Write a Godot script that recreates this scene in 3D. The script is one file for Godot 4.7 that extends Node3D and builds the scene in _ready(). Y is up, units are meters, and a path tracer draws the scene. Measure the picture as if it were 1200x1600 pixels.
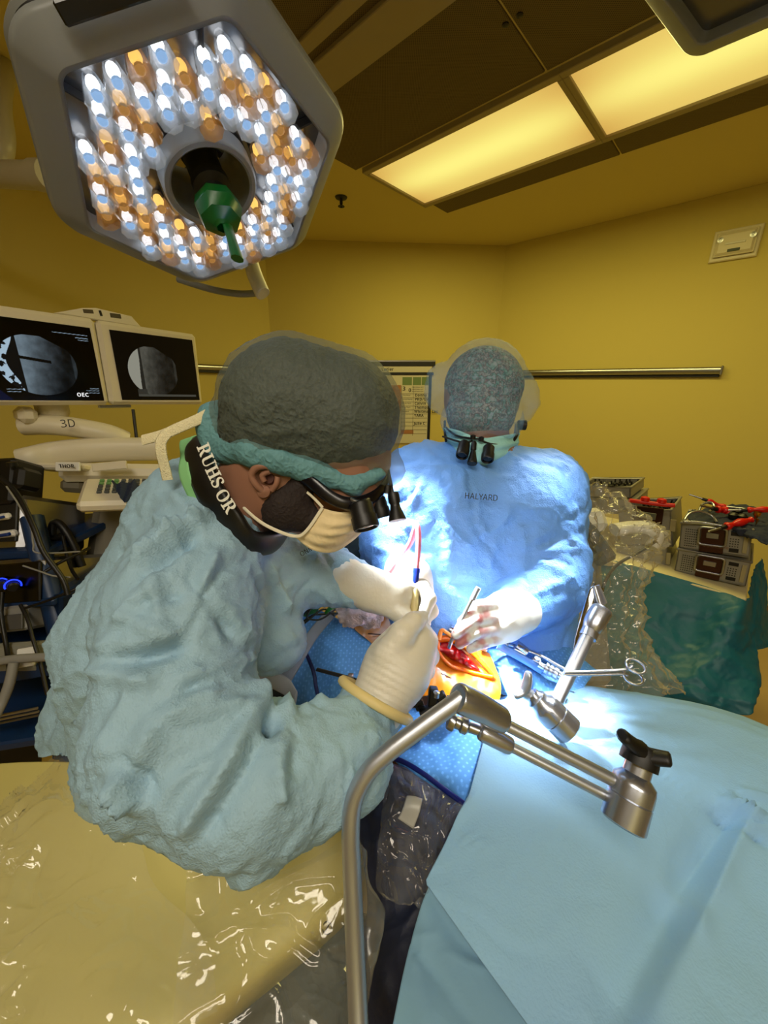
extends Node3D
# An operating theatre: two gowned surgeons under a big surgical light.

# ---------------------------------------------------------------- mesh building
class MB:
	var v := PackedVector3Array()
	var nrm := PackedVector3Array()
	var uv := PackedVector2Array()
	var col := PackedColorArray()
	var idx := PackedInt32Array()
	# a patch of welded points; closed patches are turned to face outwards
	func add(p: PackedVector3Array, t: PackedInt32Array, u := PackedVector2Array(), turn := true, c := PackedColorArray()) -> void:
		var mid := Vector3.ZERO
		for q in p: mid += q
		mid /= maxi(p.size(), 1)
		var vol := 0.0
		if turn:
			for i in range(0, t.size(), 3):
				vol += (p[t[i]] - mid).dot((p[t[i + 1]] - mid).cross(p[t[i + 2]] - mid))
		var acc := PackedVector3Array()
		acc.resize(p.size())
		var base := v.size()
		for i in range(0, t.size(), 3):
			var a := t[i]
			var b := t[i + 1]
			var d := t[i + 2]
			if vol > 0.0:
				b = t[i + 2]
				d = t[i + 1]
			var n := (p[d] - p[a]).cross(p[b] - p[a])
			acc[a] += n
			acc[b] += n
			acc[d] += n
			idx.append(base + a)
			idx.append(base + b)
			idx.append(base + d)
		for i in p.size(): acc[i] = acc[i].normalized()
		v.append_array(p)
		nrm.append_array(acc)
		if u.size() != p.size():
			u = PackedVector2Array()
			u.resize(p.size())
		uv.append_array(u)
		if c.size() != p.size():
			c = PackedColorArray()
			c.resize(p.size())
			c.fill(Color.WHITE)
		col.append_array(c)
	func flat(p: PackedVector3Array) -> void:   # a convex polygon, fan
		var t := PackedInt32Array()
		for i in range(1, p.size() - 1): t.append_array([0, i, i + 1])
		add(p, t, PackedVector2Array(), false)
	func grid(p: PackedVector3Array, nu: int, nv: int, wrap := false, turn := true, u := PackedVector2Array(), c := PackedColorArray()) -> void:
		var t := PackedInt32Array()
		for j in nv - 1:
			for i in (nu if wrap else nu - 1):
				var i2 := (i + 1) % nu
				var a := j * nu + i
				var b := j * nu + i2
				t.append_array([a, b, a + nu, b, b + nu, a + nu])
		add(p, t, u, turn, c)
	func mesh() -> ArrayMesh:
		var arr := []
		arr.resize(Mesh.ARRAY_MAX)
		arr[Mesh.ARRAY_VERTEX] = v
		arr[Mesh.ARRAY_NORMAL] = nrm
		arr[Mesh.ARRAY_TEX_UV] = uv
		arr[Mesh.ARRAY_COLOR] = col
		arr[Mesh.ARRAY_INDEX] = idx
		var m := ArrayMesh.new()
		m.add_surface_from_arrays(Mesh.PRIMITIVE_TRIANGLES, arr)
		return m
	# chamfered box in a frame
	func cbox(xf: Transform3D, s: Vector3, b := 0.003) -> MB:
		var h := s * 0.5
		b = minf(b, minf(h.x, minf(h.y, h.z)) * 0.6)
		var q := func(ax: int, sg: Vector3) -> Vector3:
			var r := h
			for k in 3:
				if k != ax: r[k] -= b
			return xf * (r * sg)
		var ctr := xf.origin
		var put := func(pts: Array) -> void:
			var mid := Vector3.ZERO
			for w in pts: mid += w
			mid /= pts.size()
			var nn: Vector3 = (pts[2] - pts[0]).cross(pts[1] - pts[0])
			if nn.dot(mid - ctr) < 0: pts.reverse()
			flat(PackedVector3Array(pts))
		for ax in 3:
			var i := (ax + 1) % 3
			var j := (ax + 2) % 3
			for sg in [-1.0, 1.0]:
				var pts := []
				for w in [[1, 1], [-1, 1], [-1, -1], [1, -1]]:
					var g := Vector3.ONE
					g[ax] = sg
					g[i] = w[0]
					g[j] = w[1]
					pts.append(q.call(ax, g))
				put.call(pts)
			for s1 in [-1.0, 1.0]:
				for s2 in [-1.0, 1.0]:
					var pts := []
					for w in [[i, 1.0], [i, -1.0], [j, -1.0], [j, 1.0]]:
						var g := Vector3.ONE
						g[i] = s1
						g[j] = s2
						g[ax] = w[1]
						pts.append(q.call(w[0], g))
					put.call(pts)
		for sx in [-1.0, 1.0]:
			for sy in [-1.0, 1.0]:
				for sz in [-1.0, 1.0]:
					var g := Vector3(sx, sy, sz)
					put.call([q.call(0, g), q.call(1, g), q.call(2, g)])
		return self
	# tube along points; r: one radius, or one per point; flat: radius across the second axis times this
	func tube(p: PackedVector3Array, r, seg := 12, squash := 1.0, side := Vector3.ZERO, closed := false) -> MB:
		var n := p.size()
		var pts := PackedVector3Array()
		var u := PackedVector2Array()
		var ref := side
		var len := 0.0
		if ref == Vector3.ZERO:
			var d0 := (p[1] - p[0]).normalized()
			ref = d0.cross(Vector3.UP if absf(d0.y) < 0.9 else Vector3.RIGHT)
		var first := []
		for i in n:
			var d: Vector3
			if closed: d = (p[(i + 1) % n] - p[(i + n - 1) % n]).normalized()
			else: d = (p[mini(i + 1, n - 1)] - p[maxi(i - 1, 0)]).normalized()
			if side != Vector3.ZERO: ref = side
			ref = (ref - d * ref.dot(d)).normalized()
			var b := d.cross(ref)
			var rad: float = r[i] if r is Array or r is PackedFloat32Array else r
			if i > 0: len += p[i].distance_to(p[i - 1])
			for k in seg:
				var a := TAU * k / seg
				pts.append(p[i] + ref * cos(a) * rad + b * sin(a) * rad * squash)
				u.append(Vector2(float(k) / seg, len))
		if closed:
			for k in seg:
				pts.append(pts[k])
				u.append(Vector2(float(k) / seg, len))
			# close by a row that repeats the first
			var off := 0
			var best := 1e9
			for o in seg:
				var dd := pts[(n - 1) * seg].distance_to(pts[o])
				if dd < best:
					best = dd
					off = o
			for k in seg: pts[n * seg + k] = pts[(k + off) % seg]
			grid(pts, seg, n + 1, true, true, u)
			return self
		grid(pts, seg, n, true, true, u)
		for e in 2:
			var cap := PackedVector3Array()
			for k in seg: cap.append(pts[(n - 1) * seg * e + k])
			var out := (p[n - 1] - p[n - 2]) if e == 1 else (p[0] - p[1])
			var nn := (cap[2] - cap[0]).cross(cap[1] - cap[0])
			if nn.dot(out) < 0: cap.reverse()
			flat(cap)
		return self
	# profile of (radius, height) turned round an axis; sharp corners stay sharp
	func lathe(at: Vector3, axis: Vector3, prof: Array, seg := 20, sharp := 0.75) -> MB:
		var y := axis.normalized()
		var x := y.cross(Vector3.UP if absf(y.y) < 0.9 else Vector3.RIGHT).normalized()
		var z := x.cross(y)
		var run := []
		for i in prof.size():
			run.append(prof[i])
			var cut := i == prof.size() - 1
			if not cut and i > 0:
				var d1: Vector2 = (prof[i] - prof[i - 1]).normalized()
				var d2: Vector2 = (prof[i + 1] - prof[i]).normalized()
				cut = d1.dot(d2) < sharp
			if cut and run.size() > 1:
				var pts := PackedVector3Array()
				for w in run:
					for k in seg:
						var a := TAU * k / seg
						pts.append(at + y * w.y + (x * cos(a) + z * sin(a)) * w.x)
				var t := PackedInt32Array()
				# outward is to the right of the way the profile runs
				for j in run.size() - 1:
					for k in seg:
						var k2 := (k + 1) % seg
						var a := j * seg + k
						var b := j * seg + k2
						t.append_array([a, b, a + seg, b, b + seg, a + seg])
				add(pts, t, PackedVector2Array(), false)
				run = [prof[i]]
		return self
	func area(o: PackedVector2Array) -> float:
		var s := 0.0
		for i in o.size(): s += o[i].cross(o[(i + 1) % o.size()])
		return s
	# a polygon (in the frame's x and y) pushed along z from 0 to h, edges chamfered by b
	func prism(o: PackedVector2Array, xf: Transform3D, h: float, b := 0.0) -> MB:
		if area(o) < 0.0: o.reverse()
		var ins := o
		if b > 0.0:
			var w := Geometry2D.offset_polygon(o, -b, Geometry2D.JOIN_MITER)
			if w.size() == 1 and w[0].size() == o.size():
				ins = w[0]
				if area(ins) < 0.0: ins.reverse()
				var sh := 0
				var bd := 1e9
				for k in ins.size():
					if ins[k].distance_to(o[0]) < bd:
						bd = ins[k].distance_to(o[0])
						sh = k
				var w2 := PackedVector2Array()
				for k in ins.size(): w2.append(ins[(k + sh) % ins.size()])
				ins = w2
			else: b = 0.0
		var rows := [[o, b], [o, h - b]]
		if b > 0.0: rows = [[ins, 0.0], [o, b], [o, h - b], [ins, h]]
		var n := o.size()
		for j in rows.size() - 1:
			for i in n:
				var i2 := (i + 1) % n
				var q := [rows[j][0][i], rows[j][0][i2], rows[j + 1][0][i2], rows[j + 1][0][i]]
				var z0: float = rows[j][1]
				var z1: float = rows[j + 1][1]
				var pts := PackedVector3Array([xf * Vector3(q[3].x, q[3].y, z1), xf * Vector3(q[2].x, q[2].y, z1), xf * Vector3(q[1].x, q[1].y, z0), xf * Vector3(q[0].x, q[0].y, z0)])
				flat(pts)
		var tri := Geometry2D.triangulate_polygon(ins)
		for e in 2:
			var pts := PackedVector3Array()
			for w in ins: pts.append(xf * Vector3(w.x, w.y, h * e))
			var t := PackedInt32Array()
			for i in range(0, tri.size(), 3):
				var a := tri[i]
				var c := tri[i + 1]
				var d := tri[i + 2]
				var nn := (ins[c] - ins[a]).cross(ins[d] - ins[a])
				var up := (nn < 0.0) == (e == 1)
				if up: t.append_array([a, c, d])
				else: t.append_array([a, d, c])
			add(pts, t, PackedVector2Array(), false)
		return self

# a closed body from tapered capsules joined by a smooth minimum, meshed as surface nets along its skin only
class Body3:
	var prims := []
	var cell := 0.01
	var vals := {}
	func _init(list: Array, size: float) -> void:
		cell = size
		for q in list:
			var ab: Vector3 = q[1] - q[0]
			prims.append([q[0], ab, maxf(ab.length_squared(), 1e-12), q[2], q[3] - q[2], q[4], (q[0] + q[1]) * 0.5, ab.length() * 0.5 + maxf(q[2], q[3])])
	func f(p: Vector3) -> float:
		var d := 1.0
		for q in prims:
			var k: float = q[5]
			if p.distance_to(q[6]) - q[7] > d + k: continue
			var pa: Vector3 = p - q[0]
			var t := clampf(pa.dot(q[1]) / q[2], 0.0, 1.0)
			var e: float = (pa - q[1] * t).length() - q[3] - q[4] * t
			var h := maxf(k - absf(d - e), 0.0)
			d = minf(d, e) - h * h * 0.25 / k
		return d
	func at(i: int, j: int, k: int) -> float:
		var key := ((i + 4096) << 26) | ((j + 4096) << 13) | (k + 4096)
		if vals.has(key): return vals[key]
		var d := f(Vector3(i, j, k) * cell)
		vals[key] = d
		return d
	func build(mb: MB, move = null, paint = null) -> void:
		var made := {}
		var list := []
		var verts := PackedVector3Array()
		var todo := []
		for q in prims:
			for d in [Vector3.UP, Vector3.DOWN, Vector3.LEFT, Vector3.RIGHT, Vector3.FORWARD, Vector3.BACK]:
				var p: Vector3 = q[6]
				var n := 0
				while f(p) < 0.0 and n < 400:
					p += d * cell * 0.5
					n += 1
				if n > 0: todo.append(Vector3i((p / cell).floor()) - Vector3i(d * 0.9))
				if n > 0: todo.append(Vector3i((p / cell).floor()))
		var c := PackedFloat32Array()
		c.resize(8)
		while todo.size():
			var g: Vector3i = todo.pop_back()
			if made.has(g): continue
			var neg := 0
			for m in 8:
				c[m] = at(g.x + (m & 1), g.y + ((m >> 1) & 1), g.z + (m >> 2))
				if c[m] < 0.0: neg += 1
			if neg == 0 or neg == 8:
				made[g] = -1
				continue
			var sum := Vector3.ZERO
			var cnt := 0
			for m in 8:
				for ax in 3:
					var m2 := m | (1 << ax)
					if m2 == m or (c[m] < 0.0) == (c[m2] < 0.0): continue
					var t := c[m] / (c[m] - c[m2])
					var q := Vector3(m & 1, (m >> 1) & 1, m >> 2)
					q[ax] += t
					sum += q
					cnt += 1
			made[g] = verts.size()
			verts.append((Vector3(g) + sum / cnt) * cell)
			list.append(g)
			for o in [Vector3i(1, 0, 0), Vector3i(-1, 0, 0), Vector3i(0, 1, 0), Vector3i(0, -1, 0), Vector3i(0, 0, 1), Vector3i(0, 0, -1)]:
				if not made.has(g + o): todo.append(g + o)
		var tri := PackedInt32Array()
		for g in list:
			var here := at(g.x, g.y, g.z) < 0.0
			for ax in 3:
				var e := Vector3i.ZERO
				e[ax] = 1
				if (at(g.x + e.x, g.y + e.y, g.z + e.z) < 0.0) == here: continue
				var u := Vector3i.ZERO
				var w := Vector3i.ZERO
				u[(ax + 1) % 3] = 1
				w[(ax + 2) % 3] = 1
				var a: int = made.get(g, -1)
				var b: int = made.get(g - u, -1)
				var cc: int = made.get(g - u - w, -1)
				var d: int = made.get(g - w, -1)
				if a < 0 or b < 0 or cc < 0 or d < 0: continue
				if here: tri.append_array([a, cc, b, a, d, cc])
				else: tri.append_array([a, b, cc, a, cc, d])
		vals = {}
		# two rounds of smoothing along the field, then the caller's folds
		var nor := PackedVector3Array()
		nor.resize(verts.size())
		for i in range(0, tri.size(), 3):
			var n := (verts[tri[i + 2]] - verts[tri[i]]).cross(verts[tri[i + 1]] - verts[tri[i]])
			for k in 3: nor[tri[i + k]] += n
		for i in nor.size(): nor[i] = nor[i].normalized()
		var cols := PackedColorArray()
		if move != null:
			for i in verts.size(): verts[i] += nor[i] * (move.call(verts[i], nor[i]) as float)
		if paint != null:
			for i in verts.size(): cols.append(paint.call(verts[i], nor[i]))
		mb.add(verts, tri, PackedVector2Array(), true, cols)

# ---------------------------------------------------------------- helpers
var used := {}
func numbered(called: String) -> String:
	var n: int = used.get(called, 0)
	used[called] = n + 1
	return called if n == 0 else "%s_%03d" % [called, n]

func obj(called: String, mb, m: Material, parent: Node = null) -> MeshInstance3D:
	var o := MeshInstance3D.new()
	o.mesh = mb.mesh() if mb is MB else mb
	o.material_override = m
	if parent:
		o.name = called
		parent.add_child(o, true)
	else:
		o.name = numbered(called)
		add_child(o, true)
	return o

func thing(called: String, label: String, category: String, at := Vector3.ZERO, group := "") -> Node3D:
	var o := Node3D.new()
	o.name = numbered(called)
	add_child(o, true)
	o.position = at
	return tag(o, label, category, group)

func tag(o: Node3D, label: String, category: String, group := "") -> Node3D:
	o.set_meta("label", label)
	o.set_meta("category", category)
	if group: o.set_meta("group", group)
	return o

func struct(called: String, mb, m: Material, parent: Node = null) -> MeshInstance3D:
	var o := obj(called, mb, m, parent)
	if parent == null: o.set_meta("kind", "structure")
	return o

func mat(c: Color, rough := 0.6, metal := 0.0) -> StandardMaterial3D:
	var m := StandardMaterial3D.new()
	m.albedo_color = c
	m.roughness = rough
	m.metallic = metal
	m.cull_mode = BaseMaterial3D.CULL_DISABLED
	return m

func glow(c: Color, e: float, base := Color.BLACK) -> StandardMaterial3D:
	var m := mat(base, 0.5)
	m.emission_enabled = true
	m.emission = c
	m.emission_energy_multiplier = e
	return m

func film(a: float, rough := 0.06, c := Color(1, 1, 1)) -> StandardMaterial3D:
	var m := mat(Color(c.r, c.g, c.b, a), rough)
	m.transparency = BaseMaterial3D.TRANSPARENCY_ALPHA
	m.cull_mode = BaseMaterial3D.CULL_DISABLED
	return m

func noise_tex(kind: int, freq: float, oct := 3, size := 512, fractal := FastNoiseLite.FRACTAL_FBM, sd := 1) -> NoiseTexture2D:
	var n := FastNoiseLite.new()
	n.seed = sd
	n.noise_type = kind
	n.frequency = freq
	n.fractal_type = fractal
	n.fractal_octaves = oct
	n.domain_warp_enabled = true
	n.domain_warp_amplitude = 18.0
	n.domain_warp_frequency = 0.01
	if kind == FastNoiseLite.TYPE_CELLULAR: n.cellular_return_type = FastNoiseLite.RETURN_DISTANCE2_SUB
	var t := NoiseTexture2D.new()
	t.width = size
	t.height = size
	t.seamless = true
	t.noise = n
	return t

func rough_relief(m: StandardMaterial3D, t: Texture2D, cm: float, scale: float) -> StandardMaterial3D:
	m.heightmap_enabled = true
	m.heightmap_texture = t
	m.heightmap_scale = cm
	m.uv1_triplanar = true
	m.uv1_scale = Vector3.ONE * scale
	return m

func curve(p: Array, n := 8) -> PackedVector3Array:   # Catmull-Rom through the points
	var out := PackedVector3Array()
	for i in p.size() - 1:
		var a: Vector3 = p[maxi(i - 1, 0)]
		var d: Vector3 = p[mini(i + 2, p.size() - 1)]
		for k in n: out.append((p[i] as Vector3).cubic_interpolate(p[i + 1], a, d, float(k) / n))
	out.append(p[p.size() - 1])
	return out

# a sheet through rows of control points
func sheet(rows: Array, nu: int, nv: int, bump = null, thick := 0.0, uvs := 1.0, straight := false) -> MB:
	var lines := []
	for r in rows:
		var c := PackedVector3Array()
		var m: int = r.size() - 1
		for i in nu + 1:
			var t := float(i) / nu * m
			var k := mini(int(t), m - 1)
			c.append((r[k] as Vector3).cubic_interpolate(r[k + 1], r[maxi(k - 1, 0)], r[mini(k + 2, m)], t - k))
		lines.append(c)
	var pts := PackedVector3Array()
	var uv := PackedVector2Array()
	var m2 := lines.size() - 1
	for j in nv + 1:
		var t := float(j) / nv * m2
		var k := mini(int(t), m2 - 1)
		for i in nu + 1:
			if straight: pts.append((lines[k][i] as Vector3).lerp(lines[k + 1][i], t - k))
			else: pts.append((lines[k][i] as Vector3).cubic_interpolate(lines[k + 1][i], lines[maxi(k - 1, 0)][i], lines[mini(k + 2, m2)][i], t - k))
			uv.append(Vector2(float(i) / nu, float(j) / nv) * uvs)
	var nor := PackedVector3Array()
	for j in nv + 1:
		for i in nu + 1:
			var du := pts[j * (nu + 1) + mini(i + 1, nu)] - pts[j * (nu + 1) + maxi(i - 1, 0)]
			var dv := pts[mini(j + 1, nv) * (nu + 1) + i] - pts[maxi(j - 1, 0) * (nu + 1) + i]
			nor.append(dv.cross(du).normalized())
	if bump != null:
		for i in pts.size(): pts[i] += nor[i] * (bump.call(pts[i], uv[i] / uvs) as float)
	var mb := MB.new()
	if thick <= 0.0:
		mb.grid(pts, nu + 1, nv + 1, false, false, uv)
		return mb
	var all := pts.duplicate()
	for i in pts.size(): all.append(pts[i] - nor[i] * thick)
	var n := pts.size()
	var w := nu + 1
	var tri := PackedInt32Array()
	for j in nv:
		for i in nu:
			var a := j * w + i
			tri.append_array([a, a + 1, a + w, a + 1, a + w + 1, a + w])
			tri.append_array([n + a, n + a + w, n + a + 1, n + a + 1, n + a + w, n + a + w + 1])
	var rim := []
	for i in nu: rim.append([i + 1, i])
	for i in nu: rim.append([nv * w + i, nv * w + i + 1])
	for j in nv: rim.append([j * w, j * w + w])
	for j in nv: rim.append([j * w + w + nu, j * w + nu])
	for e in rim: tri.append_array([e[0], e[1], n + e[0], e[1], n + e[1], n + e[0]])
	var uv2 := uv.duplicate()
	uv2.append_array(uv)
	mb.add(all, tri, uv2, true)
	return mb

# flat lettering: origin at the left end of the line, x along the line, y up
func text(s: String, h: float, m: Material, parent: Node, at: Vector3, x: Vector3, y: Vector3, called := "lettering", font := "Droid Sans", bold := false, deep := 0.0006) -> MeshInstance3D:
	var t := TextMesh.new()
	var fnt := SystemFont.new()
	fnt.font_names = PackedStringArray([font])
	if bold: fnt.font_weight = 700
	t.text = s
	t.font = fnt
	t.font_size = 32
	t.pixel_size = h / 24.0
	t.depth = deep
	t.curve_step = 2.0
	t.horizontal_alignment = HORIZONTAL_ALIGNMENT_LEFT
	t.vertical_alignment = VERTICAL_ALIGNMENT_BOTTOM
	var o := obj(called, t, m, parent)
	x = x.normalized()
	var z := x.cross(y).normalized()
	o.transform = Transform3D(Basis(x, z.cross(x), z), at)
	return o

func frame(at: Vector3, x: Vector3, y: Vector3) -> Transform3D:
	x = x.normalized()
	var z := x.cross(y).normalized()
	return Transform3D(Basis(x, z.cross(x), z), at)

var wr := FastNoiseLite.new()
var wr2 := FastNoiseLite.new()
func crumple(p: Vector3, amp: float, freq: float) -> float:   # sharp-edged creases
	return amp * (1.0 - 2.0 * absf(wr.get_noise_3dv(p * freq * 20000.0))) + amp * 0.5 * (1.0 - 2.0 * absf(wr2.get_noise_3dv(p * freq * 46000.0)))

# creased cloth: narrow crests and valleys between flatter faces, cycles per metre in f
func cloth(p: Vector3, amp: float, f: float, along := Vector3.ZERO) -> float:
	var q := p + Vector3(wr2.get_noise_3dv(p * 900.0), wr2.get_noise_3dv(p * 900.0 + Vector3(70, 0, 0)), wr2.get_noise_3dv(p * 900.0 + Vector3(0, 90, 0))) * 0.03
	q = (q - along * (q.dot(along) * 0.62)) * f * 100.0
	var a := maxf(0.0, 1.0 - 1.6 * absf(wr.get_noise_3dv(q)))
	var b := maxf(0.0, 1.0 - 1.6 * absf(wr.get_noise_3dv(q * 1.3 + Vector3(310, 50, 0))))
	var c := maxf(0.0, 1.0 - 1.8 * absf(wr2.get_noise_3dv(q * 2.4)))
	return amp * (a * a * a - b * b * b * 0.9 + 0.45 * c * c * c - 0.2)

func folds(p: Vector3, list: Array) -> float:
	var s := 0.0
	for q in list:
		var a: Vector3 = q[0]
		var ab: Vector3 = q[1] - a
		var t := clampf((p - a).dot(ab) / ab.length_squared(), 0.0, 1.0)
		var d: float = (p - a - ab * t).length() / q[2]
		if d < 1.0:
			var e := minf(1.0, minf(t, 1.0 - t) * 4.0 + 0.25)
			s += q[3] * (1.0 - d) * (1.0 - d) * e
	return s

# ---------------------------------------------------------------- the place
const E1 := Vector3(0.73135, 0, 0.682)     # along the wall on the right, towards us
const NR := Vector3(-0.682, 0, 0.73135)    # out of that wall into the room
const LAMP := Vector3(-0.404, 2.08, -1.05)
const LAMP_N := Vector3(0.391195, -0.858975, 0.330345)
var M := {}

func _ready() -> void:
	var cam := Camera3D.new()
	cam.name = "camera"
	cam.fov = 106.26
	cam.near = 0.02
	cam.far = 50.0
	add_child(cam)
	cam.transform = Transform3D(Basis(Vector3(0.9998, 0.0166, -0.0054), Vector3(-0.0175, 0.9509, -0.309), -Vector3(0, -0.309, -0.9511)), Vector3(0, 1.65, 0))
	cam.current = true
	var we := WorldEnvironment.new()
	we.name = "environment"
	var env := Environment.new()
	env.background_mode = Environment.BG_COLOR
	env.background_color = Color(0.02, 0.02, 0.02)
	env.tonemap_mode = Environment.TONE_MAPPER_LINEAR
	env.tonemap_exposure = 1.0
	env.sdfgi_enabled = true
	env.ssao_enabled = true
	env.ssil_enabled = true
	we.environment = env
	add_child(we)
	wr.noise_type = FastNoiseLite.TYPE_SIMPLEX_SMOOTH
	wr.frequency = 0.01
	wr.fractal_type = FastNoiseLite.FRACTAL_NONE
	wr.seed = 5
	wr2.noise_type = FastNoiseLite.TYPE_SIMPLEX_SMOOTH
	wr2.frequency = 0.01
	wr2.fractal_type = FastNoiseLite.FRACTAL_NONE
	wr2.seed = 11
	lights()
	materials()
	room()
	ceiling_fittings()
	wall_fittings()
	surgical_lights()
	monitor_cart()
	equipment_cart()
	instrument_table()
	wrapped_column()
	far_surgeon()
	patient_and_drapes()
	c_arm_drum()
	near_surgeon()
	retractors()
	small_instruments()

func area_light(called: String, at: Vector3, x: Vector3, out: Vector3, size: Vector2, c: Color, e: float) -> void:
	var l := AreaLight3D.new()
	l.name = called
	add_child(l, true)
	var z := -out.normalized()
	var y := z.cross(x).normalized()
	l.transform = Transform3D(Basis(y.cross(z), y, z), at)
	l.area_size = size
	l.light_color = c
	l.light_energy = e
	l.area_range = 20.0
	l.shadow_enabled = true

func spot(called: String, at: Vector3, to: Vector3, angle: float, soft: float, size: float, c: Color, e: float) -> void:
	var l := SpotLight3D.new()
	l.name = called
	add_child(l, true)
	var up := Vector3.UP if absf((to - at).normalized().y) < 0.95 else Vector3.FORWARD
	l.transform = Transform3D(Basis(), at).looking_at(to, up)
	l.spot_angle = angle
	l.spot_angle_attenuation = soft
	l.light_size = size
	l.light_color = c
	l.light_energy = e
	l.spot_range = 12.0
	l.spot_attenuation = 2.0
	l.shadow_enabled = true

const YELLOW := Color(1.0, 0.93, 0.55)
const PALE := Color(1.0, 0.95, 0.86)
func lights() -> void:
	# the two ceiling troffers, and an unseen whiter pair behind, lighting the gowns
	for c in [Vector3(0.50, 2.915, -2.81), Vector3(1.38, 2.915, -1.99)]:
		area_light("troffer_light", c, E1, Vector3.DOWN, Vector2(1.1, 0.5), YELLOW, 1.8)
	for c in [Vector3(-0.35, 2.915, 0.75), Vector3(0.6, 2.915, 1.64)]:
		area_light("unseen_rear_light", c, E1, Vector3.DOWN, Vector2(1.1, 0.5), PALE, 2.5)
	# the surgical light: three bright beams and three wide ones from between its lenses
	var hot := Vector3(0.246, 1.127, -0.5661)
	var x := LAMP_N.cross(Vector3.UP).normalized()
	var y := x.cross(LAMP_N)
	for k in 3:
		var p := LAMP + LAMP_N * 0.03 + (x * cos(k * TAU / 3) + y * sin(k * TAU / 3)) * 0.12
		spot("surgical_spot", p, hot, 5.3, 1.0, 0.04, Color(0.93, 0.97, 1.0), 30.0)
		spot("surgical_flood", p, hot, 11.0, 1.0, 0.06, Color(0.88, 0.95, 1.0), 0.6)
		spot("surgical_spill", p, hot, 30.0, 1.0, 0.1, Color(0.80, 0.90, 1.0), 0.075)
	# the second head, at the upper right
	var second := Vector3(0.9514, 2.8406, -1.3858)
	var n2 := (hot - second).normalized()
	spot("second_spot", second + n2 * 0.06, hot, 3.6, 1.0, 0.1, Color(0.93, 0.97, 1.0), 34.0)
	spot("second_flood", second + n2 * 0.06, hot, 6.0, 1.0, 0.12, Color(0.88, 0.95, 1.0), 0.3)

func materials() -> void:
	M.wall = mat(Color(0.81, 0.75, 0.42), 0.75)
	M.ceiling = mat(Color(0.84, 0.78, 0.48), 0.85)
	M.floor = mat(Color(0.72, 0.62, 0.42), 0.35)
	M.metal = mat(Color(0.68, 0.69, 0.72), 0.28, 1.0)
	M.steel = mat(Color(0.72, 0.74, 0.79), 0.26, 0.9)
	M.brushed = mat(Color(0.70, 0.72, 0.76), 0.36, 0.85)
	M.black = mat(Color(0.03, 0.03, 0.033), 0.45)
	M.dark = mat(Color(0.09, 0.09, 0.09), 0.5)
	M.cream = mat(Color(0.86, 0.83, 0.74), 0.42)
	M.white = mat(Color(0.88, 0.88, 0.86), 0.45)
	M.grey = mat(Color(0.52, 0.52, 0.51), 0.45)
	M.lamp_shell = mat(Color(0.52, 0.54, 0.55), 0.4)
	M.frame = mat(Color(0.62, 0.57, 0.44), 0.5)
	M.crinkle = noise_tex(FastNoiseLite.TYPE_SIMPLEX_SMOOTH, 0.010, 2, 512, FastNoiseLite.FRACTAL_RIDGED, 3)
	M.cells = noise_tex(FastNoiseLite.TYPE_CELLULAR, 0.02, 2, 512, FastNoiseLite.FRACTAL_FBM, 7)
	M.gown = rough_relief(mat(Color(0.56, 0.69, 0.77), 0.7), M.crinkle, 0.25, 4.0)
	M.gown_far = rough_relief(mat(Color(0.42, 0.64, 0.95), 0.62), M.crinkle, 0.25, 4.0)
	M.drape = rough_relief(mat(Color(0.53, 0.70, 0.84), 0.8), M.crinkle, 0.1, 3.0)
	var fibre := noise_tex(FastNoiseLite.TYPE_SIMPLEX, 0.14, 2, 512, FastNoiseLite.FRACTAL_FBM, 21)
	fibre.as_normal_map = true
	fibre.bump_strength = 3.0
	for k in ["gown", "gown_far", "drape"]:
		M[k].normal_enabled = true
		M[k].normal_texture = fibre
		M[k].normal_scale = 0.25 if k == "drape" else 0.5
	M.skin = mat(Color(0.55, 0.39, 0.31), 0.5)
	M.skin.subsurf_scatter_enabled = true
	M.skin.subsurf_scatter_strength = 0.04
	M.glove = rough_relief(mat(Color(0.84, 0.82, 0.76), 0.42), M.crinkle, 0.05, 9.0)
	M.clear = film(0.05, 0.07)

func wall_between(called: String, a: Vector3, b: Vector3) -> void:
	var d := (b - a).normalized()
	var out := d.cross(Vector3.UP)
	var mid := (a + b) * 0.5
	# the room is on the left of the way from a to b
	struct(called, MB.new().cbox(Transform3D(Basis(d, Vector3.UP, d.cross(Vector3.UP)), Vector3(mid.x, 1.475, mid.z) - out * 0.06), Vector3(a.distance_to(b) + 0.12, 2.95, 0.12), 0.001), M.wall)

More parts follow.
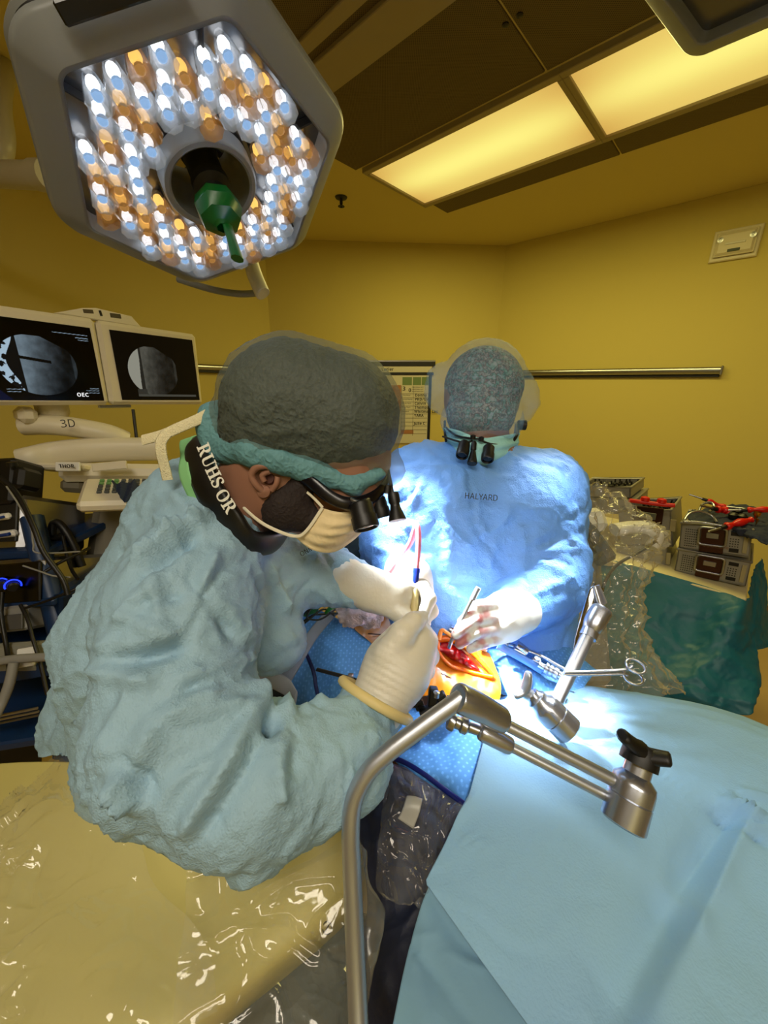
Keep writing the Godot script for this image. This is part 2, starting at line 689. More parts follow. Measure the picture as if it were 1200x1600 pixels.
func room() -> void:
	var c_r := Vector3(1.1225, 2.95, -4.2665)
	var c_l := Vector3(-1.168, 2.95, -4.193)
	c_r.y = 0
	c_l.y = 0
	var r_end := c_r + E1 * 7.2
	var l_end := c_l + NR * 6.2
	var r_back := r_end + NR * 3.2
	var l_back := l_end + E1 * 3.0
	wall_between("wall_right", c_r, r_end)
	wall_between("wall_back", c_l, c_r)
	wall_between("wall_left", l_end, c_l)
	wall_between("wall_front", r_end, r_back)
	wall_between("wall_rear", r_back, l_back)
	wall_between("wall_side", l_back, l_end)
	var o := PackedVector2Array()
	for p in [c_l, c_r, r_end, r_back, l_back, l_end]: o.append(Vector2(p.x, -p.z))
	var up := Transform3D(Basis(Vector3.RIGHT, Vector3(0, 0, -1), Vector3.UP), Vector3(0, -0.1, 0))
	struct("floor", MB.new().prism(o, up, 0.1), M.floor)
	up.origin.y = 2.95
	struct("ceiling", MB.new().prism(o, up, 0.1), M.ceiling)
	for w in [["baseboard_right", c_r, r_end], ["baseboard_back", c_l, c_r], ["baseboard_left", l_end, c_l]]:
		var d: Vector3 = (w[2] - w[1]).normalized()
		var mid: Vector3 = (w[1] + w[2]) * 0.5 + d.cross(Vector3.UP) * 0.006
		struct(w[0], MB.new().cbox(Transform3D(Basis(d, Vector3.UP, d.cross(Vector3.UP)), mid + Vector3(0, 0.06, 0)), Vector3(w[1].distance_to(w[2]), 0.12, 0.012)), mat(Color(0.45, 0.38, 0.25), 0.5))

func ceiling_box(o: Vector3, a: Vector3, b: Vector3, y0: float, y1: float) -> MB:   # o and two edge vectors, lying in the ceiling
	var x := a.normalized()
	return MB.new().cbox(Transform3D(Basis(x, Vector3.UP, x.cross(Vector3.UP)), o + (a + b) * 0.5 + Vector3(0, (y0 + y1) * 0.5 - o.y, 0)), Vector3(a.length(), y1 - y0, absf(b.dot(x.cross(Vector3.UP)))), 0.003)

func ceiling_fittings() -> void:
	var o := Vector3(-0.1302, 2.95, -2.962)       # the near left corner of the first light panel
	o.y = 2.95
	var back := -NR                  # towards the wall on the right
	var vent := mat(Color(0.42, 0.36, 0.22), 0.7)
	var holes := Image.create(64, 64, false, Image.FORMAT_RGB8)
	holes.fill(Color(1, 1, 1))
	for j in 4:
		for i in 4:
			for y in 9:
				for x in 9:
					if Vector2(x - 4, y - 4).length() < 4.2: holes.set_pixel(i * 16 + x + 3 , j * 16 + y + 3, Color(0.45, 0.42, 0.36))
	vent.albedo_texture = ImageTexture.create_from_image(holes)
	vent.uv1_triplanar = true
	vent.uv1_scale = Vector3.ONE * 34.0
	for k in 2:
		var p := o + E1 * (1.21 * k)
		var t := thing("ceiling_light", ["yellow glowing ceiling light panel nearer the big surgical lamp", "yellow glowing ceiling light panel partly hidden by the second lamp at the right edge"][k], "light", Vector3.ZERO, "ceiling light panels")
		obj("frame", ceiling_frame(p), M.frame, t)
		var df := glow(Color(0.98, 0.94, 0.52), 1.0, Color(0.5, 0.48, 0.3))
		var im := Image.create(64, 32, false, Image.FORMAT_RGB8)
		for y in 32:
			for x in 64:
				var s := 0.9 + 0.1 * exp(-pow((y - 15.0) / 9.0, 2.0)) - 0.08 * pow(absf(x - 31.5) / 32.0, 4.0)
				im.set_pixel(x, y, Color(s, s * s, pow(s, 2.2) * (0.8 + 0.2 * s)))
		df.emission_texture = ImageTexture.create_from_image(im)
		df.emission_operator = BaseMaterial3D.EMISSION_OP_MULTIPLY
		var pane := MB.new()
		var a := p + Vector3(0, -0.012, 0)
		pane.grid(PackedVector3Array([a, a + E1 * 1.16, a + back * 0.57, a + E1 * 1.16 + back * 0.57]), 2, 2, false, false, PackedVector2Array([Vector2(0, 0), Vector2(1, 0), Vector2(0, 1), Vector2(1, 1)]))
		obj("diffuser", pane, df, t)
	for k in 2:   # unseen whiter pair behind the camera, placed to light the gowns
		var p := [Vector3(-0.35, 2.95, 0.75), Vector3(0.6, 2.95, 1.64)][k] as Vector3
		struct("unseen_ceiling_light", ceiling_frame(p - E1 * 0.58 + NR * 0.285), M.frame)
		struct("unseen_light_diffuser", MB.new().cbox(Transform3D(Basis(E1, Vector3.UP, E1.cross(Vector3.UP)), p + Vector3(0, -0.008, 0)), Vector3(1.15, 0.01, 0.56), 0.002), glow(Color(1.0, 0.96, 0.86), 0.9, Color(0.5, 0.5, 0.48)))
	# perforated air panels
	for k in 3:
		var p := o + E1 * (-0.06 + 1.2 * (k - 0)) + NR * 1.3
		var s := struct("ceiling_vent", ceiling_box(p, E1 * 1.19, back * 1.24, 2.942, 2.96), vent)
		s.remove_meta("kind")
		tag(s, ["brown perforated air panel above the surgical lamp's right corner", "brown perforated air panel with two dark screws beside the gap between light panels", "brown perforated air panel at the top edge right of the screws"][k], "vent", "wide perforated ceiling panels")
	for k in 2:
		var p := o + E1 * (0.02 + 1.2 * k) + back * 0.63
		var s := obj("ceiling_vent", ceiling_box(p, E1 * 1.19, back * 0.2, 2.942, 2.96), vent)
		tag(s, ["narrow brown perforated strip under the first ceiling light", "narrow brown perforated strip under the second ceiling light"][k], "vent", "narrow perforated strips")
	var said := ["dark screw in the brown perforated ceiling panel, lower left of a pair", "dark screw in the brown perforated ceiling panel, upper right of a pair"]
	for q in [Vector3(0.4209, 2.942, -1.9227), Vector3(0.4602, 2.942, -1.8832)]:
		tag(obj("ceiling_screw", MB.new().lathe(q, Vector3.DOWN, [Vector2(0, -0.002), Vector2(0.012, -0.002), Vector2(0.012, 0.003), Vector2(0.006, 0.006), Vector2(0, 0.006)], 12), M.black), said.pop_front(), "screw", "ceiling panel screws")
	# the painted beam and dark slot at the upper left
	var b := Vector3(-0.1427, 2.95, -2.1497)
	b.y = 2.95
	struct("trim_1", ceiling_box(b - E1 * 1.6, E1 * 4.2, NR * 0.16, 2.925, 2.96), M.frame)
	struct("trim_2", ceiling_box(b - E1 * 1.6 + NR * 0.17, E1 * 4.2, NR * 0.025, 2.945, 2.96), M.black)
	struct("trim_3", ceiling_box(b - E1 * 1.6 + NR * 0.2, E1 * 4.2, NR * 0.06, 2.93, 2.96), M.frame)
	# sprinkler
	var sp := Vector3(-0.3492, 2.95, -3.3377)
	sp.y = 2.95
	var t := thing("sprinkler", "small dark sprinkler head on the yellow ceiling right of the surgical lamp", "sprinkler", sp)
	obj("escutcheon", MB.new().lathe(Vector3.ZERO, Vector3.DOWN, [Vector2(0.045, 0.0), Vector2(0.04, 0.008), Vector2(0.015, 0.012), Vector2(0, 0.012)], 20), M.dark, t)
	obj("stem", MB.new().lathe(Vector3(0, -0.012, 0), Vector3.DOWN, [Vector2(0.011, 0), Vector2(0.011, 0.03), Vector2(0.006, 0.035), Vector2(0.006, 0.05)], 12), M.dark, t)
	obj("deflector", MB.new().lathe(Vector3(0, -0.055, 0), Vector3.DOWN, [Vector2(0, 0), Vector2(0.024, 0), Vector2(0.024, 0.003), Vector2(0, 0.003)], 14), M.dark, t)

func ceiling_frame(p: Vector3) -> MB:
	var back := -NR
	var mb := MB.new()
	for e in [[-0.025, 0.0, 0.025, 0.57], [1.16, 0.0, 0.025, 0.57], [-0.025, -0.04, 1.21, 0.04], [-0.025, 0.57, 1.21, 0.04]]:
		var q: Vector3 = p + E1 * e[0] + back * e[1]
		var a: Vector3 = E1 * e[2]
		var b: Vector3 = back * e[3]
		mb.cbox(Transform3D(Basis(E1, Vector3.UP, E1.cross(Vector3.UP)), q + (a + b) * 0.5 + Vector3(0, -0.008, 0)), Vector3(e[2], 0.036, e[3]), 0.003)
	return mb

func wall_fittings() -> void:
	# the steel rail on the right wall and back wall
	var a := Vector3(0.6971, 1.8068, -4.6221)
	var b := Vector3(2.4388, 1.7578, -2.9981)
	b.y = a.y
	var o := thing("wall_rail", "long polished metal bumper rail on the yellow wall at the right", "rail")
	obj("bar", MB.new().tube(PackedVector3Array([a, b]), 0.026, 20, 0.7, Vector3.UP), M.metal, o)
	obj("end_cap", MB.new().cbox(frame(b + E1 * 0.006, NR, Vector3.UP), Vector3(0.05, 0.066, 0.014), 0.004), M.metal, o)
	obj("channel", MB.new().cbox(frame((a + b) * 0.5 + Vector3(0, -0.035, 0) - NR * 0.018, b - a, Vector3.UP), Vector3(a.distance_to(b), 0.022, 0.02), 0.002), M.dark, o)
	var c := Vector3(-1.6824, 1.7938, -3.5974)
	var d := Vector3(-1.2927, 1.8201, -4.0153)
	d.y = c.y
	o = thing("wall_rail", "short stretch of metal rail between the right monitor and the near cap", "rail")
	obj("bar", MB.new().tube(PackedVector3Array([c, d]), 0.026, 20, 0.7, Vector3.UP), M.metal, o)
	obj("channel", MB.new().cbox(frame((c + d) * 0.5 + Vector3(0, -0.035, 0), d - c, Vector3.UP), Vector3(c.distance_to(d), 0.022, 0.02), 0.002), M.dark, o)
	# nurse call box high on the right wall
	var q := [Vector3(2.29, 2.7171, -3.1778), Vector3(2.4762, 2.7064, -3.0042), Vector3(2.4879, 2.5323, -2.9932), Vector3(2.28, 2.5362, -3.1871)]
	var xf := frame((q[0] + q[1] + q[2] + q[3]) * 0.25 + NR * 0.002, E1, Vector3.UP)
	o = thing("wall_alarm", "cream wall alarm box with two screw heads high on the yellow right wall", "alarm")
	var w: float = q[0].distance_to(q[1])
	obj("plate", MB.new().prism(PackedVector2Array([Vector2(-w * 0.5, -0.095), Vector2(w * 0.5, -0.095), Vector2(w * 0.5, 0.095), Vector2(-w * 0.5, 0.095)]), xf, 0.02, 0.006), M.cream, o)
	obj("cover", MB.new().prism(PackedVector2Array([Vector2(-w * 0.42, -0.07), Vector2(w * 0.42, -0.07), Vector2(w * 0.42, 0.075), Vector2(-w * 0.42, 0.075)]), xf.translated_local(Vector3(0, 0, 0.02)), 0.028, 0.02), M.cream, o)
	for s in [-1.0, 1.0]:
		obj("screw", MB.new().lathe(xf * Vector3(s * w * 0.33, 0.03, 0.045), NR, [Vector2(0.017, 0), Vector2(0.017, 0.006), Vector2(0.007, 0.007), Vector2(0.006, 0.003), Vector2(0, 0.003)], 14), M.metal, o)
	obj("strobe_bar", MB.new().cbox(xf.translated_local(Vector3(0, 0.0, 0.05)), Vector3(w * 0.42, 0.012, 0.008), 0.003), M.white, o)
	obj("badge", MB.new().cbox(xf.translated_local(Vector3(0, -0.042, 0.046)), Vector3(w * 0.26, 0.018, 0.008), 0.002), mat(Color(0.22, 0.27, 0.2), 0.5), o)
	whiteboard()

func whiteboard() -> void:
	var x := Vector3(1, 0, 0)
	var a := Vector3(-0.1053, 1.8797, -4.2151)
	var b := Vector3(0.4739, 1.8902, -4.2337)
	x = (b - a).normalized()
	var z := x.cross(Vector3.UP)
	var d := Vector3(0.5115, 1.217, -4.2349)
	var h := a.y - d.y + 0.15
	var w := a.distance_to(b) + 0.35
	var org := b - x * w               # upper left corner
	var px := a.distance_to(b) / 88.0
	var o := thing("whiteboard", "dark framed schedule whiteboard with printed grid and handwritten names between the surgeons' heads", "whiteboard")
	obj("board", MB.new().cbox(frame(org + x * (w * 0.5) + Vector3(0, -h * 0.5, 0), x, Vector3.UP), Vector3(w, h, 0.016), 0.002), mat(Color(0.82, 0.80, 0.72), 0.35), o)
	var fr := MB.new()
	var at := func(px_x: float, px_y: float) -> Vector3: return b + x * ((px_x - 676.0) * px) + Vector3(0, -(px_y - 568.0) * px, 0) + z * 0.009
	for e in [[430.0, 565.5, 680.0, 572.0], [430.0, 581.0, 678.0, 585.0], [672.0, 585.0, 676.5, 690.0]]:
		var p: Vector3 = at.call((e[0] + e[2]) * 0.5, (e[1] + e[3]) * 0.5)
		fr.cbox(frame(p, x, Vector3.UP), Vector3((e[2] - e[0]) * px, (e[3] - e[1]) * px, 0.014), 0.003)
	obj("frame", fr, M.black, o)
	obj("top_trim", MB.new().cbox(frame(at.call(555.0, 564.5), x, Vector3.UP), Vector3(250.0 * px, 2.4 * px, 0.02), 0.003), M.metal, o)
	var green := mat(Color(0.42, 0.52, 0.33), 0.5)
	var tan_c := mat(Color(0.66, 0.45, 0.30), 0.5)
	var ink := mat(Color(0.02, 0.02, 0.03), 0.5)
	for e in [[629.5, 588.0, 644.5, 600.0, 0], [646.0, 588.0, 659.0, 600.0, 0], [660.0, 588.0, 671.5, 600.0, 0], [610.0, 600.0, 628.0, 640.0, 1], [629.5, 670.0, 650.0, 676.0, 1]]:
		obj("colour_cell", MB.new().cbox(frame(at.call((e[0] + e[2]) * 0.5, (e[1] + e[3]) * 0.5), x, Vector3.UP), Vector3((e[2] - e[0]) * px, (e[3] - e[1]) * px, 0.002), 0.0004), [green, tan_c][e[4]], o)
	var grid := MB.new()
	for k in 11: grid.cbox(frame(at.call(650.0, 613.0 + 6.3 * k), x, Vector3.UP), Vector3(43.0 * px, 0.5 * px, 0.002), 0.0003)
	for k in [629.0, 648.0]: grid.cbox(frame(at.call(k, 640.0), x, Vector3.UP), Vector3(0.5 * px, 78.0 * px, 0.002), 0.0003)
	obj("grid_lines", grid, mat(Color(0.35, 0.32, 0.2), 0.6), o)
	var names := ["Donna", "PRD/GW", "Calvin", "Thomas", "Whitman Lac", "YARA", "", "Julie C"]
	for k in 8:
		if names[k]: text(names[k], 4.6 * px, ink, o, at.call(650.0, 619.0 + 6.3 * k), x, Vector3.UP, "handwriting", "Droid Sans", true)
	text("3", 6.5 * px, ink, o, at.call(630.0, 610.5), x, Vector3.UP, "handwriting", "Droid Sans", true)
	text("0", 6.0 * px, ink, o, at.call(639.5, 612.5), x, Vector3.UP, "handwriting", "Droid Sans", true)
	text("Dr. Lotier", 5.0 * px, ink, o, at.call(585.0, 580.5), x, Vector3.UP, "handwriting", "Droid Sans", true)
	for k in 3: text("Anesthesia start", 1.9 * px, ink, o, at.call(645.0, 604.5 + 3.3 * k), x, Vector3.UP, "printed_line")
	for k in 5: text(["Circulator", "Scrub Nurse", "Scrub Tech", "X-ray Tech", "Resident"][k], 2.2 * px, ink, o, at.call(630.0, 617.0 + 6.3 * k), x, Vector3.UP, "printed_line")

# a box from three corners of its front face (lower left, lower right, upper left), going back by depth
func slab(bl: Vector3, br: Vector3, tl: Vector3, depth: float, bevel := 0.003, mb: MB = null) -> MB:
	if mb == null: mb = MB.new()
	var xf := frame(Vector3.ZERO, br - bl, tl - bl)
	var h := (tl - bl).dot(xf.basis.y)
	xf.origin = (bl + br) * 0.5 + xf.basis.y * (h * 0.5) - xf.basis.z * (depth * 0.5)
	return mb.cbox(xf, Vector3(bl.distance_to(br), absf(h), depth), bevel)

# ---------------------------------------------------------------- surgical lights
func hex_loop(r: float, rnd: float, z: float, n := 48) -> PackedVector3Array:   # hexagon of corner radius r, corners rounded by rnd
	var out := PackedVector3Array()
	rnd = minf(rnd, r * 0.866)
	var core := r - rnd / 0.866
	for i in n:
		var a := TAU * i / n
		var k := roundi(a / (PI / 3.0))
		var da := a - k * PI / 3.0
		# the corner's arc spreads over the whole sector
		var c := Vector2(cos(k * PI / 3.0), sin(k * PI / 3.0)) * core
		var t := a if absf(da) < PI / 6.0 - 0.0001 else a
		var p := c + Vector2(cos(t), sin(t)) * rnd
		out.append(Vector3(p.x, p.y, z))
	return out

func loft(loops: Array, mb: MB = null) -> MB:
	if mb == null: mb = MB.new()
	var pts := PackedVector3Array()
	loops.reverse()
	for l in loops: pts.append_array(l)
	mb.grid(pts, loops[0].size(), loops.size(), true, false)
	return mb

func lamp_head(label: String, at: Transform3D, full: bool) -> Node3D:
	var t := thing("surgical_light", label, "surgical lamp")
	t.transform = at
	var shell := MB.new()
	# back first so that the faces look outwards
	loft([hex_loop(0.104, 0.1, 0.004), hex_loop(0.104, 0.1, -0.14)], shell)
	loft([hex_loop(0.104, 0.1, -0.14), hex_loop(0.16, 0.12, -0.152), hex_loop(0.26, 0.12, -0.14), hex_loop(0.318, 0.1, -0.1), hex_loop(0.343, 0.09, -0.075), hex_loop(0.350, 0.088, -0.055)], shell)
	loft([hex_loop(0.350, 0.088, -0.055), hex_loop(0.343, 0.085, -0.050)], shell)
	loft([hex_loop(0.343, 0.085, -0.044), hex_loop(0.349, 0.086, -0.036), hex_loop(0.342, 0.08, -0.026), hex_loop(0.312, 0.055, -0.006), hex_loop(0.292, 0.035, 0.004)], shell)
	loft([hex_loop(0.292, 0.035, 0.004), hex_loop(0.284, 0.03, 0.004), hex_loop(0.281, 0.028, -0.04)], shell)
	obj("housing", shell, M.lamp_shell, t)
	obj("seam", loft([hex_loop(0.343, 0.085, -0.050), hex_loop(0.341, 0.085, -0.047), hex_loop(0.343, 0.085, -0.044)]), M.black, t)
	obj("face_plate", loft([hex_loop(0.282, 0.028, -0.04), hex_loop(0.104, 0.1, -0.04)]), mat(Color(0.45, 0.45, 0.45), 0.25, 0.9), t)
	obj("ring", MB.new().lathe(Vector3(0, 0, -0.03), Vector3(0, 0, 1), [Vector2(0.102, 0.0), Vector2(0.102, 0.036), Vector2(0.098, 0.042), Vector2(0.090, 0.044), Vector2(0.085, 0.04), Vector2(0.085, -0.06)], 48), M.lamp_shell, t)
	if not full: return t
	var strip := frame(Vector3(0.262, -0.1513, -0.003), Vector3(0.5, 0.866, 0), Vector3(-0.81, 0.468, 0.35))
	obj("control_strip", MB.new().cbox(strip, Vector3(0.19, 0.026, 0.012), 0.003), mat(Color(0.02, 0.02, 0.02), 0.2), t)
	# seams between the lens modules
	for k in 6:
		var a := k * PI / 3.0 + 0.12
		obj("module_seam", MB.new().cbox(Transform3D(Basis(Vector3(cos(a), sin(a), 0), Vector3(-sin(a), cos(a), 0), Vector3(0, 0, 1)), Vector3(cos(a), sin(a), 0) * 0.19 + Vector3(0, 0, -0.03)), Vector3(0.16, 0.004, 0.02), 0.001), M.dark, t)
	# lenses
	var rng := RandomNumberGenerator.new()
	rng.seed = 4
	var cup := MB.new()
	var prof := []
	for k in 7:
		var s := k / 6.0
		prof.append(Vector2(0.009 + 0.0136 * pow(s, 0.6), s * 0.056))
	cup.lathe(Vector3.ZERO, Vector3(0, 0, 1), prof, 16, -2.0)
	cup.lathe(Vector3.ZERO, Vector3(0, 0, 1), [Vector2(0.0226, 0.056), Vector2(0.016, 0.051), Vector2(0.010, 0.045)], 16, -2.0)
	for k in cup.v.size():   # flutes
		var q := cup.v[k]
		var a := atan2(q.y, q.x)
		var g := 1.0 + 0.05 * cos(a * 8.0)
		cup.v[k] = Vector3(q.x * g, q.y * g, q.z)
	var cup_mesh := cup.mesh()
	var core := MB.new()
	core.lathe(Vector3.ZERO, Vector3(0, 0, 1), [Vector2(0, 0.006), Vector2(0.009, 0.010), Vector2(0.011, 0.019), Vector2(0.008, 0.028), Vector2(0, 0.031)], 10, -2.0)
	var core_mesh := core.mesh()
	var tip := MB.new()
	tip.lathe(Vector3.ZERO, Vector3(0, 0, 1), [Vector2(0.009, 0.038), Vector2(0.0085, 0.044), Vector2(0.004, 0.048), Vector2(0, 0.049)], 10, -2.0)
	var tip_mesh := tip.mesh()
	var cup_w := film(0.30, 0.1, Color(0.85, 0.9, 0.95))
	var cup_a := film(0.34, 0.1, Color(0.85, 0.68, 0.42))  # clear cup; the amber tint puts the warm LED light into its colour
	var core_w := glow(Color(0.95, 0.97, 1.0), 3.6)
	var core_a := glow(Color(1.0, 0.76, 0.38), 2.0)
	var tip_w := glow(Color(0.62, 0.80, 1.0), 0.7, Color(0.3, 0.3, 0.35))
	var tip_a := glow(Color(0.80, 0.58, 0.30), 0.55, Color(0.3, 0.2, 0.1))
	var pitch := 0.0425
	for j in range(-7, 8):
		for i in range(-7, 8):
			var p := Vector2(i * pitch + j * pitch * 0.5, j * pitch * 0.866).rotated(0.12)
			var ok := p.length() > 0.121
			for k in 6:
				if p.dot(Vector2(cos(PI / 6 + k * PI / 3), sin(PI / 6 + k * PI / 3))) > 0.228: ok = false
			if not ok: continue
			var amber := (posmod(i - j, 3) == 0) != (rng.randf() < 0.22)
			p += Vector2(rng.randf_range(-0.003, 0.003), rng.randf_range(-0.003, 0.003))
			var b := obj("bulb", cup_mesh, cup_a if amber else cup_w, t)
			b.position = Vector3(p.x, p.y, -0.038)
			obj("glowing_core", core_mesh, core_a if amber else core_w, b)
			obj("lens_tip", tip_mesh, tip_a if amber else tip_w, b)
	return t

func surgical_lights() -> void:
	var a := Vector3(-0.5263, 2.1186, -0.8049)
	var x := (a - LAMP).normalized()
	var xf := Transform3D(Basis(x, LAMP_N.cross(x).normalized(), LAMP_N), LAMP)
	var t := lamp_head("big hexagonal surgical light full of lenses glowing white and amber hanging at the upper left", xf, true)
	# the handle in the middle with its green sterile cover
	obj("handle_shaft", MB.new().lathe(Vector3(0, 0, -0.16), Vector3(0, 0, 1), [Vector2(0.036, 0), Vector2(0.036, 0.06), Vector2(0.041, 0.065), Vector2(0.041, 0.085), Vector2(0.037, 0.09), Vector2(0.037, 0.15), Vector2(0.041, 0.155), Vector2(0.041, 0.172), Vector2(0.028, 0.182), Vector2(0.028, 0.21)], 24), M.dark, t)
	obj("shaft_bar", MB.new().cbox(Transform3D(Basis(), Vector3(0, 0, -0.15)), Vector3(0.2, 0.02, 0.015)), M.dark, t)
	var cover := MB.new()
	cover.lathe(Vector3(0, 0, 0.034), Vector3(0.1, 0.1, 1), [Vector2(0.024, 0), Vector2(0.046, 0.012), Vector2(0.051, 0.034), Vector2(0.043, 0.06), Vector2(0.020, 0.072), Vector2(0.013, 0.078)], 7, 0.98)
	var green := mat(Color(0.0, 0.36, 0.13), 0.35)
	green.backlight_enabled = true
	green.backlight = Color(0.0, 0.25, 0.1)
	var c := obj("handle_cover", cover, green, t)
	obj("cover_tail", MB.new().tube(PackedVector3Array([Vector3(0, 0, 0.105), Vector3(0.004, 0, 0.14), Vector3(0.006, 0.004, 0.19)]), [0.014, 0.013, 0.017], 8, 0.6), green, c)
	# grip loop under the lower edge
	var g := MB.new()
	var to_local := xf.affine_inverse()
	g.tube(curve([to_local * Vector3(-0.7277, 1.9944, -1.5104), to_local * Vector3(-0.6119, 1.9626, -1.5), to_local * Vector3(-0.5146, 1.9471, -1.4845), to_local * Vector3(-0.4419, 1.9458, -1.463)], 5), 0.011, 10)
	obj("grip_bar", g, M.lamp_shell, t)
	var gp := MB.new()
	gp.tube(curve([to_local * Vector3(-0.4547, 2.0392, -1.4618), to_local * Vector3(-0.4412, 1.9952, -1.4475), to_local * Vector3(-0.4169, 1.9432, -1.4306), to_local * Vector3(-0.4125, 1.9352, -1.428)], 5), [0.022, 0.023, 0.024, 0.024, 0.025, 0.025, 0.025, 0.025, 0.025, 0.025, 0.025, 0.025, 0.024, 0.023, 0.018, 0.012], 14)
	obj("grip", gp, M.white, t)
	# the arms that carry it
	var arm := MB.new()
	arm.tube(curve([Vector3(-1.2017, 2.3386, -1.6432), Vector3(-1.2974, 2.3528, -1.6794), Vector3(-1.5204, 2.3904, -1.7652), Vector3(-2.0511, 2.471, -1.9491)], 4), 0.042, 20)
	arm.tube(PackedVector3Array([Vector3(-1.1906, 2.3362, -1.6372), Vector3(-1.2537, 2.3456, -1.6613)]), 0.047, 20)
	arm.tube(curve([Vector3(-1.5413, 2.4006, -1.7895), Vector3(-1.5288, 2.469, -1.8433), Vector3(-1.5128, 2.5525, -1.8704), Vector3(-1.5791, 2.742, -1.9846), Vector3(-1.7291, 3.1335, -2.3221), Vector3(-1.8206, 3.6231, -2.6389)], 5), 0.038, 14)
	arm.tube(curve([Vector3(-1.5578, 2.4162, -1.8261), Vector3(-1.5488, 2.4687, -1.8432), Vector3(-1.5442, 2.4925, -1.8509)], 4), 0.05, 14)
	var ar := obj("suspension_arm", arm, mat(Color(0.72, 0.70, 0.62), 0.35), t)
	ar.transform = to_local
	# second head, of which only the rim shows
	var n2 := (Vector3(0.252, 1.1322, -0.6098) - Vector3(0.9514, 2.8406, -1.3858)).normalized()
	var x2 := n2.cross(Vector3.UP).normalized()
	lamp_head("second surgical light, only its grey rim showing in the upper right corner", Transform3D(Basis(x2, n2.cross(x2), n2), Vector3(0.9514, 2.8406, -1.3858)), false)

# ---------------------------------------------------------------- the two-screen X-ray monitor cart
func screen_image(bright: bool) -> ImageTexture:
	var w := 320
	var h := 256
	var im := Image.create(w, h, false, Image.FORMAT_RGB8)
	var n := FastNoiseLite.new()
	n.frequency = 0.02
	n.seed = 3
	var tint := Color(0.80, 0.92, 1.0) if bright else Color(0.92, 0.92, 0.84)
	for y in h:
		for x in w:
			var p := Vector2(x / float(w) - (0.09 if bright else 0.0), y / float(h))
			var c := Vector2(0.42, 0.55) if bright else Vector2(0.43, 0.55)
			var rad := Vector2((p.x - c.x) * 1.25, p.y - c.y).length()
			var r_max := 0.38
			var s := 0.0 if bright else 0.035
			if rad < r_max:
				var right_cut := (p.x - 0.72) + (0.35 - p.y) * 0.0
				var top_cut := 0.18 + maxf(0.0, p.x - 0.47) * 0.75
				var left := p.x < (0.23 + 0.04 * sin(p.y * 9.0)) if bright else p.x < 0.265 + 0.01 * sin(p.y * 6.0)
				if left: s = 0.85 if not bright else (0.95 if n.get_noise_2d(x * 1.3, y * 1.3) > -0.12 else 0.08)
				elif p.x < (0.29 if bright else 0.30) : s = 0.07 if bright else 0.22
				elif p.x < 0.74 and p.y > top_cut:
					s = lerpf(0.62, 0.10, clampf((p.x - 0.30) / 0.32 + (p.y - 0.5) * 0.35, 0.0, 1.0)) if bright else lerpf(0.50, 0.16, clampf((p.x - 0.3) / 0.3 + (p.y - 0.4) * 0.3, 0.0, 1.0))
					s += 0.10 * n.get_noise_2d(x * 1.6, y * 1.2)
					if p.x > 0.69: s += 0.12
					if bright and absf(p.y - 0.46 - (p.x - 0.3) * 0.18) < 0.018 and p.x < 0.52: s = 0.03
				if right_cut > 0.0: s *= 0.15
			if bright and p.y > 0.72 + p.x * 1.6: s = maxf(s, 0.05)
			if bright:
				for q in [[0.0, 0.06, 0.10], [0.0, 0.10, 0.16], [0.0, 0.14, 0.2], [0.0, 0.19, 0.10], [0.0, 0.23, 0.06]]:
					if absf(p.y - q[1]) < 0.008 and p.x < q[2] and (x / 3 + y) % 3 > 0: s = 0.8
				for q in [[0.58, 0.11, 0.87], [0.76, 0.15, 0.87], [0.78, 0.18, 0.87], [0.76, 0.86, 0.88], [0.78, 0.89, 0.88], [0.80, 0.83, 0.88], [0.14, 0.86, 0.26], [0.14, 0.89, 0.24]]:
					if absf(p.y - q[1]) < 0.007 and p.x > q[0] and p.x < q[2] and (x / 3 + y) % 4 > 0: s = 0.75
			elif p.y > 0.91 and p.y < 0.945 and p.x > 0.2 and p.x < 0.95: s = 0.42
			elif p.y > 0.83 and p.y < 0.91 and p.x > 0.2 and p.x < 0.31: s = 0.3
			var col := tint * s
			if bright and s <= 0.05 and p.y > 0.5 and p.y > 0.72 + p.x * 1.6: col = Color(0.02, 0.07, 0.2)
			im.set_pixel(x, y, Color(col.r, col.g, col.b))
	return ImageTexture.create_from_image(im)

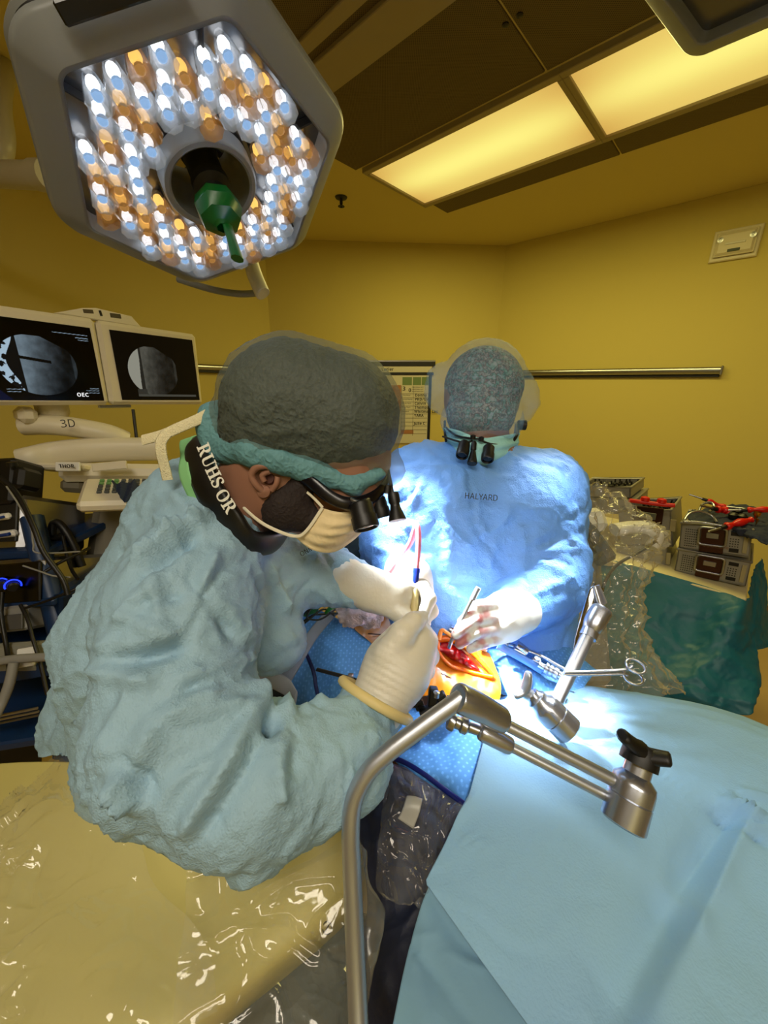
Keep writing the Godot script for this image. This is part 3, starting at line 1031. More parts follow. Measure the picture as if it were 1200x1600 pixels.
func monitor_cart() -> void:
	var t := thing("monitor_cart", "cream X-ray workstation cart with two joined monitors showing spine images", "monitor cart")
	var tex := [screen_image(true), screen_image(false)]
	var spans := [[-52.0, 172.0, 470.0, 498.5, 633.0, 633.0], [173.5, 318.0, 503.0, 525.0, 632.0, 632.0]]
	var bl := [Vector3(-1.2691, 1.5763, -1.1841), Vector3(-1.0446, 1.5692, -1.5087)]
	var br := [Vector3(-1.0465, 1.5693, -1.5061), Vector3(-0.8327, 1.5613, -1.8152)]
	var tl := [Vector3(-1.2314, 1.8707, -1.2387), Vector3(-1.0148, 1.8614, -1.5519)]
	var sbl := [Vector3(-1.2502, 1.5924, -1.208), Vector3(-1.0199, 1.5862, -1.541)]
	var sbr := [Vector3(-1.0545, 1.5848, -1.4909), Vector3(-0.8407, 1.5813, -1.8001)]
	var stl := [Vector3(-1.2188, 1.8401, -1.2533), Vector3(-1.0085, 1.8344, -1.5574)]
	for k in 2:
		var mo := obj("monitor", slab(bl[k], br[k], tl[k], 0.05, 0.012), M.cream, t)
		var x: Vector3 = sbr[k] - sbl[k]
		var h: float = stl[k].y - sbl[k].y
		var ink := glow(Color(1, 1, 1), 0.85)
		var q: Vector3 = sbl[k]
		var p := PackedVector3Array([q, q + x, q + Vector3(0, h, 0), q + x + Vector3(0, h, 0)])
		var mb := MB.new()
		mb.grid(p, 2, 2, false, false, PackedVector2Array([Vector2(0, 1), Vector2(1, 1), Vector2(0, 0), Vector2(1, 0)]))
		var z := x.normalized().cross(Vector3.UP)
		var back := MB.new()
		var sm := mat(Color(0.01, 0.01, 0.012), 0.15)
		sm.emission_enabled = true
		sm.emission = Color.WHITE
		sm.emission_operator = BaseMaterial3D.EMISSION_OP_MULTIPLY
		sm.emission_texture = tex[k]
		sm.emission_energy_multiplier = 0.62 if k == 0 else 0.42
		obj("screen", mb, sm, mo)
		if k == 0:
			text("OEC", 0.014, ink, mo, q + x * 0.76 + Vector3(0, h * 0.035, 0) + z * 0.001, x, Vector3.UP, "screen_text", "Droid Sans", true)
	# raised handle above the two screens
	var hp := [Vector3(-1.1232, 1.8692, -1.4303), Vector3(-0.9657, 1.8572, -1.6581), Vector3(-0.9832, 1.8939, -1.6327), Vector3(-1.0497, 1.9046, -1.5366), Vector3(-1.0725, 1.8984, -1.5036)]
	var xf := frame(hp[0], hp[1] - hp[0], Vector3.UP)
	var o := PackedVector2Array()
	for p in hp:
		var l: Vector3 = xf.affine_inverse() * p
		o.append(Vector2(l.x, l.y))
	obj("top_handle", MB.new().prism(o, xf.translated_local(Vector3(0, 0, -0.04)), 0.04, 0.004), M.cream, t)
	obj("handle_hole", slab(Vector3(-1.0438, 1.8787, -1.5433), Vector3(-1.0391, 1.8799, -1.5502), Vector3(-1.0418, 1.8981, -1.5462), 0.006, 0.001), M.black, t)
	for q in [[Vector3(-1.0725, 1.8818, -1.5018), Vector3(-1.0546, 1.8844, -1.5277), Vector3(-1.0712, 1.8944, -1.5037)], [Vector3(-1.025, 1.879, -1.5705), Vector3(-1.0043, 1.8797, -1.6005), Vector3(-1.0234, 1.8944, -1.5728)]]:
		obj("handle_notch", slab(q[0], q[1], q[2], 0.004, 0.001), mat(Color(0.3, 0.27, 0.2), 0.5), t)
	obj("hinge_bar", slab(Vector3(-1.0618, 1.5581, -1.4662), Vector3(-0.9987, 1.557, -1.5576), Vector3(-1.0607, 1.5695, -1.468), 0.012, 0.003), M.metal, t)
	# the arm below the screens
	var arm := MB.new()
	slab(Vector3(-1.228, 1.513, -1.3139), Vector3(-1.1976, 1.5097, -1.3579), Vector3(-1.2216, 1.5668, -1.3232), 0.08, 0.02, arm)
	arm.tube(curve([Vector3(-1.2791, 1.5017, -1.3818), Vector3(-1.2013, 1.5012, -1.4027), Vector3(-1.1175, 1.4853, -1.4396), Vector3(-1.0514, 1.4638, -1.4746), Vector3(-1.0147, 1.436, -1.5076)], 4), 0.045, 16, 0.8)
	arm.lathe(Vector3(-1.22, 1.57, -1.4461), Vector3.DOWN, [Vector2(0.05, 0), Vector2(0.05, 0.03), Vector2(0.035, 0.06), Vector2(0.0, 0.062)], 24)
	obj("monitor_arm", arm, M.cream, t)
	text("3D", 0.026, M.dark, t, Vector3(-1.1178, 1.4909, -1.3415), -NR, Vector3.UP, "arm_logo")
	var rod := MB.new()
	rod.tube(PackedVector3Array([Vector3(-0.9868, 1.5506, -1.5449), Vector3(-0.9697, 1.432, -1.5063)]), 0.006, 8)
	obj("cable", rod, M.dark, t)
	# console
	var con := MB.new()
	con.tube(curve([Vector3(-1.2575, 1.3826, -1.3116), Vector3(-1.2313, 1.3897, -1.3244), Vector3(-1.1902, 1.4007, -1.37), Vector3(-1.0925, 1.4092, -1.4148), Vector3(-0.9537, 1.4068, -1.4771), Vector3(-0.8655, 1.4021, -1.5177)], 5), 0.045, 12, 0.6, Vector3.UP)
	obj("console_rim", con, M.cream, t)
	var body := MB.new()
	slab(Vector3(-1.1452, 1.3189, -1.3014), Vector3(-0.8244, 1.2963, -1.4202), Vector3(-1.1463, 1.3826, -1.3221), 0.3, 0.02, body)
	slab(Vector3(-1.2438, 1.3617, -1.3048), Vector3(-1.052, 1.3565, -1.3136), Vector3(-1.2442, 1.3828, -1.3116), 0.12, 0.01, body)
	obj("console_body", body, M.cream, t)
	obj("name_plate", slab(Vector3(-1.1159, 1.3617, -1.2732), Vector3(-1.0431, 1.3604, -1.2854), Vector3(-1.1164, 1.3905, -1.2826), 0.01, 0.002), M.white, t)
	text("THOR", 0.013, M.black, t, Vector3(-1.0941, 1.3698, -1.2675), Vector3(-1.0404, 1.3685, -1.2786) - Vector3(-1.1049, 1.3696, -1.2674), Vector3.UP, "name_lettering", "Droid Sans", true)
	obj("drawer", slab(Vector3(-1.0093, 1.3561, -1.2977), Vector3(-0.9037, 1.3644, -1.3214), Vector3(-1.0098, 1.3834, -1.3066), 0.01, 0.002), M.cream, t)
	# keyboard deck tilted towards its user
	var kb_o := Vector3(-0.9678, 1.294, -1.1881)
	var kb_x := Vector3(-0.7825, 1.276, -1.2875) - Vector3(-0.9678, 1.294, -1.1881)
	var kb_y := Vector3(-1.0538, 1.333, -1.327) - Vector3(-0.9678, 1.294, -1.1881)
	var kf := frame(kb_o, kb_x, kb_y)
	obj("keyboard_deck", MB.new().cbox(kf.translated_local(Vector3(0.15, 0.06, -0.02)), Vector3(0.34, 0.19, 0.04), 0.014), M.cream, t)
	var kc := [M.white, mat(Color(0.35, 0.55, 0.3), 0.5), mat(Color(0.25, 0.27, 0.27), 0.5)]
	for j in 5:
		for i in 11:
			var kk := obj("key", MB.new().cbox(kf.translated_local(Vector3(0.035 + i * 0.021, 0.035 + j * 0.022, 0.003)), Vector3(0.014, 0.013, 0.008), 0.002), kc[1] if i < 3 and j > 2 else kc[2], t)
			if i < 3 and j < 3: kk.material_override = kc[2]
	var col := MB.new()
	slab(Vector3(-1.1393, 0.7324, -1.1739), Vector3(-0.8907, 0.6723, -1.2595), Vector3(-1.1495, 1.2871, -1.3541), 0.35, 0.03, col)
	slab(Vector3(-1.1656, 1.2768, -1.3192), Vector3(-1.0899, 1.2685, -1.3376), Vector3(-1.1665, 1.3246, -1.3348), 0.1, 0.02, col)
	obj("column", col, mat(Color(0.42, 0.40, 0.34), 0.5), t)
	var hd := MB.new()
	hd.tube(curve([Vector3(-1.0193, 1.0562, -1.174), Vector3(-1.034, 1.1156, -1.1827), Vector3(-1.0568, 1.172, -1.1906), Vector3(-1.0829, 1.2, -1.1996), Vector3(-1.1, 1.1997, -1.1996), Vector3(-1.1058, 1.1712, -1.1903), Vector3(-1.0991, 1.155, -1.1851), Vector3(-1.0692, 1.1535, -1.1846), Vector3(-1.0524, 1.1639, -1.1879)], 5), 0.0125, 12)
	obj("push_handle", hd, M.black, t)
	tag(obj("blue_towel", sheet([[Vector3(-0.9247, 1.3319, -1.2635), Vector3(-0.8968, 1.3258, -1.2721), Vector3(-0.8619, 1.3301, -1.2945)], [Vector3(-0.8902, 1.3153, -1.2266), Vector3(-0.8562, 1.3078, -1.2242), Vector3(-0.8312, 1.3153, -1.2476)], [Vector3(-0.859, 1.2931, -1.1984), Vector3(-0.8353, 1.2824, -1.1844), Vector3(-0.8214, 1.2858, -1.196)]], 14, 14, func(p, u): return 0.006 * sin(u.x * 15.0 + u.y * 6.0), 0.003), rough_relief(mat(Color(0.12, 0.17, 0.27), 0.9), M.crinkle, 0.2, 8.0)), "crumpled dark blue towel lying on the workstation keyboard", "towel")

# ---------------------------------------------------------------- the blue equipment cart at the left edge
func equipment_cart() -> void:
	var blue := mat(Color(0.03, 0.17, 0.34), 0.45)
	var t := thing("equipment_cart", "dark blue rolling equipment cart with shelves at the left edge", "cart")
	var post := MB.new()
	for e in [[Vector3(-1.1179, 1.239, -1.1492), Vector3(-0.9842, 0.8949, -0.9954)], [Vector3(-1.387, 1.1492, -1.4145), Vector3(-1.2928, 0.7845, -1.296)]]:
		var d: Vector3 = (e[1] - e[0]).normalized()
		slab(Vector3(-1.0045, 0.5484, -0.8723), Vector3(-0.9694, 0.549, -0.8725), Vector3(-1.0484, 1.0299, -1.0287), 0.05, 0.008, post)
		post.tube(PackedVector3Array([e[0], e[1]]), 0.03, 8, 1.0)
	post.tube(PackedVector3Array([Vector3(-0.9863, 0.9042, -0.9984), Vector3(-0.9052, 0.5786, -0.8295)]), 0.022, 8)
	obj("post", post, blue, t)
	for e in [[Vector3(-1.4609, 1.0902, -1.1009), Vector3(-1.0493, 1.1229, -1.0905), 0.028, 0.4], [Vector3(-1.4102, 0.9552, -1.015), Vector3(-0.9886, 1.003, -1.0095), 0.024, 0.4], [Vector3(-1.3343, 0.7668, -0.8907), Vector3(-0.9472, 0.8336, -0.9124), 0.05, 0.4], [Vector3(-1.2596, 0.6378, -0.7857), Vector3(-0.9672, 0.6575, -0.8341), 0.03, 0.4]]:
		obj("shelf", slab(e[0], e[1], e[0] + Vector3(0, e[2], 0), e[3], 0.006), blue, t)
	var rail := MB.new()
	for k in 2: rail.tube(PackedVector3Array([Vector3(-1.1444, 0.7372, -0.8075), Vector3(-0.9583, 0.7576, -0.8456)]), 0.004, 8)
	for k in 3:
		rail.tube(PackedVector3Array([Vector3(-1.1444, 0.7372, -0.8075) + Vector3(0, 0.012 * k, 0), Vector3(-0.9583, 0.7576, -0.8456) + Vector3(0, 0.012 * k, 0)]), 0.004, 8)
	obj("wire_rail", rail, M.metal, t)
	obj("back_panel", slab(Vector3(-1.9788, 0.0892, -1.1962), Vector3(-1.4389, 0.0982, -1.1992), Vector3(-1.9982, 1.1419, -1.5383), 0.02, 0.004), M.black, t)
	# devices
	var d1 := thing("console_box", "silver medical console with two blue slots on the cart's upper shelf", "console")
	obj("case", slab(Vector3(-1.4119, 1.1139, -1.1191), Vector3(-1.1451, 1.1381, -1.106), Vector3(-1.438, 1.2795, -1.1939), 0.25, 0.015), M.metal, d1)
	obj("fascia", slab(Vector3(-1.3965, 1.1512, -1.126), Vector3(-1.155, 1.1706, -1.1112), Vector3(-1.4101, 1.2645, -1.1733), 0.01, 0.006), M.dark, d1)
	for e in [[Vector3(-1.2749, 1.2187, -1.1374), Vector3(-1.1734, 1.2369, -1.1275), 0.02], [Vector3(-1.2739, 1.1648, -1.1199), Vector3(-1.1505, 1.1866, -1.1091), 0.022]]:
		obj("socket", slab(e[0], e[1], e[0] + Vector3(0, e[2], 0), 0.02, 0.008), M.white, d1)
		obj("blue_socket", slab(e[0] + Vector3(0.01, 0.006, 0.004), e[1] + Vector3(-0.01, 0.006, 0.01), e[0] + Vector3(0.01, e[2] - 0.006, 0.004), 0.02, 0.003), mat(Color(0.05, 0.2, 0.5), 0.4), d1)
	var d2 := thing("light_source_box", "black fronted light source with two glowing blue knob rings on the middle shelf", "console")
	obj("case", slab(Vector3(-1.4223, 0.9606, -1.0272), Vector3(-1.0318, 1.0069, -1.016), Vector3(-1.4368, 1.0917, -1.0804), 0.28, 0.012), M.metal, d2)
	obj("fascia", slab(Vector3(-1.4066, 0.9739, -1.0211), Vector3(-1.0308, 1.0196, -1.0096), Vector3(-1.4206, 1.0851, -1.0677), 0.012, 0.01), mat(Color(0.008, 0.008, 0.012), 0.25), d2)
	for p in [Vector3(-1.1029, 1.0709, -1.0158), Vector3(-1.1442, 1.0714, -1.0212)]:
		obj("knob", MB.new().lathe(p, E1, [Vector2(0.016, -0.02), Vector2(0.014, 0.02), Vector2(0.01, 0.024), Vector2(0, 0.024)], 18), M.black, d2)
		var ring := PackedVector3Array()
		for k in 15:
			var a := -0.4 + k * 0.27
			ring.append(p + (-NR) * cos(a) * 0.0185 + Vector3(0, sin(a) * 0.0185, 0) + E1 * 0.006)
		obj("led_ring", MB.new().tube(ring, 0.0022, 6), glow(Color(0.12, 0.22, 1.0), 2.2), d2)
	var d3 := thing("recorder_box", "grey recorder with white papers on the cart's lower shelf", "console")
	obj("case", slab(Vector3(-1.3348, 0.9078, -0.968), Vector3(-1.0577, 0.9458, -0.9699), Vector3(-1.3477, 0.9749, -1.0004), 0.25, 0.008), M.grey, d3)
	obj("vent_panel", slab(Vector3(-1.3043, 0.9218, -0.9621), Vector3(-1.0598, 0.9554, -0.9625), Vector3(-1.3108, 0.9622, -0.9804), 0.006, 0.002), mat(Color(0.3, 0.3, 0.3), 0.4), d3)
	var d4 := thing("supply_bin", "pale storage bin with papers below the recorder on the cart", "bin")
	obj("case", slab(Vector3(-1.2749, 0.839, -0.8931), Vector3(-0.9892, 0.8612, -0.9003), Vector3(-1.2996, 0.9059, -0.9359), 0.2, 0.01), mat(Color(0.5, 0.5, 0.46), 0.5), d4)
	obj("flap", slab(Vector3(-1.0289, 0.8797, -0.8853), Vector3(-0.9832, 0.8856, -0.8925), Vector3(-1.0503, 0.9225, -0.9097), 0.01, 0.003), M.white, d4)
	var cam := thing("camera_head", "black camera head and coupler resting on top of the equipment cart", "camera")
	obj("body", slab(Vector3(-1.3201, 1.2763, -1.1403), Vector3(-1.1683, 1.2864, -1.1436), Vector3(-1.3447, 1.4093, -1.2046), 0.12, 0.01), M.black, cam)
	obj("coupler", slab(Vector3(-1.1575, 1.3372, -1.1391), Vector3(-1.1202, 1.3379, -1.1393), Vector3(-1.1685, 1.3987, -1.1696), 0.08, 0.012), M.black, cam)
	obj("knob", MB.new().lathe(Vector3(-1.1623, 1.3969, -1.1795), Vector3.UP, [Vector2(0.014, 0), Vector2(0.014, 0.012), Vector2(0, 0.013)], 12), M.black, cam)
	# cables
	var cab := [
		["thick black cable looping from the cart's camera down to the floor", 0.008, [Vector3(-1.1914, 1.38, -1.1425), Vector3(-1.1125, 1.3282, -1.1152), Vector3(-1.0312, 1.2443, -1.0563), Vector3(-0.9909, 1.1774, -1.0241), Vector3(-0.9335, 1.102, -0.9996), Vector3(-0.9178, 1.0578, -0.9852)]],
		["thin grey wire running along the cart's blue post", 0.0025, [Vector3(-1.132, 1.3488, -1.1113), Vector3(-1.0832, 1.2978, -1.0842), Vector3(-1.0387, 1.2442, -1.0563), Vector3(-1.0303, 1.1941, -1.04), Vector3(-1.0058, 1.1736, -1.0228), Vector3(-0.9477, 1.1455, -1.0978)]],
		["black cable crossing from the cart to the push handle", 0.005, [Vector3(-1.0024, 1.1122, -1.0134), Vector3(-0.9793, 1.1282, -1.0501), Vector3(-0.9576, 1.1377, -1.0953), Vector3(-0.9562, 1.1369, -1.1476)]],
		["black cable hanging straight from the push handle", 0.005, [Vector3(-1.0526, 1.1673, -1.168), Vector3(-1.0225, 1.1201, -1.1316), Vector3(-0.9889, 1.0825, -1.0984), Vector3(-0.9522, 1.0636, -1.0712)]],
		["black cable hanging down the front of the light source", 0.005, [Vector3(-1.0742, 1.0178, -0.9933), Vector3(-1.0322, 0.9849, -0.9615), Vector3(-0.9981, 0.9447, -0.9275), Vector3(-0.9571, 0.8895, -0.8885), Vector3(-0.9117, 0.836, -0.8395)]],
		["black cable at the frame's left edge below the light source", 0.006, [Vector3(-1.1182, 1.0583, -0.9959), Vector3(-1.1109, 1.0014, -0.9669), Vector3(-1.0748, 0.926, -0.9214), Vector3(-1.0274, 0.8853, -0.8661), Vector3(-1.0243, 0.8417, -0.8309), Vector3(-1.0278, 0.8245, -0.8043)]],
		["thin dark cable sloping up from the light source to the gown", 0.004, [Vector3(-1.0496, 1.0147, -0.9817), Vector3(-0.9846, 1.039, -0.9791), Vector3(-0.929, 1.0612, -0.9863), Vector3(-0.8891, 1.0751, -1.0119)]],
		["grey cord drooping beside the blue post", 0.0025, [Vector3(-1.0687, 1.1282, -1.0291), Vector3(-1.0138, 1.1192, -1.0157), Vector3(-0.9684, 1.1056, -1.0113), Vector3(-0.9356, 1.0931, -1.0282)]],
		["pale grey hose bent across the cart's lower part", 0.012, [Vector3(-1.0879, 0.9078, -0.8734), Vector3(-1.0174, 0.919, -0.877), Vector3(-0.9645, 0.9233, -0.8784), Vector3(-0.8904, 0.9296, -0.8805)]],
		["pale grey hose hanging at the left edge under the bin", 0.012, [Vector3(-1.0042, 0.9177, -0.8661), Vector3(-1.0074, 0.8667, -0.839), Vector3(-1.0174, 0.825, -0.8149), Vector3(-1.0136, 0.801, -0.7756)]],
	]
	for c in cab:
		tag(obj("cable", MB.new().tube(curve(c[2], 7), c[1], 8), M.black if not (c[0] as String).contains("grey") else M.grey), c[0], "cable")

# ---------------------------------------------------------------- instrument table by the right wall
func tray_box(label: String, bl: Vector3, br: Vector3, tl: Vector3, depth: float, open_top: bool, handle: bool) -> Node3D:
	var t := thing("instrument_tray", label, "instrument tray", Vector3.ZERO, "")
	var xf := frame(bl, br - bl, Vector3.UP)
	var w := bl.distance_to(br)
	var h := tl.y - bl.y
	var shell := mat(Color(0.56, 0.55, 0.51), 0.38, 0.25)
	var walls := MB.new()
	var tk := 0.008
	walls.cbox(xf.translated_local(Vector3(w * 0.5, h * 0.5, -tk * 0.5)), Vector3(w, h, tk), 0.003)
	walls.cbox(xf.translated_local(Vector3(w * 0.5, h * 0.5, -depth + tk * 0.5)), Vector3(w, h, tk), 0.003)
	walls.cbox(xf.translated_local(Vector3(tk * 0.5, h * 0.5, -depth * 0.5)), Vector3(tk, h, depth), 0.003)
	walls.cbox(xf.translated_local(Vector3(w - tk * 0.5, h * 0.5, -depth * 0.5)), Vector3(tk, h, depth), 0.003)
	walls.cbox(xf.translated_local(Vector3(w * 0.5, 0.006, -depth * 0.5)), Vector3(w, 0.012, depth), 0.003)
	obj("case", walls, shell, t)
	var rim := MB.new()
	rim.tube(PackedVector3Array([xf * Vector3(0, h, 0), xf * Vector3(w, h, 0), xf * Vector3(w, h, -depth), xf * Vector3(0, h, -depth)]), 0.006, 8, 1.0, Vector3.ZERO, true)
	obj("rim", rim, shell, t)
	if open_top:
		var fill := MB.new()
		fill.cbox(xf.translated_local(Vector3(w * 0.5, h - 0.05, -depth * 0.5)), Vector3(w - 0.02, 0.02, depth - 0.02))
		obj("tray_floor", fill, M.black, t)
		var rng := RandomNumberGenerator.new()
		rng.seed = label.length()
		for j in 4:
			for i in 9:
				var s := MB.new()
				s.lathe(xf * Vector3(w * (0.09 + 0.1 * i), h - 0.04, -depth * (0.12 + 0.24 * j)), Vector3.UP + xf.basis.x * rng.randf_range(-0.3, 0.3), [Vector2(0.012, 0), Vector2(0.012, 0.018), Vector2(0.004, 0.022), Vector2(0.004, 0.04), Vector2(0, 0.041)], 8)
				obj("instrument_post", s, M.metal if rng.randf() < 0.25 else M.black, t)
	else:
		obj("lid", MB.new().cbox(xf.translated_local(Vector3(w * 0.5, h - 0.003, -depth * 0.5)), Vector3(w, 0.012, depth), 0.003), shell, t)
	if handle:
		var brown := mat(Color(0.24, 0.12, 0.06), 0.3, 0.4)
		obj("handle_plate", MB.new().cbox(xf.translated_local(Vector3(w * 0.48, h * 0.5, 0.004)), Vector3(w * 0.34, h * 0.96, 0.008), 0.003), brown, t)
		var lp := MB.new()
		var q := [Vector2(0.34, 0.42), Vector2(0.62, 0.42), Vector2(0.62, 0.86), Vector2(0.34, 0.86)]
		var ring := PackedVector3Array()
		for k in 4:
			var c: Vector2 = q[k]
			for e in 4:
				var a := PI + PI / 2 * k + PI / 6 * e
				ring.append(xf * Vector3(c.x * w + cos(a) * 0.012, c.y * h + sin(a) * 0.012, 0.013))
		lp.tube(ring, 0.0045, 8, 1.0, Vector3.ZERO, true)
		obj("handle_loop", lp, M.metal, t)
		obj("handle_slot", MB.new().cbox(xf.translated_local(Vector3(w * 0.48, h * 0.66, 0.009)), Vector3(w * 0.18, h * 0.2, 0.006), 0.002), M.metal, t)
		text("InstruSafe", h * 0.11, mat(Color(0.5, 0.33, 0.2), 0.4), t, xf * Vector3(w * 0.37, h * 0.2, 0.009), xf.basis.x, Vector3.UP)
		var dots := MB.new()
		for j in 8:
			for i in 6: dots.lathe(xf * Vector3(w * (0.09 + 0.032 * i), h * (0.16 + 0.09 * j), 0.0), xf.basis.z, [Vector2(w * 0.011, 0), Vector2(w * 0.011, 0.0008), Vector2(0, 0.0008)], 6)
		for j in 4:
			for i in 4: dots.lathe(xf * Vector3(w * (0.73 + 0.035 * i), h * (0.34 + 0.09 * j), 0.0), xf.basis.z, [Vector2(w * 0.011, 0), Vector2(w * 0.011, 0.0008), Vector2(0, 0.0008)], 6)
		obj("vent_holes", dots, M.black, t).set_meta("kind", "stuff")
		for y in [0.2, 0.8]: obj("window_slot", MB.new().cbox(xf.translated_local(Vector3(w * 0.79, h * y, 0.001)), Vector3(w * 0.13, h * 0.14, 0.003), 0.001), M.black, t)
		obj("card_label", MB.new().cbox(xf.translated_local(Vector3(w * 0.93, h * 0.5, 0.002)), Vector3(w * 0.06, h * 0.7, 0.004), 0.001), mat(Color(0.62, 0.58, 0.42), 0.5), t)
	return t

func instrument_table() -> void:
	var teal := rough_relief(mat(Color(0.04, 0.37, 0.45), 0.5), M.crinkle, 0.35, 2.2)
	var a := Vector3(1.1432, 0.9, -1.5526)
	var b := Vector3(1.3984, 0.9, -1.306)

	a -= E1 * 0.5
	var back := -NR * 0.72
	var t := thing("instrument_table", "instrument back table with cream top cover standing along the right wall", "table")
	obj("table_top", MB.new().cbox(Transform3D(Basis(E1, Vector3.UP, E1.cross(Vector3.UP)), (a + b) * 0.5 + back * 0.5 + Vector3(0, -0.016, 0)), Vector3(a.distance_to(b), 0.03, 0.72), 0.004), mat(Color(0.80, 0.76, 0.60), 0.7), t)
	for p in [a + E1 * 0.06, b - E1 * 0.06]:
		for q in [0.08, 0.92]:
			obj("leg", MB.new().lathe(p + back * q + Vector3(0, -0.9, 0), Vector3.UP, [Vector2(0.02, 0), Vector2(0.02, 0.87)], 12), M.metal, t)
	# the teal cover hanging down in front and at the end
	var fold := func(p: Vector3, u: Vector2) -> float: return (cloth(p, 0.008, 5.0) + 0.008 * sin(u.x * 17.0 + u.y * 7.0)) * smoothstep(0.05, 0.5, u.y)
	tag(obj("table_cover", sheet([
		[Vector3(1.0265, 0.8918, -1.7094), Vector3(1.1449, 0.911, -1.5369), Vector3(1.2953, 0.9027, -1.4185), Vector3(1.3963, 0.8962, -1.3218), Vector3(1.4647, 0.8913, -1.3517)],
		[Vector3(1.0061, 0.8158, -1.6426), Vector3(1.1125, 0.8265, -1.4779), Vector3(1.2595, 0.8233, -1.3612), Vector3(1.3569, 0.8626, -1.2793), Vector3(1.4468, 0.83, -1.3108)],
		[Vector3(0.9766, 0.648, -1.525), Vector3(1.0624, 0.6784, -1.3456), Vector3(1.209, 0.7072, -1.2708), Vector3(1.3194, 0.7539, -1.2124), Vector3(1.4302, 0.7068, -1.2392)],
		[Vector3(0.9531, 0.4686, -1.3616), Vector3(1.0412, 0.5855, -1.2313), Vector3(1.147, 0.6224, -1.1592), Vector3(1.2758, 0.6431, -1.1239), Vector3(1.3875, 0.6367, -1.1428)],
		[Vector3(1.0285, 0.3356, -1.2553), Vector3(1.1168, 0.5159, -1.1456), Vector3(1.2083, 0.561, -1.0972), Vector3(1.2903, 0.5758, -1.0704), Vector3(1.327, 0.5971, -1.0984)]], 60, 60, fold, 0.002), teal), "dark teal cover sheet hanging in creases from the front of the instrument table", "table cover")
	tag(obj("table_cover", sheet([
		[Vector3(1.5065, 0.8737, -1.4091), Vector3(1.6226, 0.9181, -1.5286), Vector3(1.7242, 0.9381, -1.6087)],
		[Vector3(1.4942, 0.797, -1.3631), Vector3(1.5881, 0.8419, -1.4408), Vector3(1.7133, 0.8743, -1.5565)],
		[Vector3(1.4751, 0.7045, -1.3015), Vector3(1.5622, 0.7118, -1.3565), Vector3(1.674, 0.6911, -1.4339)],
		[Vector3(1.4787, 0.6843, -1.2845), Vector3(1.5642, 0.6696, -1.3217), Vector3(1.6834, 0.6508, -1.3787)]], 24, 24, func(p, u): return crumple(p, 0.005, 0.08), 0.002), teal), "small teal flap of cover sheet hanging at the right edge behind the trays", "table cover")
	# trays
	tray_box("lower grey perforated steel tray with brown handle plate, right end of the table", Vector3(1.2911, 0.8935, -1.5461), Vector3(1.4623, 0.909, -1.3864), Vector3(1.2869, 0.9997, -1.55), 0.26, false, true)
	tray_box("upper grey perforated steel tray with brown handle plate under the blue towel", Vector3(1.2877, 1.0019, -1.552), Vector3(1.4504, 1.0294, -1.4003), Vector3(1.2866, 1.1172, -1.553), 0.26, false, true)
	var m := tray_box("lower plain grey steel tray beside the plastic wrapped column", Vector3(1.1586, 0.8184, -1.7243), Vector3(1.3025, 0.8683, -1.5902), Vector3(1.1584, 0.9415, -1.7246), 0.26, false, false)
	var m2 := tray_box("upper open grey tray full of black fittings with a red handled tool on it", Vector3(1.1538, 0.9384, -1.7316), Vector3(1.2996, 0.9894, -1.5957), Vector3(1.1544, 1.1088, -1.731), 0.30, true, false)
	obj("handle_plate", slab(Vector3(1.168, 1.0715, -1.7102), Vector3(1.251, 1.0819, -1.6327), Vector3(1.1634, 1.1456, -1.7144), 0.006, 0.002), mat(Color(0.24, 0.12, 0.06), 0.3, 0.4), m2)
	obj("handle_loop", slab(Vector3(1.1805, 1.0944, -1.6903), Vector3(1.2275, 1.098, -1.6464), Vector3(1.1781, 1.1248, -1.6925), 0.006, 0.002), M.metal, m2)
	for y in [818, 866]:
		var p := m if y > 850 else m2
		obj("label_card", slab(Vector3(1.2752, 1.0601, -1.6102), Vector3(1.2902, 1.0627, -1.5962), Vector3(1.274, 1.1141, -1.6113), 0.006, 0.001) if y < 850 else slab(Vector3(1.2867, 0.9034, -1.5967), Vector3(1.2987, 0.9059, -1.5855), Vector3(1.2854, 0.96, -1.5979), 0.006, 0.001), mat(Color(0.62, 0.58, 0.42), 0.5), p)
	tray_box("lower shallow metal tray of the pair behind the plastic wrapped column", Vector3(1.0488, 1.0298, -1.9681), Vector3(1.2329, 1.0724, -1.7964), Vector3(1.0465, 1.1077, -1.9703), 0.3, false, false)
	tray_box("topmost shallow metal tray packed with black and red implants", Vector3(1.0174, 1.1179, -1.97), Vector3(1.1965, 1.1581, -1.803), Vector3(1.0159, 1.1699, -1.9715), 0.3, true, false)
	# tools
	var red := mat(Color(0.78, 0.06, 0.03), 0.35)
	var tl := thing("ratchet_tool", "red handled tool lying across the open upper tray", "tool")
	obj("shaft", MB.new().tube(curve([Vector3(1.0586, 1.202, -1.5999), Vector3(1.0991, 1.2002, -1.5888), Vector3(1.1603, 1.1995, -1.557), Vector3(1.21, 1.201, -1.5365)], 4), 0.009, 10), red, tl)
	for p in [Vector3(1.1175, 1.2124, -1.5875), Vector3(1.1708, 1.2125, -1.5612)]: obj("knob", MB.new().lathe(p + Vector3(0, -0.012, 0), Vector3.UP, [Vector2(0.012, 0), Vector2(0.018, 0.008), Vector2(0.016, 0.02), Vector2(0, 0.026)], 14), red, tl)
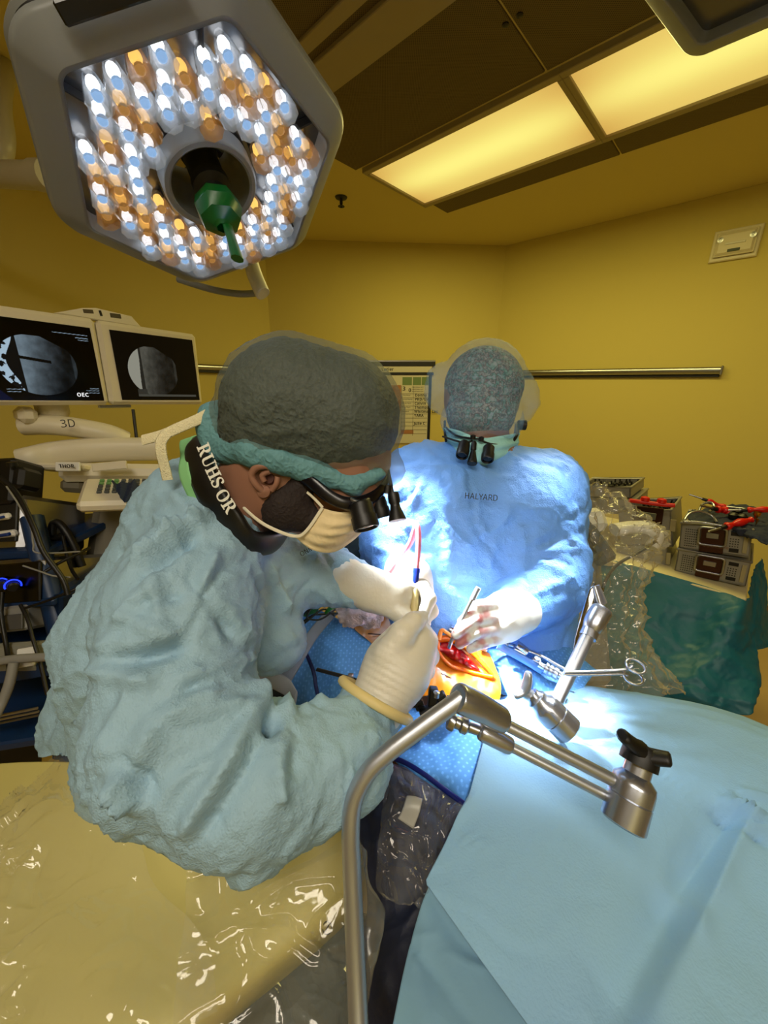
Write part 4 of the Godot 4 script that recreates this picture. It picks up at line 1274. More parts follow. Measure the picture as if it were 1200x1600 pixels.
	tag(obj("blue_cloth", sheet([
		[Vector3(1.4248, 1.1174, -1.7196), Vector3(1.5295, 1.1334, -1.7248), Vector3(1.6606, 1.1557, -1.711), Vector3(1.7687, 1.1417, -1.6644)],
		[Vector3(1.323, 1.1195, -1.5731), Vector3(1.3774, 1.1363, -1.5365), Vector3(1.4306, 1.1472, -1.4769), Vector3(1.5334, 1.1527, -1.4367)],
		[Vector3(1.3745, 1.1277, -1.4969), Vector3(1.396, 1.1254, -1.4593), Vector3(1.4137, 1.1338, -1.4095), Vector3(1.4635, 1.1343, -1.3571)],
		[Vector3(1.4128, 1.1243, -1.4484), Vector3(1.4233, 1.1208, -1.4158), Vector3(1.4129, 1.1251, -1.3646), Vector3(1.4319, 1.1185, -1.3309)]], 30, 30, func(p, u): return crumple(p, 0.008, 0.09), 0.003), rough_relief(mat(Color(0.14, 0.17, 0.24), 0.9), M.crinkle, 0.2, 6.0)), "grey blue towel spread over the right hand trays under the tools", "towel")
	for e in [["red handled driver lying nearest the towel's front edge", [Vector3(1.3625, 1.144, -1.4443), Vector3(1.4031, 1.1568, -1.4485), Vector3(1.464, 1.1724, -1.4536)], 0.016],
		["red handled driver lying flat at the back of the towel", [Vector3(1.4465, 1.1916, -1.6596), Vector3(1.4868, 1.1763, -1.6336), Vector3(1.5115, 1.1719, -1.6111)], 0.012],
		["short red and black driver pointing at the towel's middle", [Vector3(1.4036, 1.183, -1.5516), Vector3(1.4306, 1.1834, -1.5518), Vector3(1.447, 1.1734, -1.5485)], 0.016],
		["long red handle leaving the frame at the right of the towel", [Vector3(1.4954, 1.1941, -1.5132), Vector3(1.5206, 1.2031, -1.4951), Vector3(1.5781, 1.2076, -1.4755)], 0.013]]:
		var d := thing("driver", e[0], "tool")
		var c := curve(e[1], 5)
		var r := []
		for k in c.size(): r.append(e[2] * (0.8 + 0.25 * sin(k * 1.25)))
		obj("handle", MB.new().tube(c, r, 12), red, d)
		var dir := (c[c.size() - 1] - c[0]).normalized()
		obj("ferrule", MB.new().tube(PackedVector3Array([c[0] - dir * 0.02, c[0]]), e[2] * 0.55, 10), M.black, d)
		obj("shaft", MB.new().tube(PackedVector3Array([c[0] - dir * 0.07, c[0] - dir * 0.02]), e[2] * 0.3, 8), M.metal, d)
	var pin := thing("brass_tool", "small brass tipped tool standing at the right on the towel", "tool")
	obj("head", MB.new().lathe(Vector3(1.4792, 1.2049, -1.4536), Vector3.DOWN, [Vector2(0.012, 0), Vector2(0.012, 0.012), Vector2(0.006, 0.02), Vector2(0.006, 0.03)], 12), mat(Color(0.75, 0.55, 0.2), 0.3, 1.0), pin)
	obj("tip", MB.new().lathe(Vector3(1.4749, 1.1799, -1.4402), Vector3.DOWN, [Vector2(0.005, 0), Vector2(0.001, 0.025)], 8), mat(Color(0.75, 0.55, 0.2), 0.3, 1.0), pin)
	for e in [["bent steel rod tool curving over the front corner of the upper tray", [Vector3(1.2537, 1.1459, -1.5186), Vector3(1.2825, 1.1687, -1.5365), Vector3(1.328, 1.1771, -1.5392), Vector3(1.3654, 1.163, -1.5241), Vector3(1.3699, 1.1444, -1.497)]],
		["straight steel rod lying along the upper tray's front edge", [Vector3(1.2485, 1.1383, -1.5161), Vector3(1.304, 1.1433, -1.4967), Vector3(1.37, 1.1397, -1.464)]],
		["small curved steel clamp behind the bent rod tool", [Vector3(1.3773, 1.159, -1.6069), Vector3(1.4102, 1.1804, -1.6349), Vector3(1.444, 1.1891, -1.6377), Vector3(1.4442, 1.1761, -1.6125), Vector3(1.4053, 1.1604, -1.5863)]],
		["long steel shaft across the back of the towel", [Vector3(1.4796, 1.1826, -1.5936), Vector3(1.5115, 1.1873, -1.553), Vector3(1.527, 1.1921, -1.5125)]]]:
		tag(obj("rod_tool", MB.new().tube(curve(e[1], 6), 0.005, 8), M.steel), e[0], "tool")
	var said := ["black fitting on the blue grey towel nearest the table's front", "black fitting on the blue grey towel furthest to the right", "black fitting on the blue grey towel furthest back of three"]
	for p in [Vector3(1.4561, 1.1645, -1.5246), Vector3(1.4748, 1.1662, -1.5041), Vector3(1.4994, 1.1712, -1.5583)]:
		tag(obj("black_fitting", MB.new().lathe(p, Vector3.UP, [Vector2(0.016, -0.01), Vector2(0.018, 0.006), Vector2(0.008, 0.014), Vector2(0, 0.015)], 10), M.black), said.pop_front(), "fitting", "black fittings on the towel")

# ---------------------------------------------------------------- the grey column wrapped in clear plastic
func wrapped_column() -> void:
	var t := thing("imaging_column", "grey and white imaging arm column wrapped in clear plastic behind the far surgeon", "column")
	var mb := MB.new()
	slab(Vector3(0.6195, 0.7663, -0.9746), Vector3(0.7335, 0.7682, -0.9752), Vector3(0.6794, 1.2049, -1.2012), 0.14, 0.02, mb)
	obj("column", mb, mat(Color(0.50, 0.49, 0.46), 0.5), t)
	obj("head", slab(Vector3(0.6354, 1.2255, -1.1449), Vector3(0.7287, 1.2367, -1.1485), Vector3(0.6538, 1.2904, -1.1975), 0.12, 0.02), M.white, t)
	obj("dark_panel", slab(Vector3(0.687, 1.1471, -1.0773), Vector3(0.726, 1.1665, -1.0836), Vector3(0.7268, 1.3103, -1.1934), 0.08, 0.01), mat(Color(0.28, 0.28, 0.28), 0.4), t)
	var arm := MB.new()
	arm.tube(curve([Vector3(0.7329, 1.231, -1.1466), Vector3(0.7937, 1.2398, -1.1495), Vector3(0.8308, 1.2435, -1.1297), Vector3(0.8532, 1.2211, -1.1224), Vector3(0.8378, 1.1866, -1.1112)], 5), 0.028, 14, 0.7)
	obj("arm", arm, M.white, t)
	obj("hose", MB.new().tube(curve([Vector3(0.8212, 1.2206, -1.0802), Vector3(0.7553, 1.2023, -1.0427), Vector3(0.6778, 1.1739, -1.0124), Vector3(0.6301, 1.1336, -0.9783), Vector3(0.6184, 1.0815, -0.9614)], 6), 0.0045, 8), M.black, t)
	var wrap := func(p: Vector3, u: Vector2) -> float: return cloth(p, 0.014, 10.0) + crumple(p, 0.004, 0.15) + 0.006 * sin(u.x * 30.0)
	var o := obj("plastic_cover", sheet([
		[Vector3(0.6232, 1.3692, -1.2231), Vector3(0.6461, 1.3813, -1.1324), Vector3(0.7241, 1.3477, -1.1215), Vector3(0.8194, 1.2742, -1.1081), Vector3(0.9061, 1.2107, -1.14)],
		[Vector3(0.5997, 1.2953, -1.1255), Vector3(0.6232, 1.3204, -1.0495), Vector3(0.7062, 1.2956, -1.0415), Vector3(0.7999, 1.2604, -1.051), Vector3(0.8669, 1.2062, -1.0965)],
		[Vector3(0.5814, 1.1989, -1.0521), Vector3(0.6113, 1.2318, -0.9787), Vector3(0.6885, 1.2205, -0.9855), Vector3(0.7437, 1.2053, -0.9911), Vector3(0.8118, 1.1757, -1.0445)],
		[Vector3(0.535, 1.1026, -0.9577), Vector3(0.5819, 1.1262, -0.9023), Vector3(0.6416, 1.1191, -0.9), Vector3(0.7007, 1.1041, -0.9267), Vector3(0.7469, 1.0783, -0.9709)],
		[Vector3(0.4392, 1.0233, -0.8478), Vector3(0.5232, 1.036, -0.8204), Vector3(0.6041, 1.0297, -0.8184), Vector3(0.6812, 1.0114, -0.844), Vector3(0.7448, 0.9819, -0.8975)],
		[Vector3(0.3246, 0.9251, -0.7633), Vector3(0.4574, 0.9353, -0.7456), Vector3(0.5969, 0.9376, -0.7464), Vector3(0.7119, 0.9314, -0.7759), Vector3(0.7998, 0.9024, -0.8086)]], 90, 90, wrap), film(0.17, 0.08, Color(0.9, 0.88, 0.78)))
	tag(o, "crumpled clear plastic cover over the grey imaging column on the right", "plastic cover")
	tag(obj("plastic_fold", sheet([
		[Vector3(0.3309, 1.0732, -0.7905), Vector3(0.4009, 1.0845, -0.8151), Vector3(0.4945, 1.1037, -0.8529), Vector3(0.5459, 1.1122, -0.8767)],
		[Vector3(0.3282, 1.0634, -0.7557), Vector3(0.4042, 1.0661, -0.7776), Vector3(0.4802, 1.0783, -0.8131), Vector3(0.5439, 1.0843, -0.8466)],
		[Vector3(0.3582, 1.0422, -0.7278), Vector3(0.4214, 1.0504, -0.741), Vector3(0.4759, 1.0593, -0.7649), Vector3(0.5438, 1.0642, -0.8086)]], 50, 30, func(p, u): return cloth(p, 0.01, 18.0)), film(0.10, 0.1, Color(0.8, 0.8, 0.78))), "loose shiny plastic bunched under the far surgeon's sleeve", "plastic cover")

# ---------------------------------------------------------------- the surgeon across the table
func ribbon(p: Array, r: float, squash: float, side: Vector3, n := 6) -> MB:
	return MB.new().tube(curve(p, n), r, 10, squash, side)

func loupe(parent: Node, at: Vector3, dir: Vector3, r: float, l: float) -> void:
	var o := obj("loupe_barrel", MB.new().lathe(at, dir, [Vector2(0, 0), Vector2(r * 0.85, 0), Vector2(r, l * 0.08), Vector2(r, l * 0.5), Vector2(r * 1.1, l * 0.55), Vector2(r * 1.1, l * 0.94), Vector2(r * 1.02, l), Vector2(r * 0.9, l), Vector2(r * 0.85, l * 0.93)], 24), M.black, parent)
	obj("lens", MB.new().lathe(at + dir * l * 0.92, dir, [Vector2(r * 0.88, 0), Vector2(r * 0.5, l * 0.03), Vector2(0, l * 0.04)], 18), mat(Color(0.02, 0.02, 0.05), 0.05), o)

func far_surgeon() -> void:
	var t := thing("person", "person across the table in blue gown and see-through cap over a patterned cap", "person")
	var b := MB.new()
	Body3.new([
		[Vector3(0.2358, 1.6239, -0.9904), Vector3(0.2354, 1.6435, -0.9968), 0.0916, 0.0911, 0.02],
		[Vector3(0.2306, 1.5339, -0.9454), Vector3(0.2273, 1.5153, -0.9236), 0.0595, 0.0441, 0.02],
		[Vector3(0.2376, 1.526, -0.9586), Vector3(0.2573, 1.4425, -0.9735), 0.0574, 0.0667, 0.03],
		[Vector3(0.2711, 1.4114, -0.9634), Vector3(0.2481, 1.0468, -0.8239), 0.1111, 0.1194, 0.05],
		[Vector3(0.0966, 1.4264, -0.9578), Vector3(0.4192, 1.4156, -0.9438), 0.0648, 0.0592, 0.05],
		[Vector3(0.4182, 1.4136, -0.9326), Vector3(0.3865, 1.2634, -0.7892), 0.0586, 0.0473, 0.03],
		[Vector3(0.3865, 1.2634, -0.7892), Vector3(0.2348, 1.226, -0.6508), 0.0473, 0.0231, 0.03],
		[Vector3(0.0637, 1.4051, -0.9404), Vector3(0.0133, 1.3008, -0.8328), 0.0548, 0.0448, 0.03],
		[Vector3(0.0133, 1.3008, -0.8328), Vector3(0.0551, 1.2753, -0.7089), 0.0448, 0.0259, 0.03],
		[Vector3(0.18, 1.02, -0.86), Vector3(0.17, 0.06, -0.93), 0.08, 0.05, 0.03],
		[Vector3(0.32, 1.02, -0.86), Vector3(0.33, 0.06, -0.93), 0.08, 0.05, 0.03]], 0.011).build(b)
	obj("body", b, M.skin, t)
	var g := MB.new()
	var list := [
		[Vector3(0.1265, 1.496, -0.8509), Vector3(0.0554, 1.4061, -0.7987), 0.02, 0.008], [Vector3(0.1056, 1.5264, -0.939), Vector3(0.0755, 1.4463, -0.8113), 0.018, 0.007],
		[Vector3(0.4094, 1.4961, -0.8773), Vector3(0.2733, 1.3375, -0.757), 0.02, 0.008], [Vector3(0.4264, 1.411, -0.805), Vector3(0.2986, 1.3399, -0.7523), 0.018, 0.009],
		[Vector3(0.403, 1.5158, -0.9411), Vector3(0.444, 1.4699, -0.8633), 0.015, 0.006], [Vector3(0.3575, 1.5145, -0.9441), Vector3(0.3869, 1.4523, -0.8098), 0.018, 0.006],
		[Vector3(0.1346, 1.4399, -0.7855), Vector3(0.1423, 1.2783, -0.7204), 0.03, 0.006], [Vector3(0.1214, 1.3772, -0.7593), Vector3(0.1899, 1.3266, -0.7445), 0.02, 0.007],
		[Vector3(0.2727, 1.4273, -0.7893), Vector3(0.2187, 1.2743, -0.731), 0.025, 0.006], [Vector3(0.0554, 1.4061, -0.7987), Vector3(0.0342, 1.3017, -0.6989), 0.015, 0.008],
		[Vector3(0.3373, 1.3423, -0.7484), Vector3(0.4439, 1.3564, -0.7922), 0.018, -0.012], [Vector3(0.3299, 1.3278, -0.7411), Vector3(0.4135, 1.3317, -0.7492), 0.014, 0.008],
		[Vector3(0.3165, 1.3176, -0.7373), Vector3(0.2594, 1.2521, -0.6223), 0.016, -0.010], [Vector3(-0.0267, 1.3243, -0.7749), Vector3(0.054, 1.3099, -0.7121), 0.014, 0.007],
		[Vector3(-0.0141, 1.3704, -0.8134), Vector3(0.0555, 1.3344, -0.7547), 0.016, 0.007], [Vector3(0.2866, 1.2734, -0.6561), Vector3(0.3917, 1.2922, -0.7029), 0.016, 0.006],
	]
	Body3.new([
		[Vector3(0.2649, 1.4047, -0.956), Vector3(0.2653, 1.3813, -0.9484), 0.0823, 0.095, 0.05],
		[Vector3(0.0998, 1.4296, -0.9588), Vector3(0.4063, 1.4124, -0.9427), 0.0939, 0.0804, 0.06],
		[Vector3(0.1425, 1.3588, -0.9043), Vector3(0.1641, 1.0429, -0.8016), 0.1441, 0.1594, 0.06],
		[Vector3(0.3324, 1.362, -0.9053), Vector3(0.3224, 1.0455, -0.8025), 0.142, 0.1426, 0.06],
		[Vector3(0.407, 1.4134, -0.9325), Vector3(0.3863, 1.2729, -0.8027), 0.0823, 0.0694, 0.04],
		[Vector3(0.3863, 1.2729, -0.8027), Vector3(0.3598, 1.2433, -0.7511), 0.0694, 0.0584, 0.04],
		[Vector3(0.3696, 1.2434, -0.7511), Vector3(0.2568, 1.2266, -0.6616), 0.0632, 0.0466, 0.04],
		[Vector3(0.0637, 1.4051, -0.9404), Vector3(0.0133, 1.3008, -0.8328), 0.0837, 0.0628, 0.04],
		[Vector3(0.0133, 1.3008, -0.8328), Vector3(0.0491, 1.2704, -0.7178), 0.0628, 0.0393, 0.04],
		[Vector3(0.25, 1.02, -0.85), Vector3(0.25, 0.45, -0.93), 0.15, 0.17, 0.05]], 0.0085).build(g, func(p: Vector3, n: Vector3) -> float: return cloth(p, 0.0055, 8.0, (Vector3(0.3026, 1.2342, -0.8112) - Vector3(0.1479, 1.4885, -0.8938)).normalized()) + folds(p, list) * 1.3)
	obj("gown", g, M.gown_far, t)
	text("HALYARD", 0.0125, mat(Color(0.03, 0.05, 0.12), 0.6), t, Vector3(0.1659, 1.4288, -0.7679), Vector3(0.9998, 0.0166, -0.0054) + Vector3(-0.0175, 0.9509, -0.309) * -0.08, Vector3(-0.0175, 0.9509, -0.309), "gown_lettering")
	var pr := MB.new()
	Body3.new([
		[Vector3(0.239, 1.6526, -0.9955), Vector3(0.2317, 1.5989, -0.9697), 0.0962, 0.0837, 0.02]], 0.009).build(pr)
	var pm := mat(Color(1, 1, 1), 0.8)
	var ramp := Gradient.new()
	ramp.offsets = PackedFloat32Array([0.2, 0.34, 0.42, 0.49, 0.54, 0.62, 0.75])
	ramp.colors = PackedColorArray([Color(0.14, 0.15, 0.16), Color(0.40, 0.39, 0.36), Color(0.72, 0.70, 0.62), Color(0.42, 0.16, 0.15), Color(0.12, 0.13, 0.14), Color(0.20, 0.48, 0.38), Color(0.62, 0.64, 0.62)])
	var pt := noise_tex(FastNoiseLite.TYPE_SIMPLEX_SMOOTH, 0.03, 3, 256, FastNoiseLite.FRACTAL_FBM, 9)
	pt.color_ramp = ramp
	pm.albedo_texture = pt
	pm.uv1_triplanar = true
	pm.uv1_scale = Vector3.ONE * 7.0
	obj("patterned_cap", pr, pm, t)
	var cp := MB.new()
	var cap_list := [
		[Vector3(0.187, 1.6735, -0.9061), Vector3(0.1407, 1.6042, -0.8986), 0.012, 0.006], [Vector3(0.2191, 1.6871, -0.8973), Vector3(0.2816, 1.6072, -0.8872), 0.012, 0.006], [Vector3(0.1964, 1.6329, -0.9001), Vector3(0.1904, 1.5646, -0.8772), 0.010, 0.006],
		[Vector3(0.2304, 1.6336, -0.8929), Vector3(0.2407, 1.5654, -0.878), 0.010, 0.006], [Vector3(0.1626, 1.6597, -0.9231), Vector3(0.2235, 1.6065, -0.8829), 0.010, 0.005], [Vector3(0.2631, 1.6612, -0.8936), Vector3(0.2018, 1.5928, -0.8755), 0.010, 0.005], [Vector3(0.1491, 1.7192, -1.0042), Vector3(0.2494, 1.7285, -0.9214), 0.012, 0.004]]
	Body3.new([
		[Vector3(0.2387, 1.6556, -0.9954), Vector3(0.2386, 1.6616, -0.9974), 0.1047, 0.1016, 0.02],
		[Vector3(0.161, 1.6422, -0.9964), Vector3(0.3084, 1.6329, -0.9828), 0.0596, 0.06, 0.02],
		[Vector3(0.1336, 1.6719, -1.006), Vector3(0.1404, 1.6419, -0.9963), 0.0326, 0.0389, 0.02],
		[Vector3(0.345, 1.6154, -0.9824), Vector3(0.3342, 1.6032, -0.9784), 0.0286, 0.0288, 0.02],
		[Vector3(0.1752, 1.5821, -0.919), Vector3(0.2767, 1.5795, -0.9182), 0.0455, 0.0417, 0.02]], 0.006).build(cp, func(p: Vector3, n: Vector3) -> float: return crumple(p, 0.0025, 0.12) + folds(p, cap_list))
	var veil := rough_relief(mat(Color(0.58, 0.77, 0.92, 0.22), 0.45), M.crinkle, 0.3, 9.0)
	veil.transparency = BaseMaterial3D.TRANSPARENCY_ALPHA
	obj("bouffant_cap", cp, veil, t)
	# mask, glasses, loupes
	var mk := rough_relief(mat(Color(0.62, 0.86, 0.86), 0.7), M.crinkle, 0.1, 9.0)
	obj("mask", sheet([
		[Vector3(0.1427, 1.5571, -0.974), Vector3(0.1663, 1.5589, -0.9009), Vector3(0.2133, 1.5453, -0.8755), Vector3(0.2727, 1.5494, -0.8979), Vector3(0.3304, 1.5492, -0.9609)],
		[Vector3(0.1489, 1.5246, -0.9581), Vector3(0.1694, 1.5281, -0.8804), Vector3(0.21, 1.5229, -0.8524), Vector3(0.2687, 1.5228, -0.8787), Vector3(0.3261, 1.5229, -0.9471)],
		[Vector3(0.1551, 1.4924, -0.9424), Vector3(0.1779, 1.4889, -0.8782), Vector3(0.2157, 1.4785, -0.8591), Vector3(0.2664, 1.4904, -0.8787), Vector3(0.3186, 1.4968, -0.9333)],
		[Vector3(0.175, 1.4858, -0.9456), Vector3(0.1922, 1.4759, -0.9002), Vector3(0.2233, 1.4641, -0.8859), Vector3(0.2635, 1.4742, -0.8997), Vector3(0.3064, 1.488, -0.9463)]], 28, 24, func(p, u): return 0.0015 * sin(u.y * 28.0), 0.002), mk, t)
	var gl := MB.new()
	for e in [[Vector3(0.1394, 1.5389, -0.9418), Vector3(0.1575, 1.5376, -0.8835), Vector3(0.1807, 1.5345, -0.8667), Vector3(0.1943, 1.5406, -0.8655)], [Vector3(0.307, 1.5299, -0.9388), Vector3(0.2627, 1.5296, -0.8809), Vector3(0.2324, 1.534, -0.8666), Vector3(0.2143, 1.5409, -0.8657)], [Vector3(0.1483, 1.5587, -0.9587), Vector3(0.1612, 1.5482, -0.8922), Vector3(0.1895, 1.5448, -0.8648), Vector3(0.2132, 1.5441, -0.8625)]]:
		gl.tube(curve(e, 5), 0.0024, 8)
	gl.tube(curve([Vector3(0.3324, 1.5649, -0.9923), Vector3(0.316, 1.5448, -0.9437), Vector3(0.3007, 1.5282, -0.9278)], 5), 0.006, 8)
	gl.tube(curve([Vector3(0.1496, 1.5711, -0.9943), Vector3(0.1454, 1.5482, -0.9553), Vector3(0.1474, 1.5272, -0.938)], 5), 0.003, 8)
	obj("glasses", gl, M.black, t)
	obj("ear_piece", MB.new().lathe(Vector3(0.3417, 1.566, -0.9821), Vector3(0.9998, 0.0166, -0.0054), [Vector2(0, -0.01), Vector2(0.012, -0.01), Vector2(0.013, 0.008), Vector2(0, 0.012)], 12), M.black, t)
	var down := Vector3(0.1648, 1.5033, -0.8145) - Vector3(0.1747, 1.5391, -0.8525)
	loupe(t, Vector3(0.1758, 1.5358, -0.8566), (Vector3(0.1653, 1.5068, -0.8262) - Vector3(0.1758, 1.5358, -0.8566)).normalized(), 0.0125, 0.038)
	loupe(t, Vector3(0.2298, 1.5286, -0.8543), (Vector3(0.2208, 1.4998, -0.8239) - Vector3(0.2298, 1.5286, -0.8543)).normalized(), 0.0125, 0.038)
	obj("headlight", MB.new().lathe(Vector3(0.1958, 1.5395, -0.8526), (Vector3(0.1867, 1.4897, -0.8154) - Vector3(0.1958, 1.5395, -0.8526)).normalized(), [Vector2(0.004, 0), Vector2(0.006, 0.004), Vector2(0.006, 0.02), Vector2(0.0045, 0.022), Vector2(0.0065, 0.03), Vector2(0.011, 0.052), Vector2(0.010, 0.055), Vector2(0, 0.055)], 16), M.black, t)
	for p in [Vector3(0.1935, 1.5485, -0.8586), Vector3(0.212, 1.5447, -0.8574)]: obj("hinge_knob", MB.new().lathe(p, Vector3.UP, [Vector2(0, -0.006), Vector2(0.006, -0.004), Vector2(0.006, 0.004), Vector2(0, 0.006)], 12), M.black, t)
	# gloves
	var gv := MB.new()
	var tips := [Vector3(0.1367, 1.2318, -0.6001), Vector3(0.1305, 1.2202, -0.5858), Vector3(0.1445, 1.2116, -0.5831), Vector3(0.163, 1.2065, -0.5814), Vector3(0.1644, 1.25, -0.606)]
	var clean := Color(0.84, 0.83, 0.80).srgb_to_linear()
	var blood := Color(0.62, 0.13, 0.13).srgb_to_linear()
	var paint := func(p: Vector3, n: Vector3) -> Color:
		var d := 1e9
		for q in tips: d = minf(d, p.distance_to(q))
		var s := clampf((0.06 - d) / 0.04, 0.0, 1.0) * clampf(0.5 + 1.5 * wr.get_noise_3dv(p * 4200.0) + 0.6 * wr2.get_noise_3dv(p * 9000.0), 0.0, 1.0)
		return clean.lerp(blood, s * 0.85)
	Body3.new([
		[Vector3(0.2701, 1.2357, -0.6592), Vector3(0.2396, 1.2387, -0.6423), 0.0415, 0.0409, 0.02],
		[Vector3(0.2396, 1.2387, -0.6423), Vector3(0.2283, 1.2321, -0.6265), 0.0409, 0.0367, 0.02],
		[Vector3(0.222, 1.2658, -0.6343), Vector3(0.1762, 1.2713, -0.6151), 0.0146, 0.0122, 0.005],
		[Vector3(0.1762, 1.2713, -0.6151), Vector3(0.1446, 1.2487, -0.5993), 0.0122, 0.0093, 0.004],
		[Vector3(0.2226, 1.2503, -0.6219), Vector3(0.1694, 1.2547, -0.5992), 0.0143, 0.0119, 0.005],
		[Vector3(0.1694, 1.2547, -0.5992), Vector3(0.1319, 1.2314, -0.5853), 0.0119, 0.0091, 0.004],
		[Vector3(0.2244, 1.2317, -0.6127), Vector3(0.17, 1.2352, -0.5886), 0.0142, 0.0112, 0.005],
		[Vector3(0.17, 1.2352, -0.5886), Vector3(0.139, 1.2152, -0.58), 0.0112, 0.0085, 0.004],
		[Vector3(0.2224, 1.2136, -0.6068), Vector3(0.1817, 1.2143, -0.586), 0.013, 0.0101, 0.005],
		[Vector3(0.1817, 1.2143, -0.586), Vector3(0.1604, 1.2028, -0.5844), 0.0101, 0.008, 0.004],
		[Vector3(0.2113, 1.2609, -0.6464), Vector3(0.1653, 1.2527, -0.6227), 0.0138, 0.0113, 0.005],
		[Vector3(0.1653, 1.2527, -0.6227), Vector3(0.1401, 1.2277, -0.6041), 0.0113, 0.0088, 0.004]], 0.0035).build(gv, null, paint)
	var gm := mat(Color(1, 1, 1), 0.4)
	gm.vertex_color_use_as_albedo = true
	obj("bloodied_glove", gv, gm, t)
	var gv2 := MB.new()
	Body3.new([
		[Vector3(0.0551, 1.2753, -0.7089), Vector3(0.0421, 1.2893, -0.724), 0.044, 0.0395, 0.02],
		[Vector3(0.0551, 1.2753, -0.7089), Vector3(0.0735, 1.2546, -0.6811), 0.044, 0.03, 0.02]], 0.005).build(gv2)
	obj("glove", gv2, M.glove, t)

# ---------------------------------------------------------------- the patient and the drapes
func dot_material(c: Color) -> StandardMaterial3D:
	var im := Image.create(32, 32, false, Image.FORMAT_RGB8)
	im.fill(Color(0.72, 0.80, 0.86))
	for o in [Vector2(8, 8), Vector2(24, 24)]:
		for y in 32:
			for x in 32:
				if Vector2(x + 0.5, y + 0.5).distance_to(o) < 4.6: im.set_pixel(x, y, Color(1, 1, 1))
	var m := mat(c, 0.75)
	m.albedo_texture = ImageTexture.create_from_image(im)
	m.uv1_triplanar = true
	m.uv1_scale = Vector3.ONE * 75.0
	return m

